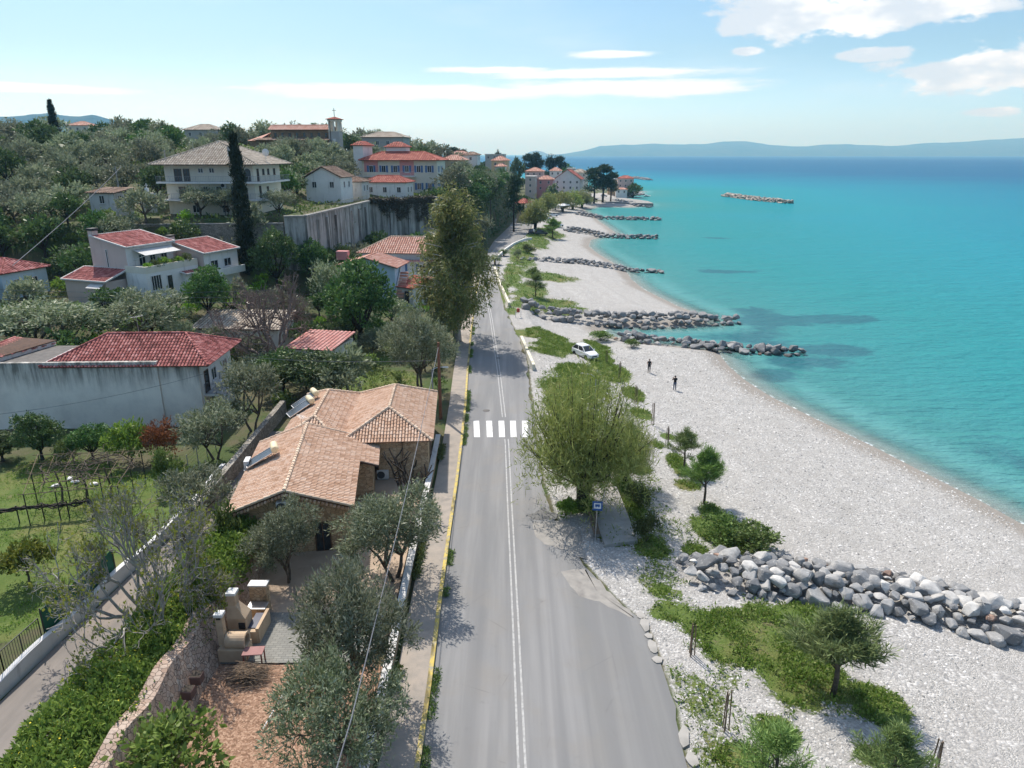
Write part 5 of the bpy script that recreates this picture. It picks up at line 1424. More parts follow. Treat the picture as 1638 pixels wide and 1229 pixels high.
mb = MB(); mb.lathe([(.25, 7.3), (.22, 7.7), (.1, 8.0), (.03, 8.1)], (10.0, 2.9, 0), 10); mb.build('bell', M_iron, CH)
mb = MB(); mb.box((10.5, 2.2, 12.7), (.14, .14, 2.9)); mb.box((10.5, 2.2, 13.4), (1.2, .13, .13)); mb.build('cross', M_iron, CH)
cottage('ridge_house', 'grey house with a shallow roof just right of the church tower', -40, 232, 28.8, -5, 13, 9, 3.2, M_greyw, T_beige, 'hip', 1.6, tw=.7)

# ------------------------------------------------------------------ blue houses by the road, sheds, nearer roofs
BH = thing('blue_house', 'pale blue house with salmon gabled roof and outside stair near the road bend', 'house', (-24.5, 118, 4.6), R(-8))
walls(BH, rect(-4.6, 5.2, 0, 6), -1.5, 4.6, M_blue); gable_wall(BH, -4.55, 5.15, .02, 5.98, 4.5, 4.6, 6.0, M_blue)
hip_roof(BH, -5.2, 5.8, -.6, 6.6, 4.65, 6.2, 0, 0, 'y', T_salmon, tw=.36, rh=.55, h=.09)
mb = MB()
for k in range(9): mb.box((6.1, -.8 + .42 * k, .25 + .42 * k - .2), (1.3, .44, .3))
mb.build('stair', T_salmon, BH)
mb = MB(); mb.prism([(5.35, -1.2), (5.45, -1.2), (5.45, 3), (5.35, 3)], -1, [.2, .2, 4.6, 4.6]); mb.build('stair_side', M_white, BH)
win(BH, (-2.4, 0, 1.8), (1, 0), 1.1, 1.2); win(BH, (2.4, 0, 1.8), (1, 0), 1.1, 1.2); mb = MB(); mb.box((-3.9, 1, 6.4), (1.9, 1.2, 1.4)); mb.build('roof_box', M_pink, BH)
BH2 = thing('tiled_house', 'house with brown tiled hipped roof edged in white, behind the blue house', 'house', (-20.0, 128, 5.0), R(-6))
walls(BH2, rect(-7, 7.5, 0, 9), -1.5, 5.2, M_white); hip_roof(BH2, -7.8, 8.2, -.8, 9.8, 5.25, 7.6, 5, 4.6, 'x', T_salmon, rm=T_ridge, tw=.42, rh=.65, h=.1)
walls(BH2, rect(-1.2, 7, -1.2, -.02), 3.9, 4.1, M_pink, 'ledge')
for x in (-4, 0, 4): win(BH2, (x, 0, 2.0), (1, 0), 1.2, 1.3, shutters=M_bluesh)
for y in (2.5, 6): win(BH2, (7.5, y, 2.2), (0, 1), 1.2, 1.3, shutters=M_bluesh)
def open_shed(name, label, x, y, z, rz, w_, d_, h_, rise, tm, wm=M_whitew, tw=.3, post=False):
    t = thing(name, label, 'shed', (x, y, z), R(rz))
    walls(t, rect(-w_ / 2 + .3, w_ / 2 - .3, .3, d_ - .3), -.5, h_, wm)
    shed_roof(t, [(-w_ / 2, 0, h_ + .1), (w_ / 2, 0, h_ + .1), (w_ / 2, d_, h_ + rise), (-w_ / 2, d_, h_ + rise)], tm, tw=tw, rh=.5)
    win(t, (w_ * .2, .3, .1), (1, 0), .9, 2.0, M_brownf, name='door')
    return t
x, y = W(645, 452, 6.4); open_shed('red_roofed_shed', 'long shed with dark red tiled roof under the eucalyptus', x, y - 3, 3.4, -32, 5.2, 6.6, 2.6, 1.0, T_redn)
x, y = W(503, 548, 6.2); open_shed('pink_roofed_house', 'low house with flat pinkish red roof seen through bare branches', x, y - 3.2, 3.2, -12, 6.0, 6.6, 2.9, .7, tiles('pink_sheet_tiles', [(0.46, 0.19, 0.17), (0.52, 0.25, 0.22), (0.60, 0.34, 0.31)]), tw=.5)
x, y = W(385, 514, 7.2); cottage('beige_roofed_house', 'house with a long bleached tile roof behind the bare tree', x, y - 2, 3.6, -4, 10.5, 5.5, 3.1, M_whitew, T_beige, 'shed', 1.1, tw=.4)
x, y = W(494, 441, 7.2); t = cottage('white_shed', 'small white flat roofed shed among the dark trees', x, y, 5.0, -10, 4.6, 3.5, 2.2, M_white, None, 'flat')
x, y = W(6, 470, 9.0); cottage('edge_house', 'pale blue house with a red roof partly out of view', x - 3.2, y, 8.6, -15, 8.5, 7, 3.2, M_blue, T_red, 'hip', 1.5, tw=.4)
x, y, z = WS(165, 330, 118); cottage('garden_ruin', 'little white building with a broken grey roof in the dark hillside trees', x, y, z - .5, -12, 4.8, 4, 2.6, M_whitew, T_brown, 'shed', .7, tw=.5)
t = thing('white_shrine', 'small white arched shrine on the hillside garden wall', 'shrine', WS(240, 338, 117))
mb = MB(); mb.box((-.8, 0, 1.1), (.5, .8, 2.6)); mb.box((.8, 0, 1.1), (.5, .8, 2.6)); mb.box((0, 0, 2.65), (2.5, .9, .5)); mb.box((0, 0, 3.3), (.5, .5, .8)); mb.box((0, .35, 1), (1.1, .1, 2.4)); mb.build('arch', M_white, t)
mb = MB(); mb.box((0, 0, 4.0), (.1, .1, .8)); mb.box((0, 0, 4.1), (.5, .1, .1)); mb.build('cross', M_white, t)

# ------------------------------------------------------------------ village along the bay and on the ridge
def vil(name, label, pxl, pxr, pyb, s_, storeys, wm, tm, kind='hip', rz=0, d_=9, sh=None, rise=2.0, axis='x'):
    x, y, z = WS((pxl + pxr) / 2, pyb, s_)
    w_ = (pxr - pxl) / FPX * s_
    return cottage(name, label, x, y, z, rz, w_, d_, 3.0 * storeys, wm, tm, kind, rise, storeys=storeys, tw=.8, sh=sh, deep=6, axis=axis)
vil('village_house', 'white house with red steep roof, tallest on the little bay', 886, 928, 305, 400, 2, M_white, T_redn, 'gable', -14, 12, rise=5.2, axis='y')
vil('village_house', 'pink rendered house with tiled pyramid roof above the bay', 840, 868, 292, 405, 2, M_pinkish, T_salmon, 'hip', -8, 10)
vil('village_house', 'tall plain beige house wall behind the roadside tamarisks', 840, 856, 311, 380, 3, M_pinkish, T_salmon, 'flat', -10, 8)
vil('village_house', 'house with rose coloured front between the beige and white houses', 858, 884, 306, 385, 2, M_pink, T_salmon, 'hip', -10, 8)
vil('village_house', 'small upper house with pyramid roof behind the steep red roof', 879, 897, 282, 430, 1, M_white, T_salmon, 'hip', -8, 8)
vil('village_house', 'long white house behind the big pines', 912, 938, 293, 430, 2, M_cream, T_beige, 'hip', -12, 9)
vil('village_house', 'grey flat roofed house on the skyline of the bay', 907, 920, 278, 450, 1, M_greyw, None, 'flat', -6, 7)
vil('headland_house', 'pinkish house with red pyramid roof at the tip of the headland', 988, 1013, 301, 470, 2, M_pinkish, T_redn, 'hip', -6, 9, rise=1.8)
vil('headland_house', 'low white house by the water below the red pyramid roof', 985, 1003, 311, 464, 1, M_white, T_salmon, 'hip', -6, 6, rise=1)
vil('headland_house', 'ochre house half hidden behind the headland pines', 972, 990, 302, 482, 2, M_ochre, T_beige, 'flat', -6, 8)
vil('village_house', 'ochre house with salmon roof among trees at the end of the ridge', 786, 812, 279, 330, 2, M_ochre, T_salmon, 'hip', -6, 9)
vil('village_house', 'cream low house in front of the salmon roofed ridge house', 792, 808, 278, 318, 1, M_cream, T_salmon, 'hip', -6, 6, rise=1.2)
vil('village_house', 'white house with dark low roof right of the guest house', 742, 764, 272, 300, 2, M_white, T_brown, 'hip', -6, 8, rise=1.2)
vil('village_house', 'long ochre house with salmon roof behind the guest house', 704, 744, 269, 288, 1, M_ochre, T_salmon, 'hip', -6, 9)
vil('village_house', 'unfinished grey concrete house on the skyline', 776, 806, 257, 380, 1, M_greyw, None, 'flat', -6, 10)
vil('village_house', 'salmon tiled house on the skyline left of the grey unfinished one', 715, 752, 259, 350, 1, M_pinkish, T_salmon, 'hip', -6, 9)
vil('roadside_house', 'small ochre house with red roof where the road bends', 826, 839, 339, 265, 1, M_ochre, T_redn, 'hip', -20, 8, rise=1.5)
vil('ridge_farmhouse', 'long grey roofed farmhouse on the skyline behind the large villa', 296, 348, 222, 260, 1, M_greyw, T_beige, 'hip', 0, 10)
vil('ridge_farmhouse', 'white farmhouse on the left skyline near the tall thin palms', 176, 203, 214, 330, 1, M_white, T_salmon, 'hip', 0, 10)
vil('ridge_farmhouse', 'cream farmhouse on the left skyline right of the lone cypress', 108, 142, 212, 330, 1, M_cream, T_salmon, 'hip', 0, 10)
# ------------------------------------------------------------------ rocks
m_rock, nt, b = new_mat('groyne_rock')
oi = nt.new('ShaderNodeObjectInfo'); g_ = nt.new('ShaderNodeNewGeometry')
v = ObjC(nt)
n1 = nt.noise(v, 2.2, 6, .7); n2 = nt.noise(nt.mapping(v, scale=(1, 1, 3)), 5, 5, .7)
c = nt.mix(nt.sstep(n1, .38, .68, 0, .8), oi.outputs['Color'], nt.mix(.5, oi.outputs['Color'], (.10, .10, .10)))
c = nt.mix(nt.sstep(n2, .54, .72, 0, .7), c, (.55, .54, .51)); c = nt.mix(nt.sstep(nt.noise(v, 1.1, 7, .75), .55, .7, 0, .6), c, (.12, .11, .10)); c = nt.mix(nt.sstep(nt.noise(v, 3.1, 5, .7), .6, .75, 0, .4), c, (.40, .31, .23))
pz = nt.new('ShaderNodeSeparateXYZ'); nt.put(pz.inputs[0], P3(nt))
c = nt.mix(nt.sstep(nt.math('ADD', pz.outputs[2], nt.math('MULTIPLY', n1, .5)), .75, .35, 0, .75), c, (.035, .04, .035))      # wet, weedy foot
nt.put(b.inputs['Base Color'], c); b.inputs['Roughness'].default_value = .9; b.inputs['Specular IOR Level'].default_value = .2
nt.put(b.inputs['Normal'], nt.bump(nt.math('ADD', n1, nt.math('MULTIPLY', n2, .5)), .55, .08))
import bmesh
def rock_mesh(seed, n=15, sq=(1, .8, .62)):
    rs = np.random.RandomState(seed); bm = bmesh.new()
    for p in unit(rs.randn(n, 3)) * (.5 + .06 * rs.randn(n, 1)):
        bm.verts.new((p[0] * sq[0], p[1] * sq[1], p[2] * sq[2]))
    r = bmesh.ops.convex_hull(bm, input=bm.verts)
    bmesh.ops.delete(bm, geom=[e for e in r['geom_interior'] if isinstance(e, bmesh.types.BMVert)], context='VERTS')
    bmesh.ops.bevel(bm, geom=bm.edges[:], offset=.03, segments=1, affect='EDGES', profile=.6)
    me = bpy.data.meshes.new('rock'); bm.to_mesh(me); bm.free(); me.materials.append(m_rock)
    return me
ROCKS = [rock_mesh(200 + i, 15 + i % 9, (1, .72 + .06 * (i % 4), .55 + .07 * (i % 3))) for i in range(14)]
ROCKC = [('pale grey', (.46, .45, .43)), ('mid grey', (.31, .31, .305)), ('dark grey', (.19, .195, .20)), ('reddish brown', (.33, .22, .17)), ('whitish', (.60, .59, .56))]
def groyne_pts(axis_px, halfw, spacing, z, seed, axis_w=None):
    """scatter on a mound along an axis; returns (x, y, t along, offset across -1..1)"""
    rs = random.Random(seed)
    ax = axis_w or [W(a, b_, z) for a, b_ in axis_px]
    L = [0]
    for a, b_ in zip(ax[:-1], ax[1:]): L.append(L[-1] + math.hypot(b_[0] - a[0], b_[1] - a[1]))
    out = []
    tries = 0
    while tries < 7000:
        tries += 1
        s_ = rs.uniform(0, L[-1]); k = max(i for i in range(len(L)) if L[i] <= s_ + 1e-9); k = min(k, len(ax) - 2)
        q = (s_ - L[k]) / (L[k + 1] - L[k] + 1e-9)
        d = Vector((ax[k + 1][0] - ax[k][0], ax[k + 1][1] - ax[k][1])).normalized()
        t = s_ / L[-1]
        hw = halfw * (1 - .45 * max(0, t - .75) / .25) * (1 - .35 * max(0, .12 - t) / .12)
        o = rs.uniform(-1, 1)
        x = ax[k][0] + (ax[k + 1][0] - ax[k][0]) * q - d.y * o * hw; y = ax[k][1] + (ax[k + 1][1] - ax[k][1]) * q + d.x * o * hw
        if all((x - p[0]) ** 2 + (y - p[1]) ** 2 > spacing ** 2 for p in out): out.append((x, y, t, o))
    return out
rr = random.Random(5)
def place_rocks(pts, size, height, group, where, ends, pal, base=None):
    for x, y, t, o in pts:
        s_ = size * rr.choice((.6, .8, .95, 1.1, 1.35, 1.6)) * rr.uniform(.9, 1.1)
        z = (max(tz(x, y), -.4) if base is None else base) + height * max(0, 1 - o * o) + s_ * .03
        i = rr.choices(range(5), pal)[0]
        if i == 3: s_ = min(s_, size) * .85
        o_ = bpy.data.objects.new('boulder', rr.choice(ROCKS))
        o_.location = (x, y, z); o_.rotation_euler = (rr.uniform(-.4, .4), rr.uniform(-.4, .4), rr.uniform(0, 6.28)); o_.scale = (s_, s_, s_ * rr.uniform(.8, 1.15))
        k = rr.uniform(.82, 1.15); o_.color = tuple(q * k for q in ROCKC[i][1]) + (1,)
        col.objects.link(o_)
        row = 'on the crest' if abs(o) < .33 else ('at the far side' if o > 0 else 'at the near side')
        sz = 'large ' if s_ > size * 1.2 else ('small ' if s_ < size * .92 else '')
        tag(o_, f'{sz}{ROCKC[i][0]} boulder {row} of {where}, {ends[min(3, int(t * 4))]}', 'boulder', group)
pts = groyne_pts([(1095, 928), (1180, 922), (1280, 925), (1390, 938), (1500, 958), (1638, 985), (1760, 1010)], 2.5, .60, 2.0, 1)
place_rocks(pts, 1.02, .85, 'boulders of the nearest groyne', 'the nearest groyne', ['road end', 'left of middle', 'right of middle', 'sea end'], (2.2, 5, 4, .6, .7))
n1 = len(pts)
pts = groyne_pts([(985, 541), (1060, 545), (1140, 551), (1220, 557), (1285, 560)], 2.4, 1.0, .6, 2)
pts.sort(key=lambda p: p[1]); far_rocks0 = [(p, 1.35, 1.0) for p in pts[max(0, 298 - n1):]]; pts = pts[:max(0, 298 - n1)]; place_rocks(pts, 1.35, 1.0, 'boulders of the groyne beyond the two walkers', 'the groyne behind the walkers', ['grassy end', 'landward half', 'seaward half', 'sea tip'], (1.5, 4, 7, .5, 0))
n2 = len(pts)
pts = groyne_pts([(838, 508), (900, 512), (980, 514), (1060, 514), (1120, 512), (1178, 511)], 3.0, 1.15, .6, 3)
far_rocks = far_rocks0
room = max(0, 296 - n1 - n2)
pts.sort(key=lambda p: p[1]); place_rocks(pts[:room], 1.5, 1.3, 'boulders of the second groyne', 'the groyne past the inlet', ['road end', 'landward half', 'seaward half', 'sea tip'], (1, 4, 7, .4, 0))
far_rocks += [(p, 1.5, 1.3) for p in pts[room:]]
for ax_, hw, sp_, sz, ht, sd in (([(870, 425), (930, 426), (985, 430), (1060, 434)], 2.2, 1.15, 1.5, .8, 4), ([(905, 373), (950, 376), (1000, 379), (1053, 380)], 3.2, 1.4, 1.8, 1.2, 5),
                                 ([(925, 345), (970, 349), (1010, 350), (1058, 351)], 3.2, 1.5, 1.9, 1.2, 6), ([(985, 324), (1010, 328), (1042, 331)], 3.0, 2.4, 2.5, .5, 7), ([(1012, 284), (1040, 288)], 4, 2.6, 3.2, 1.5, 8),
                                 ([(1000, 312), (1018, 312), (1026, 310)], 3, 2.4, 2.8, .6, 9), ([(832, 428), (870, 425)], 1.6, 1.8, 1.4, .3, 10)):
    far_rocks += [(p, sz, ht) for p in groyne_pts(ax_, hw, sp_, .4, sd)]
def merge_rocks(lst, seed):
    rs = np.random.RandomState(seed); Vs = []; Fs = []; nb = 0
    for (x, y, t, o), sz, ht in lst:
        me = ROCKS[rs.randint(len(ROCKS))]
        vv = np.array([q.co[:] for q in me.vertices]); s_ = sz * rs.uniform(.7, 1.4)
        a = rs.rand() * 6.28; c_, sn = math.cos(a), math.sin(a)
        vv = vv * s_; vv = np.stack([vv[:, 0] * c_ - vv[:, 1] * sn, vv[:, 0] * sn + vv[:, 1] * c_, vv[:, 2]], -1)
        z = max(tz(x, y), -.3) + ht * max(0, 1 - o * o)
        Vs += (vv + [x, y, z]).tolist(); Fs += [[nb + i for i in p.vertices] for p in me.polygons]; nb += len(vv)
    me = bpy.data.meshes.new('far_boulders'); me.from_pydata(Vs, [], Fs); me.materials.append(m_rock); me.update()
    return me
o = link('far_boulders', merge_rocks(far_rocks, 3)); o.color = (.25, .25, .25, 1); stuff(o, 'dark boulders of the far groynes and the headland shore', 'boulders')
isl = groyne_pts([(1160, 313), (1185, 316), (1215, 320), (1264, 325)], 5.0, 1.6, 0.3, 12)
o = link('breakwater_boulders', merge_rocks([(p, 2.3, 1.9) for p in isl], 4)); o.color = (.42, .37, .31, 1); stuff(o, 'pale boulders of the long detached breakwater out in the bay', 'breakwater')
# jetty of earth and stone at the cove
mb = MB(); mb.prism([W(a, b_, 0.2) for a, b_ in [(925, 322), (960, 319.5), (1000, 321), (1036, 326), (1045, 330), (1000, 329), (960, 327)]], -1, 1.7)
tag(mb.build('jetty', M_conc), 'low dark stone jetty at the mouth of the cove', 'jetty')

# ------------------------------------------------------------------ car
def car_paint(name, c1):
    m, nt, b = new_mat(name)
    nt.put(b.inputs['Base Color'], nt.mix(nt.sstep(nt.noise(ObjC(nt), 2.0, 4), .5, .8, 0, .15), c1, (.35, .33, .30)))
    b.inputs['Roughness'].default_value = .28; b.inputs['Coat Weight'].default_value = .6
    return m
M_tyre = mat('tyre_rubber', (.025, .025, .025), (.04, .04, .038), 8, .9)
M_rim = mat('alloy_rim', (.45, .45, .46), None, 3, .35, metal=.7)
M_lamp = mat('lamp_glass', (.75, .76, .78), (.6, .6, .62), 5, .1, spec=.7)
M_rlamp = mat('red_lamp', (.35, .02, .02), None, 5, .2)
M_black = mat('black_plastic', (.03, .03, .032), None, 4, .6)
M_plate = mat('number_plate', (.75, .75, .73), None, 4, .5)
def loft(mb, secs, m=0, caps=True):
    n = len(secs[0]); vs = [p for s_ in secs for p in s_]; fs = []
    for i in range(len(secs) - 1):
        for k in range(n): fs.append((i * n + k, i * n + (k + 1) % n, (i + 1) * n + (k + 1) % n, (i + 1) * n + k))
    if caps: fs += [tuple(range(n - 1, -1, -1)), tuple((len(secs) - 1) * n + k for k in range(n))]
    return mb.add(vs, fs, m)
def make_car(label, loc, rz, paint, group=None):
    """hatchback, nose along +y"""
    t = thing('parked_car', label, 'car', loc, rz, group)
    def sec(y, w0, w1, z0, z1):      # octagonal section
        return [(-w0 * .86, y, z0), (w0 * .86, y, z0), (w0, y, z0 + .16), (w1, y, z1 - .10), (w1 * .9, y, z1), (-w1 * .9, y, z1), (-w1, y, z1 - .10), (-w0, y, z0 + .16)]
    mb = MB()
    loft(mb, [sec(-2.0, .72, .70, .38, .86), sec(-1.92, .82, .80, .27, .96), sec(-1.4, .87, .85, .22, 1.0), sec(-.2, .88, .86, .2, .99), sec(.75, .88, .84, .2, .96), sec(1.5, .86, .78, .22, .86), sec(1.92, .78, .68, .26, .72), sec(2.03, .66, .6, .36, .62)])
    mb.build('body', paint, t, smooth=False)
    mb = MB()
    def cab(y, w_, z): return [(-w_, y, z), (w_, y, z)]
    lo = [(-.80, -1.85, .97), (.80, -1.85, .97), (.79, .95, .93), (-.79, .95, .93)]; hi = [(-.60, -1.35, 1.48), (.60, -1.35, 1.48), (.61, .12, 1.49), (-.61, .12, 1.49)]
    mb.add(lo + hi, [(0, 1, 5, 4), (1, 2, 6, 5), (2, 3, 7, 6), (3, 0, 4, 7), (4, 5, 6, 7)])
    mb.prism([(-.58, -1.38), (.58, -1.38), (.59, .10), (-.59, .10)], 1.485, 1.53); cb = mb.build('roof', paint, t)
    def pane(nm, a, b_, c_, d, n):
        a, b_, c_, d = map(Vector, (a, b_, c_, d)); n = Vector(n) * .012
        ctr = (a + b_ + c_ + d) / 4
        q = [ctr + (p - ctr) * .88 + n for p in (a, b_, c_, d)]
        m_ = MB(); m_.add([tuple(p) for p in q] + [tuple(p - n * 1.5) for p in q], [(0, 1, 2, 3), (7, 6, 5, 4), (0, 4, 5, 1), (1, 5, 6, 2), (2, 6, 7, 3), (3, 7, 4, 0)]); m_.build(nm, M_glass, t)
    pane('windscreen', lo[3], lo[2], hi[2], hi[3], (0, .7, .7)); pane('rear_window', lo[1], lo[0], hi[0], hi[1], (0, -.7, .7))
    for s_ in (1, -1):
        L0, L1, H1, H0 = (s_ * .80, -1.85, .97), (s_ * .79, .95, .93), (s_ * .61, .12, 1.49), (s_ * .60, -1.35, 1.48)
        lm = tuple((Vector(L0) + (Vector(L1) - Vector(L0)) * .5)); hm = tuple((Vector(H0) + (Vector(H1) - Vector(H0)) * .45))
        pane('side_window', L0, lm, hm, H0, (s_ * .9, 0, .3)); pane('side_window', lm, L1, H1, hm, (s_ * .9, 0, .3))
        for y in (-1.25, 1.28):
            m_ = MB(); m_.lathe([(.20, -.1), (.31, -.1), (.325, -.06), (.325, .06), (.31, .1), (.20, .1)], (s_ * .80, y, .325), 20, axis='X'); tyre = m_.build('wheel', M_tyre, t)
            m_ = MB(); m_.lathe([(.02, -.085), (.205, -.085), (.205, .085), (.02, .085)], (s_ * .81, y, .325), 12, axis='X'); m_.build('rim', M_rim, tyre)
        m_ = MB(); m_.box((s_ * .60, 1.90, .66), (.26, .2, .15), s_ * -.35, bev=.03); m_.build('headlight', M_lamp, t)
        m_ = MB(); m_.box((s_ * .70, -1.95, .82), (.16, .12, .24), bev=.02); m_.build('tail_light', M_rlamp, t)
        m_ = MB(); m_.box((s_ * .95, .62, 1.0), (.2, .12, .13), bev=.03); m_.build('wing_mirror', paint, t)
    m_ = MB(); m_.box((0, 2.02, .50), (.8, .06, .16), bev=.02); m_.build('grille', M_black, t)
    m_ = MB(); m_.box((0, 2.06, .38), (.5, .02, .11)); m_.build('number_plate', M_plate, t)
    return t
P_white = car_paint('white_paint', (.78, .78, .77)); P_black = car_paint('black_paint', (.02, .02, .022)); P_blue = car_paint('dark_blue_paint', (.03, .04, .07)); P_silver = car_paint('silver_paint', (.4, .41, .42)); P_red = car_paint('red_paint', (.35, .03, .03))
x, y, z = G(936, 571); make_car('white hatchback parked on the grass beside the pebble beach', (x, y, z + .02), math.atan2(-2.3, -4.0), P_white)
for px, py, hd, p, lb in ((851, 374, -.25, P_blue, 'dark blue car parked at the foot of the roadside tamarisk'), (866, 376, -1.35, P_black, 'black car parked across the verge by the bushy young pine'), (873, 352, -.9, P_silver, 'silver car parked behind the roadside tamarisk'),
                          (885, 347, -1.4, P_white, 'white car parked beside the white parasols'), (950, 321, -1.5, P_black, 'black car parked above the cove under the big pines'), (966, 317, -1.4, P_silver, 'silver car parked on the headland behind the cove'), (893, 364, -.9, P_white, 'white car half hidden behind the bushy young pine')):
    x, y, z = G(px, py); make_car(lb, (x, y, max(z, 2.0) + .03), hd, p, 'cars parked along the bay')

# ------------------------------------------------------------------ two people on the beach
M_skin = mat('skin', (.45, .28, .20), (.40, .24, .17), 5, .6); M_hair = mat('dark_hair', (.03, .025, .02), None, 8, .7)
M_navy = mat('dark_jacket', (.018, .018, .022), (.03, .03, .034), 6, .85); M_blackc = mat('black_cotton', (.012, .012, .014), None, 6, .9); M_jean = mat('blue_denim', (.07, .10, .17), (.05, .075, .13), 8, .9); M_dktr = mat('dark_trousers', (.025, .025, .03), None, 6, .9); M_shoe = mat('dark_shoes', (.03, .028, .026), None, 4, .7)
def person(label, loc, rz, J, top, legs, sleeves):
    """J: joint positions; one continuous skinned body"""
    V = []; E = []; Rd = []
    def add(p, r, par=None):
        V.append(p); Rd.append(r)
        if par is not None: E.append((par, len(V) - 1))
        return len(V) - 1
    pel = add((0, 0, .95), (.17, .12)); sp1 = add((0, .0, 1.12), (.155, .11), pel); ch = add((0, .0, 1.34), (.19, .125), sp1); nk = add((0, .01, 1.48), (.07, .065), ch); 
    hd0 = add((0, .02, 1.56), (.075, .085), nk); hd1 = add((0, .03, 1.655), (.085, .10), hd0); hd2 = add((0, .02, 1.74), (.055, .07), hd1)
    add((0, .135, 1.635), (.016, .018), hd1)           # nose
    for s_ in (-1, 1):
        add((s_ * .095, .01, 1.64), (.014, .02), hd1)  # ears
        sh = add((s_ * .19, 0, 1.42), (.072, .07), ch)
        el_, wr, hn = J['elbow'], J['wrist'], J['hand']
        e = add((s_ * el_[0], el_[1], el_[2]), (.048, .048), sh); w_ = add((s_ * wr[0], wr[1], wr[2]), (.034, .032), e); h_ = add((s_ * hn[0], hn[1], hn[2]), (.038, .022), w_)
        d = (Vector(hn) - Vector(wr)).normalized()
        for k in range(4):
            q = Vector((s_ * hn[0] + (k - 1.5) * .019, hn[1], hn[2])); f1 = add(tuple(q + Vector((s_ * d.x, d.y, d.z)) * .05), (.010, .010), h_); add(tuple(q + Vector((s_ * d.x, d.y + .25, d.z)) * (.085 - .008 * abs(k - 1.3))), (.008, .008), f1)
        add((s_ * hn[0] - s_ * .045, hn[1] + .02, hn[2] + d.z * .03), (.010, .010), w_)   # thumb
        st = J['stride'] * s_
        hp = add((s_ * .10, 0, .88), (.105, .105), pel); kn = add((s_ * .105, .03 + st * .4, .50), (.07, .07), hp); an = add((s_ * .11, st, .10), (.045, .05), kn); add((s_ * .125, st + .13, .045), (.042, .035), an)
    me = bpy.data.meshes.new('person'); me.from_pydata(V, E, [])
    o = bpy.data.objects.new('person', me); col.objects.link(o)
    md = o.modifiers.new('Skin', 'SKIN'); md.use_smooth_shade = True
    for i, r in enumerate(Rd): me.skin_vertices[0].data[i].radius = r
    me.skin_vertices[0].data[0].use_root = True
    sb = o.modifiers.new('Sub', 'SUBSURF'); sb.levels = 2; sb.render_levels = 2
    bpy.context.view_layer.update()
    ev = o.evaluated_get(bpy.context.evaluated_depsgraph_get()); nm = bpy.data.meshes.new_from_object(ev)
    o.modifiers.clear(); o.data = nm
    nm.materials.clear()
    for m_ in (M_skin, top, legs, M_shoe): nm.materials.append(m_)
    wr = Vector(J['wrist'])
    for p in nm.polygons:
        c_ = p.center; i = 0
        if c_.z < .085: i = 3
        elif c_.z < .98 and abs(c_.x) < .24 and not (abs(c_.x) > .2 and c_.z > .6): i = 2
        elif c_.z < 1.49 and abs(c_.x) < .3: i = 1
        if abs(c_.x) > .2 and i != 2:
            near = (Vector((abs(c_.x), c_.y, c_.z)) - wr).length
            i = 1 if near > (.07 if sleeves else .24) else 0
            if Vector((abs(c_.x), c_.y, c_.z) ).z > wr.z + .04 and J['hand'][2] > wr.z: i = 0
        if c_.z > 1.5: i = 0
        p.material_index = i
    o.location = loc; o.rotation_euler = (0, 0, rz)
    tag(o, label, 'person', 'walkers on the beach')
    h = MB(); h.ball((0, .0, 1.69), .105, 12, sq=(.92, 1.05, .95)); ho = h.build('hair', M_hair, o)
    for vv in ho.data.vertices:
        if vv.co.y > .04 and vv.co.z < 1.70: vv.co.y = .04
    return o
x, y, z = G(1038, 596.5); person('person in dark jacket and dark trousers on the pebbles, nearer the groyne', (x, y, z), R(170), dict(elbow=(.27, -.05, 1.15), wrist=(.20, .17, 1.10), hand=(.12, .22, 1.12), stride=.05), M_navy, M_dktr, True)
x, y, z = G(1079, 624.5); person('person in black t-shirt and blue jeans with both hands raised to the face', (x, y, z), R(12), dict(elbow=(.30, .10, 1.22), wrist=(.17, .25, 1.45), hand=(.10, .25, 1.54), stride=-.04), M_blackc, M_jean, False)

# ------------------------------------------------------------------ roadside furniture
# concrete slab and bench of the bus stop
t = thing('concrete_slab', 'old raised concrete slab under the tamarisk at the bus stop', 'slab')
mb = MB(); mb.prism([W(a, b_, 2.7) for a, b_ in [(951, 783), (986, 779), (1003, 822), (1020, 866), (968, 873), (948, 828)]], 1.6, 2.78); mb.build('slab_top', m_slab, t)
x0, y0 = W(944, 818, 2.7); x1, y1 = W(955, 862, 2.7)
t = thing('bench', 'long weathered wooden slat bench beside the bus stop sign', 'bench', ((x0 + x1) / 2, (y0 + y1) / 2, 2.62), math.atan2(y1 - y0, x1 - x0))
Lb = math.hypot(x1 - x0, y1 - y0)
for k in range(4):
    mb = MB(); mb.box((0, -.16 + .11 * k, .43), (Lb, .085, .04), bev=.008); mb.build('seat_slat', M_wood, t)
for k in range(2):
    mb = MB(); mb.box((0, -.26, .62 + .16 * k), (Lb, .035, .10), bev=.008); mb.build('backrest_slat', M_wood, t)
for xx in (-Lb * .4, 0, Lb * .4):
    mb = MB(); mb.box((xx, 0, .2), (.09, .42, .4)); mb.box((xx, -.23, .55), (.07, .06, .55)); mb.build('leg', M_conc, t)
x, y = W(952, 866, 2.6)
M_signblue = mat('sign_blue', (.03, .10, .30), (.025, .085, .25), 3, .45); M_signw = mat('sign_white', (.70, .72, .74), None, 3, .5)
t = thing('bus_stop_sign', 'square blue bus stop sign with pale panel on a thin grey pole', 'sign', (x, y, 2.6), R(-6))
mb = MB(); mb.tube([(0, 0, 0), (.02, 0, 1.4), (.06, 0, 2.95)], .032, 8); mb.build('pole', M_steel, t)
mb = MB(); mb.box((.06, -.04, 2.62), (.66, .03, .66), bev=.01); p_ = mb.build('sign_plate', M_signblue, t)
mb = MB(); mb.box((.06, -.0585, 2.64), (.46, .004, .40)); mb.build('sign_panel', M_signw, p_)
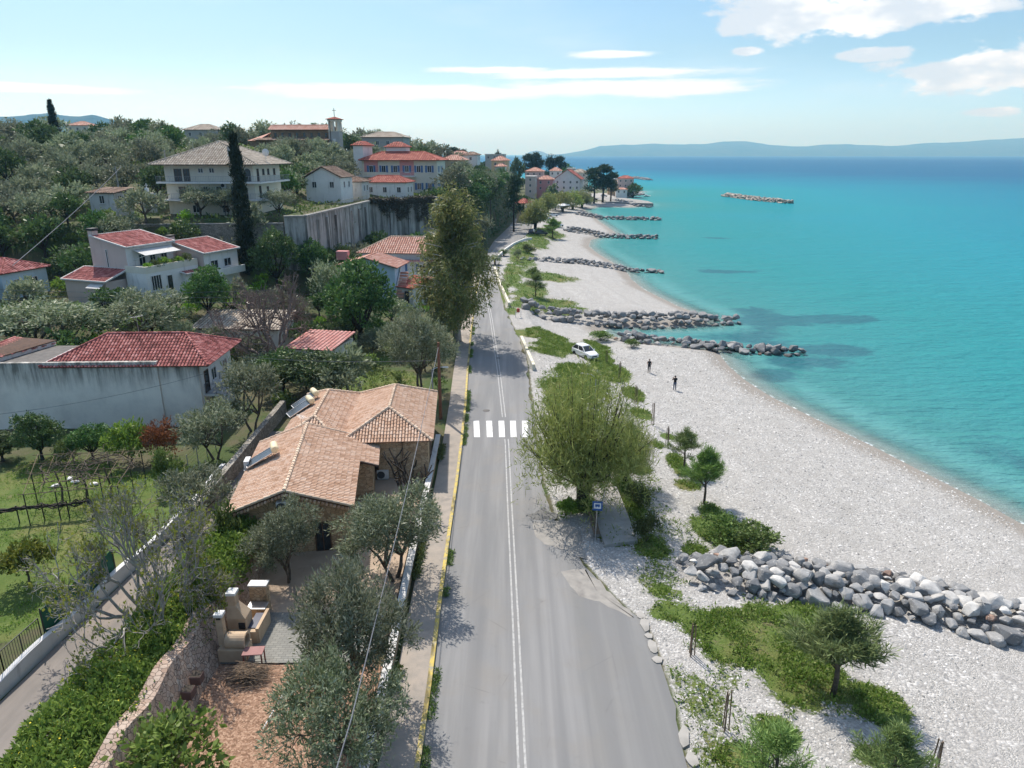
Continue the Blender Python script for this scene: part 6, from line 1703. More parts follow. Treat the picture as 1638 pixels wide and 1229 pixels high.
mb = MB(); mb.box((.06, -.0625, 2.67), (.30, .003, .17)); mb.lathe([(0, -.064), (.035, -.064), (.035, -.061), (0, -.061)], (-.03, 0, 2.56), 10, axis='Y'); mb.lathe([(0, -.064), (.035, -.064), (.035, -.061), (0, -.061)], (.15, 0, 2.56), 10, axis='Y'); mb.build('pictogram', M_signblue, p_)
# broken concrete edging on the right of the road
ks = [((1022, 985), .7), ((1028, 1000), 1.3), ((1034, 1018), .5), ((1040, 1035), 1.2), ((1048, 1056), .6), ((1082, 1118), .5), ((1090, 1178), 1.4), ((1102, 1215), .9)]
for i, ((px, py), L) in enumerate(ks):
    x, y = W(px, py, 2.6)
    x2, y2 = W(px + 4, py + 22, 2.6)
    mb = MB(); mb.prism([((.2 + rr.uniform(-.07, .05)) * math.cos(a), L / 2 * (1 + rr.uniform(-.15, .05)) * math.sin(a)) if abs(math.cos(a)) < .8 else ((.24 + rr.uniform(-.05, .05)) * (1 if math.cos(a) > 0 else -1), L * .42 * math.sin(a) * 2) for a in [.3 + k * .698 for k in range(9)]], -.2, .09)
    o = mb.build('edging_stone', m_slab, None, (x + .1, y, 2.56), math.atan2(-(x2 - x), -(y2 - y)) * -1 + rr.uniform(-.15, .15))
    tag(o, ['round pale lump at the top of the broken road edging', 'long pale concrete edging slab at the bend of the road edge', 'small grey chunk between two edging slabs', 'second long edging slab at the road edge', 'broken end piece below the two long edging slabs', 'lone pale edging stone beside the staked sapling', 'long edging slab low on the road edge', 'pale edging stone at the bottom of the picture'][i], 'edging stone', 'broken concrete edging stones')
# low white barrier walls on the sea side of the road
def barrier(label, pts_px, h, th, m, yellow=False):
    pts = [W(a, b_, 2.6) for a, b_ in pts_px]
    t = thing('barrier_wall', label, 'wall', (0, 0, 0), 0, 'low white roadside walls')
    mb = MB()
    for i, (a, b_) in enumerate(zip(pts[:-1], pts[1:])):
        d = Vector((b_[0] - a[0], b_[1] - a[1])).normalized(); n = Vector((d.y, -d.x)) * th
        mb.prism([(a[0], a[1]), (a[0] + n.x, a[1] + n.y), (b_[0] + n.x, b_[1] + n.y), (b_[0], b_[1])], 2.2, 2.6 + h - .003 * i)
    mb.build('masonry', m, t); return t
M_barr = mat('barrier_paint', (.68, .66, .58), (.58, .52, .36), 1.2, .85)
barrier('low whitewashed roadside wall between the road and the grassy verge, long straight one', [(792, 431), (800, 455), (816, 491)], .75, .35, M_barr)
barrier('low cream roadside wall with a gap, beside the parked white car', [(836, 545), (845, 566)], .7, .35, M_barr)
barrier('short cream roadside wall nearest the tamarisk', [(846, 569), (856, 592)], .7, .35, M_barr)
barrier('curving low white wall along the far bend of the road', [(851, 383), (838, 385), (822, 392), (808, 402), (798, 412)], .55, .35, M_white)
x, y, z = G(829, 508)
t = thing('red_post_box', 'small red box on pale posts at the road end of the second groyne', 'post', (x, y, z), .3)
mb = MB(); mb.box((0, 0, 1.15), (.42, .3, .6), bev=.03); mb.build('box', mat('signal_red', (.40, .05, .03), (.3, .04, .03), 3, .5), t)
for sx_ in (-.45, .45): mb = MB(); mb.tube([(sx_, 0, -.1), (sx_, 0, 1.1)], .04, 6); mb.build('post', M_frame, t)
mb = MB(); mb.tube([(-.45, 0, .75), (.45, 0, .75)], .03, 5); mb.build('rail', M_frame, t)
# staked saplings along the beach
SAP = [(970, 582, 558, 'staked sapling just behind the parked white car'), (991, 611, 577, 'thin staked sapling nearest the walker in dark jacket'), (1017, 644, 613, 'thin staked sapling beside two grass patches, below the walker in black'), (1044, 680, 640, 'staked sapling with forked twigs on pebbles'), (1067, 716, 680, 'staked sapling right behind the young pines'),
       (1106, 1048, 990, 'three tall stakes round a dead sapling by the road edging'), (1160, 1168, 1102, 'dead sapling between brown stakes, in a ring of small stones'), (1496, 1228, 1180, 'leaning stakes at the pebble edge, lowest in the picture')]
for px, py, pt, lb in SAP:
    x, y, z = G(px, py); h = ztop(x, y, pt) - z
    t = thing('staked_sapling', lb, 'sapling', (x, y, z - .05), rr.uniform(0, 6), 'staked saplings planted along the beach')
    for k in range(3):
        a = 2.1 * k; mb = MB(); mb.tube([(math.cos(a) * .16, math.sin(a) * .16, 0), (math.cos(a) * .10, math.sin(a) * .10, h * rr.uniform(.85, 1))], .032, 5); mb.build('stake', M_wood, t)
    mb = MB(); mb.tube([(0, 0, 0), (.02, 0, h * .5), (-.03, .02, h * .95)], [.022, .018, .008], 4)
    for k in range(5): z0 = h * rr.uniform(.55, .9); a = rr.uniform(0, 6.28); mb.tube([(0, 0, z0), (math.cos(a) * .25, math.sin(a) * .25, z0 + .28)], [.01, .004], 3)
    mb.build('stem', M_darkbark, t)
# poles and wires
def pole(name, label, x, y, z, h, r0, m, arms=1, al=.8, rz=0, lean=0.0, group=None, lamp=False):
    t = thing(name, label, 'utility pole' if not lamp else 'street lamp', (x, y, z), rz, group)
    mb = MB(); mb.tube([(0, 0, -.5), (lean * .5, 0, h * .5), (lean, 0, h)], [r0 * 1.2, r0, r0 * .75], 8); mb.build('shaft', m, t)
    for k in range(arms):
        mb = MB(); mb.box((lean, 0, h - .35 - .6 * k), (al * 2, .10, .12)); ar = mb.build('cross_arm', m, t)
        for q in (-.9, -.3, .3, .9):
            mb = MB(); mb.lathe([(.03, 0), (.06, .05), (.06, .13), (.02, .17)], (lean + q * al, 0, h - .29 - .6 * k), 8); mb.build('insulator', M_frame, ar)
    if lamp:
        mb = MB(); mb.tube([(lean, 0, h), (lean + .5, 0, h + .25), (lean + 1.1, 0, h + .3)], .04, 5); mb.build('lamp_arm', M_steel, t)
        mb = MB(); mb.box((lean + 1.35, 0, h + .28), (.6, .22, .12), bev=.04); mb.build('lamp_head', M_frame, t)
    return t
x, y = W(705, 668, 2.7); PZ = ztop(x, y, 548)
pole('utility_pole', 'rusty brown pole between the rear wing of the stone house and the pavement', x, y, 2.6, PZ - 2.6, .15, mat('rusty_pole', (.20, .09, .055), (.12, .065, .045), 4, .9), 0)
polex, poley = x, y
x, y = W(693, 650, 2.7); pole('lamp_post', 'thin pale grey lamp post behind the right roof corner of the stone house', x, y, 2.6, ztop(x, y, 592) - 2.6, .07, M_rail, 0, lamp=True)
x, y = W(952, 640, 2.2); pole('lamp_post', 'small pale lamp post on the grass behind the big tamarisk', x, y, 2.2, ztop(x, y, 604) - 2.2, .06, M_rail, 0, lamp=True, rz=2.8)
for px, pt, pb, s_, lb, ar in ((271, 240, 300, 122, 'concrete pole at the left corner of the large villa', 0), (200, 189, 225, 270, 'utility pole with wide cross arm on the left skyline', 1), (380, 201, 232, 235, 'tall thin pole on the skyline behind the cypress', 0), (352, 207, 232, 255, 'utility pole on the skyline left of the church', 1),
                                (193, 266, 320, 128, 'pole among the olive trees where a long cable starts', 0), (532, 193, 260, 205, 'dark pole below the church tower', 0), (514, 236, 275, 190, 'pole in the trees under the church', 0), (633, 228, 262, 215, 'pole on the skyline above the guest house', 0),
                                (785, 318, 356, 190, 'pole on the wooded slope above the road', 0), (690, 240, 260, 330, 'thin pole on the skyline right of the guest house', 0)):
    xb, yb, zb_ = WS(px, pb, s_); h = ztop(xb, yb, pt) - zb_
    pole('utility_pole', lb, xb, yb, zb_ - 1, h + 1, .13, M_greybark if px in (271, 193) else M_darkbark, ar, 1.3, group='utility poles')
def wire(label, pts, r=.018, sag=.5, name='overhead_cable'):
    mb = MB(); P = []
    for a, b_ in zip(pts[:-1], pts[1:]):
        for k in range(13):
            q = k / 12; P.append((a[0] + (b_[0] - a[0]) * q, a[1] + (b_[1] - a[1]) * q, a[2] + (b_[2] - a[2]) * q - sag * 4 * q * (1 - q)))
    mb.tube(P, r, 5, cap=False); tag(mb.build(name, M_cable), label, 'cable', 'overhead cables')
M_cable = mat('grey_cable', (.16, .17, .19), (.12, .125, .14), 2, .6)
e1 = WS(562, 1150, 24.0)
wire('thick grey cable sagging past the olive trees beside the road', [(polex, poley, PZ - .4), e1, (e1[0] - .6, -6, e1[2] + .5)], .022, .5)
for k, (ya, yb_) in enumerate(((462, 464), (470, 473), (476, 482))):
    wire(['uppermost of three cables crossing before the white villas', 'middle of three cables crossing before the white villas', 'lowest of three cables crossing before the white villas'][k], [WS(-40, ya, 84), WS(450, yb_, 88)], .022, .4)
wire('long pale cable slanting down from the hillside olive trees', [WS(193, 268, 128), WS(20, 425, 80)], .045, .3)
wire('thin cable crossing before the pink roofed house', [WS(375, 570, 72), WS(690, 577, 62)], .02, .3)
wire('dark cable crossing the tall blank white wall', [WS(-20, 665, 55), WS(330, 597, 60)], .018, .4)
wire('skyline cable from the church tower towards the guest house', [WS(555, 215, 210), WS(633, 230, 215)], .03, .5)
wire('cable above the large villa roof', [WS(380, 203, 235), WS(352, 209, 255)], .035, .6)

# ------------------------------------------------------------------ garden and courtyard things
t = thing('garden_wall', 'pinkish crazy stone wall between the hedge and the red gravel yard', 'wall')
ysw = np.linspace(18, 38.6, 34); zt = 4.75 + .14 * np.sin(ysw * 1.7); mb = MB(); vs = []
for y, z in zip(ysw, zt): q = .06 * math.sin(y * 1.3); bx_ = np.interp(y, [18, 34, 38.6], [-14.3, -14.7, -15.1]) + q; vs += [(-16.4, y, 2.4), (bx_, y, 2.4), (-15.55 + q, y, z), (-16.2, y, z + .05)]
mb.add(vs, [(4 * i + k, 4 * i + (k + 1) % 4, 4 * i + 4 + (k + 1) % 4, 4 * i + 4 + k) for i in range(len(ysw) - 1) for k in range(4)] + [(3, 2, 1, 0), tuple(len(vs) - 4 + k for k in range(4))]); mb.build('masonry', M_rubble, t)
for k in range(4):
    g = thing('wall_planter', ['square brown planter on the garden wall, lowest of four', 'square brown planter on the garden wall, second from the bottom', 'square brown planter on the garden wall, third from the bottom', 'square brown planter on the garden wall, topmost of four'][k], 'planter', (-14.75, 24.6 + .95 * k, 3.45), 0, 'planters fixed to the garden wall')
    mb = MB(); mb.box((0, 0, .22), (.5, .5, .44), taper=1.1, bev=.02); p_ = mb.build('pot', mat('brown_pot', (.16, .10, .085), (.12, .08, .07), 3, .8), g)
    mb = MB(); mb.box((0, 0, .442), (.44, .44, .02)); mb.build('soil', mat('potting_soil', (.05, .04, .03)), g)
    mb = MB(); mb.box((-.06, 0, -.04), (.3, .4, .08)); mb.build('bracket', M_conc, g)
OX, OY = W(385, 1058, 2.76); OX -= .35
M_clay = mat('sandy_render', (.50, .38, .26), (.42, .31, .21), 1.5, .92, .2, 10); M_cap = mat('pale_cap', (.68, .68, .66), (.6, .6, .58), 3, .7)
t = thing('barrel_oven', 'sandy coloured outdoor oven with a barrel vault and chimney, beside the red table', 'oven', (OX, OY, 2.76), 0, None, .8)
mb = MB(); mb.box((0, .45, .45), (1.75, 1.15, .9), bev=.02); mb.build('plinth', M_clay, t)
mb = MB(); mb.lathe([(0, -.55), (.50, -.55), (.52, -.5), (.52, .62), (.56, .66), (.56, .72), (.40, .72), (.38, .3), (0, .3)], (.1, .48, 1.22), 22, axis='X'); mb.build('barrel', M_clay, t)
mb = MB(); mb.lathe([(0, .33), (.37, .33), (.37, .35), (0, .35)], (.1, .48, 1.22), 20, axis='X'); mb.build('oven_mouth', M_black, t)
mb = MB(); mb.box((-.72, .5, 1.95), (.42, .42, 2.1)); mb.build('chimney', M_clay, t)
mb = MB(); mb.box((-.72, .5, 3.12), (.56, .56, .22), bev=.02); mb.build('chimney_cap', M_cap, t)
mb = MB(); mb.box((-.72, .27, 2.93), (.26, .05, .14)); mb.build('smoke_vent', M_black, t)
t = thing('barbecue', 'built in sandy barbecue with sloping hood and chimney behind the barrel oven', 'barbecue', (OX - .1, OY + 1.55, 2.76), 0, None, .8)
mb = MB(); mb.box((.15, .5, .45), (1.9, 1.5, .9), bev=.02); mb.build('plinth', M_clay, t)
mb = MB(); mb.prism([(-.85, .0), (.35, .0), (.35, 1.1), (-.85, 1.1)], .9, 1.7)
mb.add([(-.85, 0, 1.70), (.35, 0, 1.70), (.35, 1.1, 1.70), (-.85, 1.1, 1.70), (-.8, .25, 2.5), (-.25, .25, 2.5), (-.25, .85, 2.5), (-.8, .85, 2.5)], [(0, 1, 5, 4), (1, 2, 6, 5), (2, 3, 7, 6), (3, 0, 4, 7), (4, 5, 6, 7)]); mb.build('hood', M_clay, t)
mb = MB(); mb.box((-.52, .55, 2.85), (.5, .55, .8)); mb.build('chimney', M_clay, t)
mb = MB(); mb.box((-.52, .55, 3.36), (.64, .7, .2), bev=.02); mb.build('chimney_cap', M_cap, t)
mb = MB(); mb.box((.1, -.03, 1.2), (.4, .1, .45)); mb.build('fire_opening', M_black, t)
mb = MB(); mb.box((.70, .9, .93), (.6, 1.6, .06)); mb.build('worktop', mat('dark_blue_worktop', (.05, .06, .10), None, 3, .3), t)
mb = MB(); mb.box((1.1, .9, .55), (.2, 2.2, 1.1)); mb.build('side_wall', M_clay, t)
t = thing('stone_sink', 'small stone sink counter with steel top next to the barbecue', 'sink', (OX + .1, OY + 3.4, 2.76), 0, None, .85)
mb = MB(); mb.box((0, .1, .45), (1.1, .7, .9)); mb.build('counter', M_stone, t)
mb = MB(); mb.box((0, .1, .94), (1.2, .8, .08), bev=.01); mb.build('steel_top', M_steel, t)
mb = MB(); mb.box((-.1, .9, 1.0), (1.1, .55, 2.0)); mb.build('stone_back', M_stone, t)
mb = MB(); mb.box((-.1, .9, 2.06), (1.2, .65, .1)); mb.build('capstone', M_cap, t)
x, y = W(398, 870, 2.75)
t = thing('gate_pillar', 'square stone pillar with pale capstone at the house corner', 'pillar', (x, y - .2, 2.7))
mb = MB(); mb.box((0, 0, .95), (1.0, .6, 1.9)); mb.build('shaft', M_stone, t); mb = MB(); mb.box((0, 0, 1.96), (1.12, .72, .1)); mb.build('capstone', M_cap, t)
x, y = W(408, 1062, 2.76)
t = thing('red_table', 'small reddish wooden table in front of the barrel oven', 'table', (x, y, 2.76), .08)
mb = MB(); mb.box((0, 0, .76), (1.0, .66, .06), bev=.01); mb.build('table_top', mat('faded_red_top', (.30, .15, .14), (.24, .12, .11), 2, .7), t)
for sx_ in (-.43, .43):
    for sy_ in (-.27, .27): mb = MB(); mb.box((sx_, sy_, .36), (.06, .06, .72)); mb.build('leg', M_orangew, t)
x, y = W(402, 1085, 2.75); mb = MB(); rs_ = random.Random(4)
for k in range(170):
    a = rs_.gauss(0, .5); cx_, cy_ = rs_.gauss(0, .28), rs_.gauss(0, .3); L = rs_.uniform(.5, 1.0); zz = abs(rs_.gauss(.22, .16))
    mb.tube([(cx_ - L * math.cos(a), cy_ - L * math.sin(a) * .5, zz), (cx_ + rs_.uniform(-.1, .1), cy_, zz + .1), (cx_ + L * math.cos(a), cy_ + L * math.sin(a) * .5, zz + rs_.uniform(-.1, .1))], [.014, .012, .006], 3, cap=False)
stuff(mb.build('twigs', M_wood, None, (x, y, 2.76)), 'heap of cut brown twigs in front of the red table', 'twig heap')
x, y = W(412, 997, 2.76); mb = MB(); mb.lathe([(.12, 0), (.18, .28), (.19, .3), (.15, .3), (.12, .1)], n=14); tag(mb.build('red_pot', M_orangew, None, (x, y, 2.757)), 'small red pot on the grey block paving', 'pot')
a_ = W(420, 1170, 2.7); b_ = W(455, 1110, 2.7); mb = MB(); mb.tube([(a_[0], a_[1], 2.78), (b_[0], b_[1], 2.80)], .035, 5); tag(mb.build('pale_pole', M_cap), 'long pale pole lying on the red gravel', 'pole')
x, y = W(414, 915, 2.75)
t = thing('motor_scooter', 'dark scooter parked against the stone pillar', 'scooter', (x, y, 2.75), .7)
mb = MB(); mb.prism([(-.75, -.14), (.75, -.14), (.75, .14), (-.75, .14)], .28, [.62, .5, .5, .62]); mb.box((-.35, 0, .75), (.7, .26, .14), bev=.04); mb.build('body', M_black, t)
mb = MB(); mb.tube([(.55, 0, .4), (.45, 0, 1.05)], .05, 6); mb.tube([(.45, -.32, 1.05), (.45, .32, 1.05)], .02, 5); mb.build('handlebar', M_iron, t)
for xx in (-.6, .65): mb = MB(); mb.lathe([(.12, -.05), (.25, -.05), (.25, .05), (.12, .05)], (xx, 0, .25), 16, axis='Y'); mb.build('wheel', M_tyre, t)
x, y = W(642, 760, 2.75); t = thing('pallet', 'wooden pallet leaning in the shaded courtyard behind the air conditioner', 'pallet', (x, y, 2.76), .1)
mb = MB()
for k in range(6): mb.box((0, .02 * k, .1 + .16 * k), (1.3, .03, .1))
for xx in (-.55, 0, .55): mb.box((xx, .12, .5), (.09, .09, 1.0))
mb.build('boards', M_wood, t)
# boundary wall and fences left of the lane
t = thing('lane_wall', 'whitewashed wall along the left side of the lane', 'wall'); ysw = np.linspace(14, 52, 50)
lx = np.interp(ysw, [14, 26, 34, 44, 62], [-24.85, -24.25, -23.65, -22.85, -23.2])
wall_strip('masonry', ysw, lx - .15, lx + .15, 2.4, 3.5 + .1 * np.sin(ysw * .9), plaster('lane_whitewash', (.62, .62, .61), amt=.6), t)
M_mesh = mat('green_mesh', (.02, .13, .075), (.025, .10, .06), 6, .8)
t = thing('green_mesh_fence', 'dark green shade mesh fence on thin posts above the lane wall', 'fence'); ysw = np.linspace(31.0, 37.0, 14); lxx = np.interp(ysw, [14, 26, 34, 44], [-24.85, -24.25, -23.65, -22.85]) - .3
mb = MB(); vs = []
for i, y in enumerate(ysw): vs += [(lxx[i], y, 2.9), (lxx[i], y, 4.75 + .1 * math.sin(i))]
mb.add(vs, [(2 * i, 2 * i + 2, 2 * i + 3, 2 * i + 1) for i in range(len(ysw) - 1)]); me_o = mb.build('mesh_cloth', M_mesh, t)
md = me_o.modifiers.new('Solidify', 'SOLIDIFY'); md.thickness = .02
for k in range(5): mb = MB(); y = 31.0 + 1.5 * k; mb.tube([(np.interp(y, ysw, lxx) + .04, y, 2.5), (np.interp(y, ysw, lxx) + .04, y, 4.95)], .035, 5); mb.build('post', M_iron, t)
t = thing('iron_fence', 'black iron bar fence behind the lane wall next to the green mesh', 'fence'); ysw = np.linspace(20, 30.8, 2); railing(t, [(np.interp(y, [14, 26, 34], [-24.85, -24.25, -23.65]) - .3, y) for y in np.linspace(18, 30.8, 6)], 3.0, 1.5, M_iron, gap=.16, name='bars')
# vine pergola
A0 = W(48, 838, 2.8); B0 = W(196, 822, 2.8); C0 = W(232, 762, 2.8); D0 = W(70, 770, 2.8)
t = thing('pergola', 'bare vine pergola of thin metal posts and bars in the green garden', 'pergola')
def lerp2(p, q, k): return (p[0] + (q[0] - p[0]) * k, p[1] + (q[1] - p[1]) * k)
HT = 5.0
for e0, e1_ in ((A0, B0), (D0, C0), (lerp2(A0, D0, .5), lerp2(B0, C0, .5))):
    for k in (0, .33, .67, 1): p = lerp2(e0, e1_, k); mb = MB(); mb.tube([(p[0], p[1], 2.6), (p[0], p[1], HT)], .04, 5); mb.build('post', M_iron, t)
for k in np.linspace(0, 1, 5): p, q = lerp2(A0, D0, k), lerp2(B0, C0, k); mb = MB(); mb.tube([(p[0] - .4, p[1], HT), (q[0] + .4, q[1], HT)], .026, 5); mb.build('roof_bar', M_wood, t)
for k in np.linspace(0, 1, 7): p, q = lerp2(A0, B0, k), lerp2(D0, C0, k); mb = MB(); mb.tube([(p[0], p[1], HT + .06), (q[0], q[1], HT + .06)], .022, 5); mb.build('roof_bar', M_wood, t)
mb = MB(); rs_ = random.Random(8)
for k in range(64):
    p = lerp2(lerp2(A0, B0, rs_.random()), lerp2(D0, C0, rs_.random()), rs_.random()); P = [(p[0], p[1], HT + .1)]; a = rs_.uniform(0, 6.28)
    for j in range(7): a += rs_.gauss(0, .6); P.append((P[-1][0] + .35 * math.cos(a), P[-1][1] + .35 * math.sin(a), HT + .1 + rs_.uniform(-.08, .22)))
    mb.tube(P, [.035, .035, .03, .028, .024, .018, .012, .008], 4, cap=False)
for k in range(3): p = lerp2(lerp2(A0, B0, .25 + .25 * k), lerp2(D0, C0, .25 + .25 * k), .5); mb.tube([(p[0], p[1], 2.6), (p[0] + .1, p[1] + .1, 3.6), (p[0] - .1, p[1], HT + .1)], [.09, .07, .05], 6)
vn = mb.build('vine', M_bark, t); vn['kind'] = 'stuff'
t = thing('vine_row', 'low row of gnarled dark vine stems on wires across the lawn', 'vine'); a_ = W(-10, 838, 2.8); b_ = W(150, 822, 2.8)
mb = MB()
for j in range(9): 
    P = []
    for k in range(14): p = lerp2(a_, b_, k / 13); P.append((p[0] + rs_.gauss(0, .06), p[1] + rs_.gauss(0, .12), 3.75 + rs_.gauss(0, .09)))
    mb.tube(P, .045, 4, cap=False)
mb.build('stems', M_darkbark, t)
for k in (0, .25, .5, .75, 1): p = lerp2(a_, b_, k); mb = MB(); mb.tube([(p[0], p[1], 2.6), (p[0], p[1], 4.0)], .045, 5); mb.build('post', M_iron, t)
for k, (px, py) in enumerate(((120, 768), (88, 775), (112, 763), (150, 772))):
    x, y = W(px, py, 2.9); mb = MB(); mb.ball((0, 0, .12), .28, 8, sq=(1.3, .8, .5)); tag(mb.build('white_sack', M_frame, None, (x, y, tz(x, y)), k), 'crumpled white sack lying in the vegetables under the pergola', 'sack', 'white sacks under the pergola')
# wire fence by the house, left
t = thing('wire_fence', 'rusty wire fence rising along the path left of the stone house', 'fence'); a_ = W(270, 790, 2.8); b_ = W(345, 715, 2.8)
for k in np.linspace(0, 1, 6): p = lerp2(a_, b_, k); mb = MB(); mb.tube([(p[0], p[1], 2.6), (p[0], p[1], 4.4)], .035, 5); mb.build('post', M_rail, t)
for zz in np.linspace(2.9, 4.3, 6): mb = MB(); mb.tube([(a_[0], a_[1], zz), (b_[0], b_[1], zz)], .012, 3); mb.build('wire', M_wood, t)
t = thing('stone_lane_wall', 'rough grey stone wall along the shaded passage left of the stone house', 'wall'); ysw = np.linspace(41, 66, 20); wall_strip('masonry', ysw, -22.0 + .03 * (41 - ysw) , -21.5 + .03 * (41 - ysw), 2.3, 4.0 + 0 * ysw, M_grstone, t)
# white parasols and palm thatch at the beach bar
for k, (px, py) in enumerate(((878, 336), (884, 339), (893, 338), (902, 337), (911, 335), (888, 333))):
    x, y = W(px, py, 2.2); t = thing('parasol', 'white square beach bar parasol under the tamarisks', 'parasol', (x, y, 2.1), k * .3, 'white parasols of the beach bar')
    mb = MB(); mb.tube([(0, 0, 0), (0, 0, 3.3)], .05, 5); mb.build('pole', M_wood, t)
    mb = MB(); mb.add([(-2.2, -2.2, 2.6), (2.2, -2.2, 2.6), (2.2, 2.2, 2.6), (-2.2, 2.2, 2.6), (0, 0, 3.5), (-2.2, -2.2, 2.4), (2.2, -2.2, 2.4), (2.2, 2.2, 2.4), (-2.2, 2.2, 2.4)], [(0, 1, 4), (1, 2, 4), (2, 3, 4), (3, 0, 4), (5, 6, 1, 0), (6, 7, 2, 1), (7, 8, 3, 2), (8, 5, 0, 3)]); mb.build('canopy', M_frame, t)
x, y, z = WS(1035, 312, 478); mb = MB(); loft(mb, [[(-.3, -2.6, .5), (.3, -2.6, .5), (.3, -2.6, .6), (-.3, -2.6, .6)], [(-.5, -1, 0), (.5, -1, 0), (1.0, -1, .7), (-1.0, -1, .7)], [(-.5, 2, 0), (.5, 2, 0), (.95, 2, .65), (-.95, 2, .65)]]); mb.box((0, .6, .9), (1.1, 1.3, .9)); tag(mb.build('small_boat', M_white, None, (x, y, .02), 1.2), 'tiny white boat moored off the headland point', 'boat')

for px, py, rx_, lb in ((778, 657, .36, 'round dark manhole cover on the road just before the crossing'), (797, 573, .34, 'square drain cover in the road near the low cream wall')):
    x, y = W(px, py, ROADZ); mb = MB(); mb.lathe([(0, 0), (rx_, 0), (rx_, .012), (rx_ * .8, .016), (0, .016)], n=20 if rx_ > .35 else 4); tag(mb.build('manhole_cover', M_iron if rx_ < .35 else M_tar, None, (x, y, ROADZ + .002), .78), lb, 'manhole cover')

for lb, (x, y, z), h in (('thin television aerial on the near ridge of the stone house', SHP(-.42, 3.6, 4.7), 1.8), ('thin television aerial on the faded red hipped roof', wx(.5, 4.1, 7.9), 2.0), ('television aerial on the left slope of the bleached villa roof', BV.matrix_basis @ Vector((-3.2, 2.2, 9.9)), 2.4),
                         ('television aerial on the bleached long roof behind the bare tree', WS(400, 512, 82), 2.2), ('television aerial on the cottage beside the guest house', (-40.2, 160, 24.4), 2.0)):
    t = thing('television_aerial', lb, 'aerial', (x, y, z - .15), rr.uniform(0, 3))
    mb = MB(); mb.tube([(0, 0, 0), (0, 0, h)], .022, 5); mb.build('mast', M_steel, t)
    mb = MB(); mb.tube([(-.5, 0, h - .1), (.6, 0, h - .1)], .015, 4)
    for k in range(6): mb.tube([(-.4 + .18 * k, -.3 + .03 * k, h - .1), (-.4 + .18 * k, .3 - .03 * k, h - .1)], .009, 3)
    mb.build('antenna', M_steel, t)
# ------------------------------------------------------------------ planting
bpy.context.view_layer.update()
def dims(kind, var):
    p = PROTO[kind]; p = p[var % len(p)]
    ms = [m for m in (p if isinstance(p, tuple) else (p,)) if m]
    h = w_ = 0
    for m in ms:
        co = np.empty(len(m.vertices) * 3, np.float32); m.vertices.foreach_get('co', co); co = co.reshape(-1, 3)
        h = max(h, np.percentile(co[:, 2], 99.5)); w_ = max(w_, np.percentile(np.abs(co[:, :2]), 98) * 2)
    return h, w_
DIM = {(k, v): dims(k, v) for k in PROTO for v in range(len(PROTO[k]))}
def plant(kind, name, label, px, pyb, pyt, wpx=None, s=None, grp=None, cat='tree', rot=None):
    if s is None: x, y, z = G(px, pyb)
    else:
        x, y, z = WS(px, pyb, s); z = tz(x, y)
    v = prng.randrange(len(PROTO[kind])); h0, w0 = DIM[(kind, v)]
    h = max(.3, ztop(x, y, pyt) - z)
    k = h / h0; wide = 1.0
    if wpx: wide = (wpx / FPX * math.hypot(y, 27 - z) * .97) / (w0 * k)
    return grow(kind, name, label, x, y, k, z - .05, rot, v, grp, cat, wide)
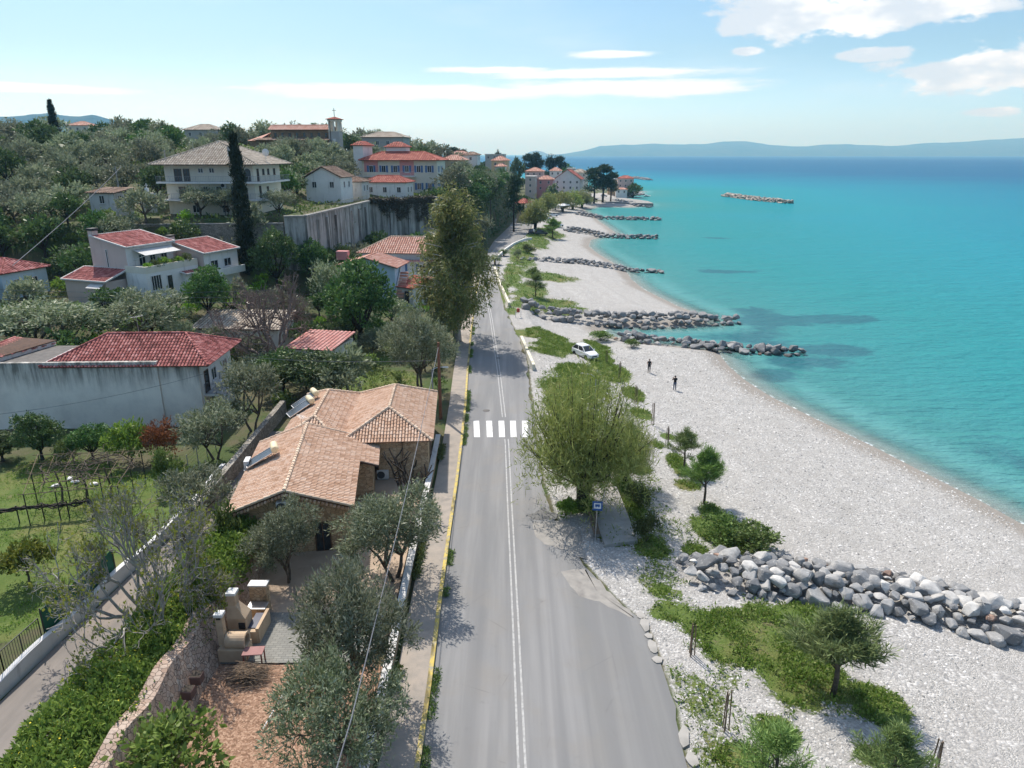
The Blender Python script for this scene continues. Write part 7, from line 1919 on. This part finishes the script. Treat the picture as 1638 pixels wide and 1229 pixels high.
PL = [
 ('olive_near', 'olive_tree', 'grey green olive tree by the pavement at the very bottom, below another olive', 548, 1262, 1076, 172),
 ('olive_near', 'olive_tree', 'grey green olive tree over the block paving, second up from the bottom', 575, 1128, 898, 166),
 ('olive_near', 'olive_tree', 'spreading olive tree between the house gable and the pavement', 632, 930, 783, 165),
 ('olive_near', 'olive_tree', 'small round olive tree right in front of the near gable', 463, 932, 806, 108),
 ('olive', 'olive_tree', 'bushy olive tree right below the iron railed balcony', 345, 735, 645, 100),
 ('olive', 'olive_tree', 'olive tree between balcony and dark laurel thicket', 405, 690, 578, 90),
 ('olive', 'olive_tree', 'wide olive tree behind the flat roof of the white house', 85, 575, 482, 165),
 ('olive', 'olive_tree', 'olive tree behind the faded red hipped roof', 240, 550, 463, 120),
 ('olive_near', 'olive_tree', 'tall olive tree beside the road behind the lawn', 672, 632, 492, 118),
 ('olive', 'olive_tree', 'feathery olive shrub at the left eave of the stone house', 318, 850, 752, 105),
 ('evergreen', 'laurel_tree', 'dark glossy laurel thicket left of the bright lawn', 505, 640, 562, 115),
 ('evergreen', 'laurel_tree', 'dark glossy laurel under the bare branched tree', 455, 632, 560, 80),
 ('evergreen', 'dark_tree', 'tall dark evergreen tree behind the bright lawn', 578, 556, 418, 102),
 ('olive', 'olive_tree', 'yellowish olive tree left of the tall dark evergreen', 535, 520, 418, 70),
 ('evergreen', 'dark_tree', 'dark conical evergreen under the retaining wall', 445, 470, 366, 66),
 ('evergreen', 'dark_tree', 'dark tree beside the smaller villa', 335, 512, 428, 72),
 ('eucalyptus', 'eucalyptus_tree', 'tall yellow green eucalyptus tree beside the road', 732, 548, 308, 138),
 ('cypress', 'cypress_tree', 'tall narrow dark cypress in front of the large cream villa', 398, 440, 216, 26),
 ('olive', 'roadside_tree', 'rounded grey tree at the road edge beyond the eucalyptus', 768, 398, 345, 48),
 ('tamarisk', 'tamarisk_tree', 'large feathery tamarisk tree over the bus stop', 931, 812, 590, 186),
 ('tamarisk', 'tamarisk_bush', 'lower tamarisk bush on the sea side of the bus stop slab', 1000, 772, 662, 80),
 ('evergreen', 'dark_tree', 'dark tree before the near end of the retaining wall', 505, 462, 384, 56),
 ('evergreen', 'dark_tree', 'dark tree before the middle of the retaining wall', 545, 448, 392, 46),
 ('olive', 'olive_tree', 'grey tree between retaining wall and blue house', 578, 436, 388, 40),
 ('young_pine', 'young_pine', 'dark green young pine on the grass above two others, in the big weed patch', 1332, 1112, 975, 125),
 ('young_pine', 'young_pine', 'young pine nearer the road of the pair on the pebbles', 1094, 752, 685, 50),
 ('young_pine', 'young_pine', 'young pine nearer the sea of the pair on the pebbles', 1126, 806, 716, 60),
 ('young_pine', 'young_pine', 'young pine cut by the bottom of the picture, left of another', 1232, 1290, 1165, 110),
 ('young_pine', 'young_pine', 'bright young pine at the bottom right corner', 1420, 1285, 1162, 95),
 ('young_pine', 'young_pine', 'young pine on the grass past the second groyne', 857, 475, 436, 32),
 ('young_pine', 'young_pine', 'bushy conical young pine beside the parked black car', 884, 380, 349, 28),
 ('olive', 'verge_shrub', 'grey shrub on the verge between the road and the far beach', 828, 418, 398, 14),
 ('bush', 'verge_shrub', 'loose green shrub on the verge above the grey one', 845, 405, 391, 22),
 ('bush', 'verge_shrub', 'green shrub on the verge right behind a young pine', 853, 446, 427, 24),
 ('palm', 'young_palm', 'small palm at the roadside wall, lower of two', 792, 424, 408, 22),
 ('palm', 'young_palm', 'small palm at the roadside wall, upper of two', 806, 410, 398, 18),
 ('bare_tree', 'bare_tree', 'leafless pinkish tree spreading before the pink roofed house', 436, 600, 445, 150),
 ('pruned_tree', 'pruned_tree', 'hard pruned leafless tree in the courtyard by the coping wall', 652, 815, 728, 90),
 ('fig_tree', 'fig_tree', 'wide grey fig tree with few small leaves above the lane', 255, 1010, 790, 270),
 ('citrus', 'citrus_tree', 'small round citrus tree alone on the lawn', 47, 935, 868, 80),
 ('bright_bush', 'rose_bush', 'leafy rose bush at the foot of the garden wall', 282, 1262, 1165, 150),
 ('bush', 'shrub', 'dark shrub on the sea side of the concrete slab, upper one', 1021, 812, 770, 40),
 ('bush', 'shrub', 'dark shrub on the sea side of the concrete slab, lower one', 1034, 866, 820, 38),
 ('bright_bush', 'shrub', 'low shrub at the foot of the big tamarisk', 905, 826, 798, 36),
 ('bush', 'shrub', 'dark scrub at the foot of the big tamarisk, near the bench', 940, 822, 796, 40),
 ('bush', 'shrub', 'broad olive green shrub between the young pine and nearest groyne', 1205, 880, 838, 85),
 ('bush', 'shrub', 'low shrub left of the broad olive green one', 1155, 862, 826, 65),
 ('bush', 'shrub', 'round shrub on the landward end of the groyne by the walkers', 1010, 556, 541, 26),
 ('bush', 'shrub', 'dense shrub on the grass behind the parked white car', 960, 545, 528, 40),
 ('rust_bush', 'rusty_bush', 'rusty orange bush before the tall blank wall', 263, 738, 672, 62),
 ('bright_bush', 'shrub', 'yellow green shrub left of the rusty orange bush', 212, 742, 674, 66),
 ('bush', 'shrub', 'yellowish shrub below the rusty orange bush', 272, 785, 718, 50),
 ('evergreen', 'shrub', 'dark shrub in the middle below the blank wall', 150, 738, 680, 62),
 ('evergreen', 'shrub', 'tall dark shrub left below the blank wall', 68, 735, 662, 66),
 ('evergreen', 'shrub', 'dark shrub at the left edge below the blank wall', 5, 738, 690, 60),
 ('bush', 'shrub', 'small dark shrub between two others below the blank wall', 110, 742, 700, 40),
 ('bush', 'shrub', 'grey twiggy shrub on the lane side of the fig', 372, 905, 800, 60),
 ('olive', 'garden_tree', 'grey leaved tree right behind the chimney of the terrace villa', 195, 395, 342, 70),
]
for p in PL:
    plant(p[0], p[1], p[2], *p[3:], cat='shrub' if 'shrub' in p[1] or 'bush' in p[1] else 'tree')
# --- farther single trees: (kind, name, label, px, base py, top py, width px, distance)
FAR = [
 ('olive', 'olive_tree', 'olive before the left part of the large cream villa', 322, 345, 298, 62, 119),
 ('olive', 'olive_tree', 'olive before the middle of the large cream villa', 362, 345, 302, 54, 119.5),
 ('olive', 'olive_tree', 'olive before the right corner of the large cream villa', 447, 350, 304, 52, 121),
 ('cypress', 'cypress_tree', 'lone leaning dark cypress on the left skyline', 92, 232, 160, 13, 205),
 ('tamarisk_far', 'tamarisk_tree', 'pale green tamarisk at the road bend, by the parked dark blue car', 856, 370, 316, 42, 245),
 ('tamarisk_far', 'tamarisk_tree', 'tamarisk behind the roadside one, left of the parasols', 876, 345, 306, 34, 320),
 ('tamarisk_far', 'tamarisk_tree', 'tamarisk over the white parasols', 900, 338, 305, 36, 335),
 ('tamarisk_far', 'tamarisk_tree', 'tamarisk right of the parasols', 916, 330, 303, 34, 355),
 ('tamarisk_far', 'tamarisk_tree', 'tamarisk nearest the cove and the jetty', 931, 327, 302, 32, 372),
 ('big_pine', 'pine_tree', 'tall dark pine on the cove, left of a twin', 950, 322, 269, 34, 395),
 ('big_pine', 'pine_tree', 'tallest dark pine on the cove', 964, 320, 264, 36, 398),
 ('big_pine', 'pine_tree', 'dark pine right of the tallest one on the cove', 977, 318, 276, 26, 402),
 ('evergreen_far', 'dark_tree', 'dark round tree at the waterline of the headland', 1013, 312, 293, 26, 466),
 ('big_pine', 'pine_tree', 'dark pine behind the white village houses, left', 846, 280, 247, 26, 470),
 ('big_pine', 'pine_tree', 'dark pine behind the white village houses, tallest', 858, 280, 245, 24, 470),
 ('big_pine', 'pine_tree', 'dark pine behind the white village houses, middle', 880, 280, 249, 24, 480),
 ('big_pine', 'pine_tree', 'dark pine behind the white village houses, right', 897, 282, 250, 24, 480),
 ('evergreen_far', 'dark_tree', 'low dark tree at the right end of the pine clump', 909, 280, 263, 26, 470),
 ('big_pine', 'umbrella_pine', 'flat topped dark pine on the skyline right of the guest house', 726, 256, 236, 30, 390),
 ('big_pine', 'umbrella_pine', 'smaller flat topped pine beside the skyline one', 740, 256, 239, 16, 392),
 ('big_pine', 'pine_tree', 'small dark pine on the skyline above the ridge houses', 797, 262, 241, 12, 400),
 ('evergreen_far', 'dark_tree', 'low dark tree on the ridge left of the pine clump', 826, 268, 252, 22, 420),
 ('big_pine', 'leaning_pine', 'slim leaning pine beside the road bend', 822, 352, 280, 30, 235),
 ('palm', 'palm_tree', 'palm before the white house with red steep roof', 884, 315, 293, 22, 360),
 ('cypress', 'cypress_tree', 'left one of the dark cypress trees by the left utility pole', 206, 216, 194, 6, 300),
 ('cypress', 'cypress_tree', 'middle one of the dark cypress trees by the left utility pole', 212, 216, 192, 6, 300),
 ('cypress', 'cypress_tree', 'right one of the dark cypress trees by the left utility pole', 219, 218, 198, 7, 300),
 ('palm', 'palm_tree', 'thin tall palm on the skyline, left one of three', 176, 214, 195, 5, 330),
 ('palm', 'palm_tree', 'thin tall palm on the skyline, middle one of three', 224, 216, 199, 5, 330),
 ('palm', 'palm_tree', 'thin tall palm on the skyline, right one of three', 230, 216, 199, 5, 330),
 ('palm', 'palm_tree', 'lone small palm on the skyline right of the guest house', 668, 252, 239, 8, 340),
]
for k, n, lb, px, pb, pt, wp, s in FAR: plant(k, n, lb, px, pb, pt, wp, s)

# --- scatter that keeps clear of buildings and of the views of them
AVOID = []
for o in list(col.objects):
    if o.parent is None and o.get('category') in ('house', 'shed', 'church', 'shrine'):
        P = [o.matrix_basis @ Vector(c) for ch in o.children for c in ch.bound_box]
        AVOID.append((min(p.x for p in P) - .3, max(p.x for p in P) + .3, min(p.y for p in P) - .3, max(p.y for p in P) + .3))
KEEP = [(120, 385, 368, 458, 95), (0, 330, 560, 690, 60), (300, 372, 555, 640, 60), (330, 440, 500, 530, 84), (465, 545, 515, 578, 75), (562, 645, 360, 425, 119), (590, 690, 355, 392, 128), (575, 700, 240, 298, 190), (265, 475, 226, 318, 126), (440, 552, 176, 222, 219),
        (487, 692, 318, 385, 140), (500, 650, 266, 310, 150), (618, 676, 425, 464, 119), (470, 520, 436, 446, 125), (840, 940, 266, 306, 380), (784, 812, 256, 278, 310), (700, 765, 246, 268, 280), (360, 705, 628, 870, 40), (0, 22, 432, 476, 95), (560, 650, 588, 628, 60), (108, 145, 202, 212, 300), (296, 350, 208, 220, 250), (150, 186, 316, 332, 116), (775, 806, 244, 256, 370), (345, 440, 185, 232, 232)]
def proj(x, y, z):
    dz = z - CAMZ; f = y * CT - dz * ST; up = y * ST + dz * CT
    return CX + FPX * x / f, CY - FPX * up / f, f
def clear(x, y, z, r, h):
    for a in AVOID:
        if a[0] - r * .6 < x < a[1] + r * .6 and a[2] - r * .6 < y < a[3] + r * .6: return False
    px, pb, f = proj(x, y, z); pt = proj(x, y, z + h * .93)[1]; w_ = r * .85 / f * FPX
    for (a, b_, c_, d, dist) in KEEP:
        if f < dist and px + w_ > a and px - w_ < b_ and pt < d - 1 and pb > c_: return False
    return -120 < px < 1750
TAKEN = [(o.location.x, o.location.y, 1.5) for o in col.objects if o.parent is None and o.get('category') in ('tree', 'shrub')]
def scatter(n, region, kinds, smin, smax, sp, seed, place, grp, cat='tree', tries=6000, sizefn=None):
    rs = random.Random(seed); out = 0
    for _ in range(tries):
        if out >= n: break
        x, y = region(rs)
        kind, name, lb = rs.choices(kinds, [k[3] for k in kinds])[0][:3]
        v = rs.randrange(len(PROTO[kind])); h0, w0 = DIM[(kind, v)]
        g = (sizefn(x, y) if sizefn else 1.0)
        s_ = rs.uniform(smin, smax) * g; r = w0 * s_ / 2
        if road_l(np.array(y)) - 2.6 - r * .6 < x and y < 345: continue
        if any((x - a) ** 2 + (y - b_) ** 2 < (sp * g * .5 * s_ / (g * (smin + smax) / 2) + c_ * .5) ** 2 for a, b_, c_ in TAKEN): continue
        z = tz(x, y)
        if not clear(x, y, z, r, h0 * s_): continue
        TAKEN.append((x, y, sp * g * s_ / (g * (smin + smax) / 2)))
        px = proj(x, y, z)[0]
        grow(kind, name, lb.replace('@', place(px, x, y)), x, y, s_, z - .1, rs.uniform(0, 6.28), v, grp, cat); out += 1
    return out
def hill_place(px, x, y):
    if y > 205: return 'along the skyline ' + ('near the lone cypress' if px < 180 else 'behind the large villa' if px < 400 else 'around the church')
    if px < 130: return 'at the left edge'
    if px < 270: return 'left of the large cream villa'
    if px < 480: return 'behind the large cream villa'
    return 'below the church and above the cottages'
def hill_region(rs):
    while True:
        y = rs.uniform(112, 275) if rs.random() < .8 else rs.uniform(275, 330); x = rs.uniform(-.80 * y, -14)
        p = np.array([x]), np.array([y])
        if inside(p[0], p[1], upper_poly)[0]: return x, y
na_ = scatter(285, hill_region, [('olive_far', 'olive_tree', 'grey green olive tree in the hillside grove, @', 9), ('evergreen_far', 'oak_tree', 'darker round tree among the hillside olives, @', 2)], .85, 1.3, 5.2, 21, hill_place, 'trees of the hillside grove', tries=9000, sizefn=lambda x, y: 1 + max(0, y - 130) / 260)
def bank_region(rs): y = rs.uniform(97, 119); return rs.uniform(-95, -38), y
scatter(46, bank_region, [('evergreen_far', 'dark_tree', 'dense dark tree on the bank, @', 5), ('olive_far', 'olive_tree', 'grey olive on the dark bank, @', 1.5), ('bright_bush_far', 'bright_shrub', 'fresh green shrub on the dark bank, @', 1.5)], .8, 1.25, 3.6, 22, lambda px, x, y: 'left of the terrace villa' if px < 140 else 'behind the white villas' if px < 390 else 'under the terrace wall', 'dark trees of the bank')
def cliff_region(rs): y = rs.uniform(176, 335); return float(np.interp(y, [173, 215, 262, 310, 345], [-18, -12, -6, -1, 2])) + rs.uniform(-14, 6), y
scatter(95, cliff_region, [('evergreen_far', 'dark_tree', 'dense dark tree on the slope above the road, @', 6), ('olive_far', 'olive_tree', 'grey olive on the slope above the road, @', 3), ('big_pine', 'pine_tree', 'dark pine on the slope above the road, @', .5)], .8, 1.4, 3.3, 23, lambda px, x, y: 'near the retaining wall' if y < 225 else 'halfway to the bend' if y < 280 else 'by the bend', 'trees on the slope above the road')
def wallfoot(rs): t = rs.random(); y = rs.uniform(112, 172); return float(np.interp(y, [112, 161, 173], [-33, -28, -14])) + rs.uniform(0, 9), y
scatter(34, wallfoot, [('evergreen_far', 'dark_tree', 'dark tree at the foot of the retaining wall, @', 4), ('bush_far', 'shrub', 'shrub at the foot of the retaining wall, @', 3), ('olive_far', 'olive_tree', 'olive at the foot of the retaining wall, @', 2)], .8, 1.5, 3.0, 24, lambda px, x, y: 'left of the blue house' if px < 565 else 'right of the blue house', 'plants under the retaining wall')
def mid_region(rs): return rs.uniform(-82, -17), rs.uniform(67, 112)
scatter(105, mid_region, [('olive_far', 'olive_tree', 'grey olive in the gardens, @', 4), ('bush_far', 'shrub', 'green garden shrub, @', 4), ('bright_bush_far', 'bright_shrub', 'fresh green garden shrub, @', 3), ('evergreen_far', 'dark_tree', 'dark garden tree, @', 3)], .55, 1.05, 2.9, 25, lambda px, x, y: ('below the white villas' if y < 90 else 'beside the white villas') if px < 400 else 'around the pink roofed house', 'garden plants between the houses')
def vil_region(rs): y = rs.uniform(300, 480); return rs.uniform(-75, 42), y
scatter(60, vil_region, [('evergreen_far', 'dark_tree', 'dark tree among the village houses, @', 3), ('olive_far', 'olive_tree', 'grey green tree among the village houses, @', 3)], .9, 1.4, 6.0, 26, lambda px, x, y: 'along the ridge' if px < 820 else 'behind the beach bar', 'trees of the village')
def road_region(rs): y = rs.uniform(70, 175); return float(road_l(np.array(y))) - rs.uniform(3, 9), y
scatter(30, road_region, [('bush_far', 'shrub', 'shrub behind the left pavement, @', 4), ('bright_bush_far', 'bright_shrub', 'fresh green shrub behind the left pavement, @', 2), ('olive_far', 'olive_tree', 'grey olive behind the left pavement, @', 2)], .5, .9, 2.6, 27, lambda px, x, y: 'near the eucalyptus' if y < 112 else 'past the eucalyptus', 'roadside shrubs')

# --- masses nobody could count
rs = np.random.RandomState(77)
def mass(name, label, cat, P, rad_, n, ll, lw, m, up=.5, flat=.7):
    V, F = leaves(rs, P, rad_, n, ll, lw, .2, up, None, flat=flat)
    return stuff(link(name, np_mesh(name, V, F, m if isinstance(m, list) else [m])), label, cat)
def sample(n, x0, x1, y0, y1, fn):
    X = rs.uniform(x0, x1, n); Y = rs.uniform(y0, y1, n); k = fn(X, Y); X, Y = X[k], Y[k]
    return np.stack([X, Y, terr(X, Y)], -1)
pts = sample(60000, -190, -15, 112, 300, lambda X, Y: inside(X, Y, upper_poly) & (X > -.8 * Y) & (rs.rand(len(X)) < .16))
pts = pts[[not any(a[0] < p[0] < a[1] and a[2] < p[1] < a[3] for a in AVOID) for p in pts]]
mass('hillside_undergrowth', 'low scrub between the olive trees of the hillside', 'undergrowth', pts, 1.2, 9, .55, .30, L_bush, flat=.45)
pts = sample(9000, -95, -12, 66, 175, lambda X, Y: (X < road_l(Y) - 3) & (fbm(X, Y, .12, 3) > .47) & ~inside(X, Y, upper_poly))
pts = pts[[not any(a[0] < p[0] < a[1] and a[2] < p[1] < a[3] for a in AVOID) for p in pts]]
mass('garden_undergrowth', 'low green growth between the houses and gardens', 'undergrowth', pts, .7, 9, .34, .18, L_bush, flat=.4)
grm = lambda X, Y: (soft_ell(X, Y, GRASS_R) > .62) & (shore_d(X, Y) > 4) & (X > road_r(Y) + .3)
k_ = lambda X, Y, s_: fbm(X, Y, s_, 3)
pts = sample(200000, 2, 26, 22, 105, lambda X, Y: grm(X, Y) & (rs.rand(len(X)) < np.clip((k_(X, Y, .8) - .36) * 5, .08, 1)))[:15000]
pts2 = sample(60000, 3, 26, 22, 88, lambda X, Y: (X > road_r(Y) + .4) & (X < road_r(Y) + 9.5) & (fbm(X, Y, .30, 4) > .54) & (rs.rand(len(X)) < .25))
pts = np.concatenate([pts, pts2])
mass('weeds', 'fresh green weeds growing over the beach pebbles', 'weeds', pts + [0, 0, .04], .20, 6, .17, .075, L_weed, .7, .6)
pts = sample(40000, -2, 40, 105, 290, grm)[:2600]
mass('far_weeds', 'green weeds on the far verge beside the beach', 'weeds', pts[:1500] + [0, 0, .05], .5, 7, .30, .14, L_bush, .7, .6)
pts = sample(9000, -44, -25.6, 26, 58, lambda X, Y: (soft_ell(X, Y, LAWN, n=.25) > .5) & (rs.rand(len(X)) < np.clip((k_(X, Y, .6) - .3) * 4, .1, 1)))
mass('lawn_grass', 'rough spring grass of the garden left of the lane', 'grass', pts, .22, 5, .16, .05, L_weed, .9, .35)
pts = sample(900, -17, -8, 70, 86, lambda X, Y: soft_ell(X, Y, LAWN[5:] + LAWN[:1], n=.25) > .5); mass('lawn_tufts', 'bright grass tufts behind the stone house', 'grass', pts, .3, 8, .2, .07, L_weed, .9, .3)
Y = rs.uniform(18, 125, 4200); Y = Y[fbm(Y, Y * 0 + 9, .33, 3) > .56]; Xk = road_l(Y) + rs.uniform(-.02, .34, len(Y))
mass('kerb_weeds', 'weeds sprouting along the yellow kerb', 'weeds', np.stack([Xk, Y, np.full(len(Y), ROADZ + .05)], -1), .12, 7, .12, .05, L_bush, .8, .6)
Y = rs.uniform(18, 60, 900); Xk = road_l(Y) - 1.78 + rs.uniform(-.1, .22, len(Y)); Y, Xk = Y[fbm(Y, Y * 0, .3, 2) > .5], Xk[fbm(Y, Y * 0, .3, 2) > .5]
mass('wall_weeds', 'weeds along the foot of the courtyard wall', 'weeds', np.stack([Xk, Y, np.full(len(Y), ROADZ + .25)], -1), .24, 12, .18, .08, L_bush, .8, .9)
pts = sample(9000, -32, 8, 174, 345, lambda X, Y: (X < road_l(Y) - 2.2) & (X > road_l(Y) - 15))[:3600]
mass('slope_scrub', 'dark scrub covering the steep slope above the road', 'scrub', pts + [0, 0, .5], 1.1, 12, .6, .34, L_dark, .5, .8)
# hedge between the lane and the garden wall
y = rs.uniform(15, 39.5, 2400); t = rs.rand(2400); a = rs.uniform(0, math.pi, 2400); hwid = np.interp(y, [15, 27, 33, 40], [2.35, 2.2, 1.75, 1.4])
top = 1.6 + .9 * fbm(y, y * 0 + 2, .35, 3) + .5 * sstep(y, 28, 36)
hx = -15.6 - hwid + hwid * np.cos(a) * (1 + .2 * (fbm(y, a, .7, 2) - .5)); hz = 2.6 + top * (np.sin(a) ** .36) * (1.05 + .3 * (fbm(hx, y, .8, 2) - .5))
V, F = leaves(rs, np.stack([hx, y, hz], -1), .40, 34, .22, .10, .2, .6, None)
hd = thing('hedge', 'dense bright green hedge with yellow flowers between the lane and the garden wall', 'hedge')
link('foliage', np_mesh('hedge_foliage', V, F, [L_bright]), hd)
mb = MB()
for k in range(11): yy = 16 + 2.2 * k; mb.tube([(-18, yy, 2.3), (-18.2, yy + .2, 3.2), (-17.8, yy, 4.0)], [.07, .05, .02], 5); mb.tube([(-18, yy, 2.9), (-17.2, yy + .5, 3.7)], [.04, .015], 4)
s_o = mb.build('stems', M_bark, hd); s_o['kind'] = 'stuff'
k = rs.rand(2400) < .3; k &= (y < 33); q = np.stack([hx, y, hz + .3], -1)[k]
V, F = leaves(rs, q, .5, 2, .07, .06, .2, .9, None); fo = link('flowers', np_mesh('hedge_flowers', V, F, [mat('yellow_petals', (.75, .62, .05), (.65, .5, .03))]), hd); fo['kind'] = 'stuff'
# dry creeper hanging over the retaining wall and ivy on the older wall
q = rs.rand(900); cx_ = -31.2 + 12.6 * q; cy_ = 160.4 + 12 * q - .9; cz_ = 17.6 - 7 * rs.rand(900) ** 2 * np.clip(fbm(cx_, cx_ * 0, .4, 3) * 2.4 - .6, 0, 1)
V, F = leaves(rs, np.stack([cx_ + .3, cy_ - .2, cz_], -1), .5, 12, .4, .16, .1, -.5, None)
cr = thing('creeper', 'brownish creeper hanging over the far end of the retaining wall', 'creeper'); link('foliage', np_mesh('creeper_foliage', V, F, [leaf_mat('dry_creeper', [(.05, .04, .03), (.10, .085, .06), (.07, .08, .035)], .15)]), cr)
# pebbles that stand out on the beach
n = 26000
X = rs.uniform(3, 40, n * 4); Y = 22 + 75 * rs.rand(n * 4) ** 1.5; d = shore_d(X, Y)
k = (X > road_r(Y) + .3) & (d > 1) & (X < .8 * Y) & (soft_ell(X, Y, GRASS_R) < .8); X, Y, d = X[k][:n], Y[k][:n], d[k][:n]
n = len(X); s_ = (.028 + .055 * rs.rand(n) ** 2.2)[:, None, None] * (1 + .8 * (Y[:, None, None] / 95))
base = np.array([(1, 0, 0), (.35, .8, 0), (-.75, .6, 0), (-.8, -.5, 0), (.3, -.85, 0), (.1, .05, .62)])
a = rs.rand(n) * 6.28; c_, s2 = np.cos(a)[:, None], np.sin(a)[:, None]
B = base[None] * (1 + .25 * rs.randn(n, 6, 1)); Bx = B[..., 0] * c_ - B[..., 1] * s2 * .75; By = B[..., 0] * s2 + B[..., 1] * c_ * .75
V = np.stack([Bx, By, B[..., 2]], -1) * s_ + np.stack([X, Y, terr(X, Y) + .005], -1)[:, None]
F = (np.array([(0, 1, 5), (1, 2, 5), (2, 3, 5), (3, 4, 5), (4, 0, 5)])[None] + 6 * np.arange(n)[:, None, None]).reshape(-1, 3)
m_peb, nt, b = new_mat('loose_pebble')
g = nt.new('ShaderNodeNewGeometry')
nt.put(b.inputs['Base Color'], nt.ramp(g.outputs['Random Per Island'], [(0, (.20, .20, .195)), (.4, (.38, .375, .36)), (.8, (.50, .49, .47)), (1, (.66, .65, .63))])); b.inputs['Roughness'].default_value = .9
stuff(link('pebbles', np_mesh('pebbles', V.reshape(-1, 3), F, [m_peb])), 'pale loose pebbles lying over the beach', 'pebbles')
print('HILL', na_)
# ------------------------------------------------------------------ air over the bay
m_h = bpy.data.materials.new('haze'); m_h.use_nodes = True
nt = NT(m_h.node_tree)
for n in list(m_h.node_tree.nodes):
    if n.type != 'OUTPUT_MATERIAL': m_h.node_tree.nodes.remove(n)
pv = nt.new('ShaderNodeVolumePrincipled')
pv.inputs['Color'].default_value = (0.25, 0.62, 1.0, 1)
pv.inputs['Absorption Color'].default_value = (0.84, 0.98, 1, 1)
pv.inputs['Density'].default_value = 0.0001
pv.inputs['Anisotropy'].default_value = 0.15
m_h.node_tree.links.new(pv.outputs[0], m_h.node_tree.nodes['Material Output'].inputs['Volume'])
mb = MB()
mb.box((0, 0, 395), (126000, 126000, 810))
o = mb.build('haze', m_h)
stuff(o)
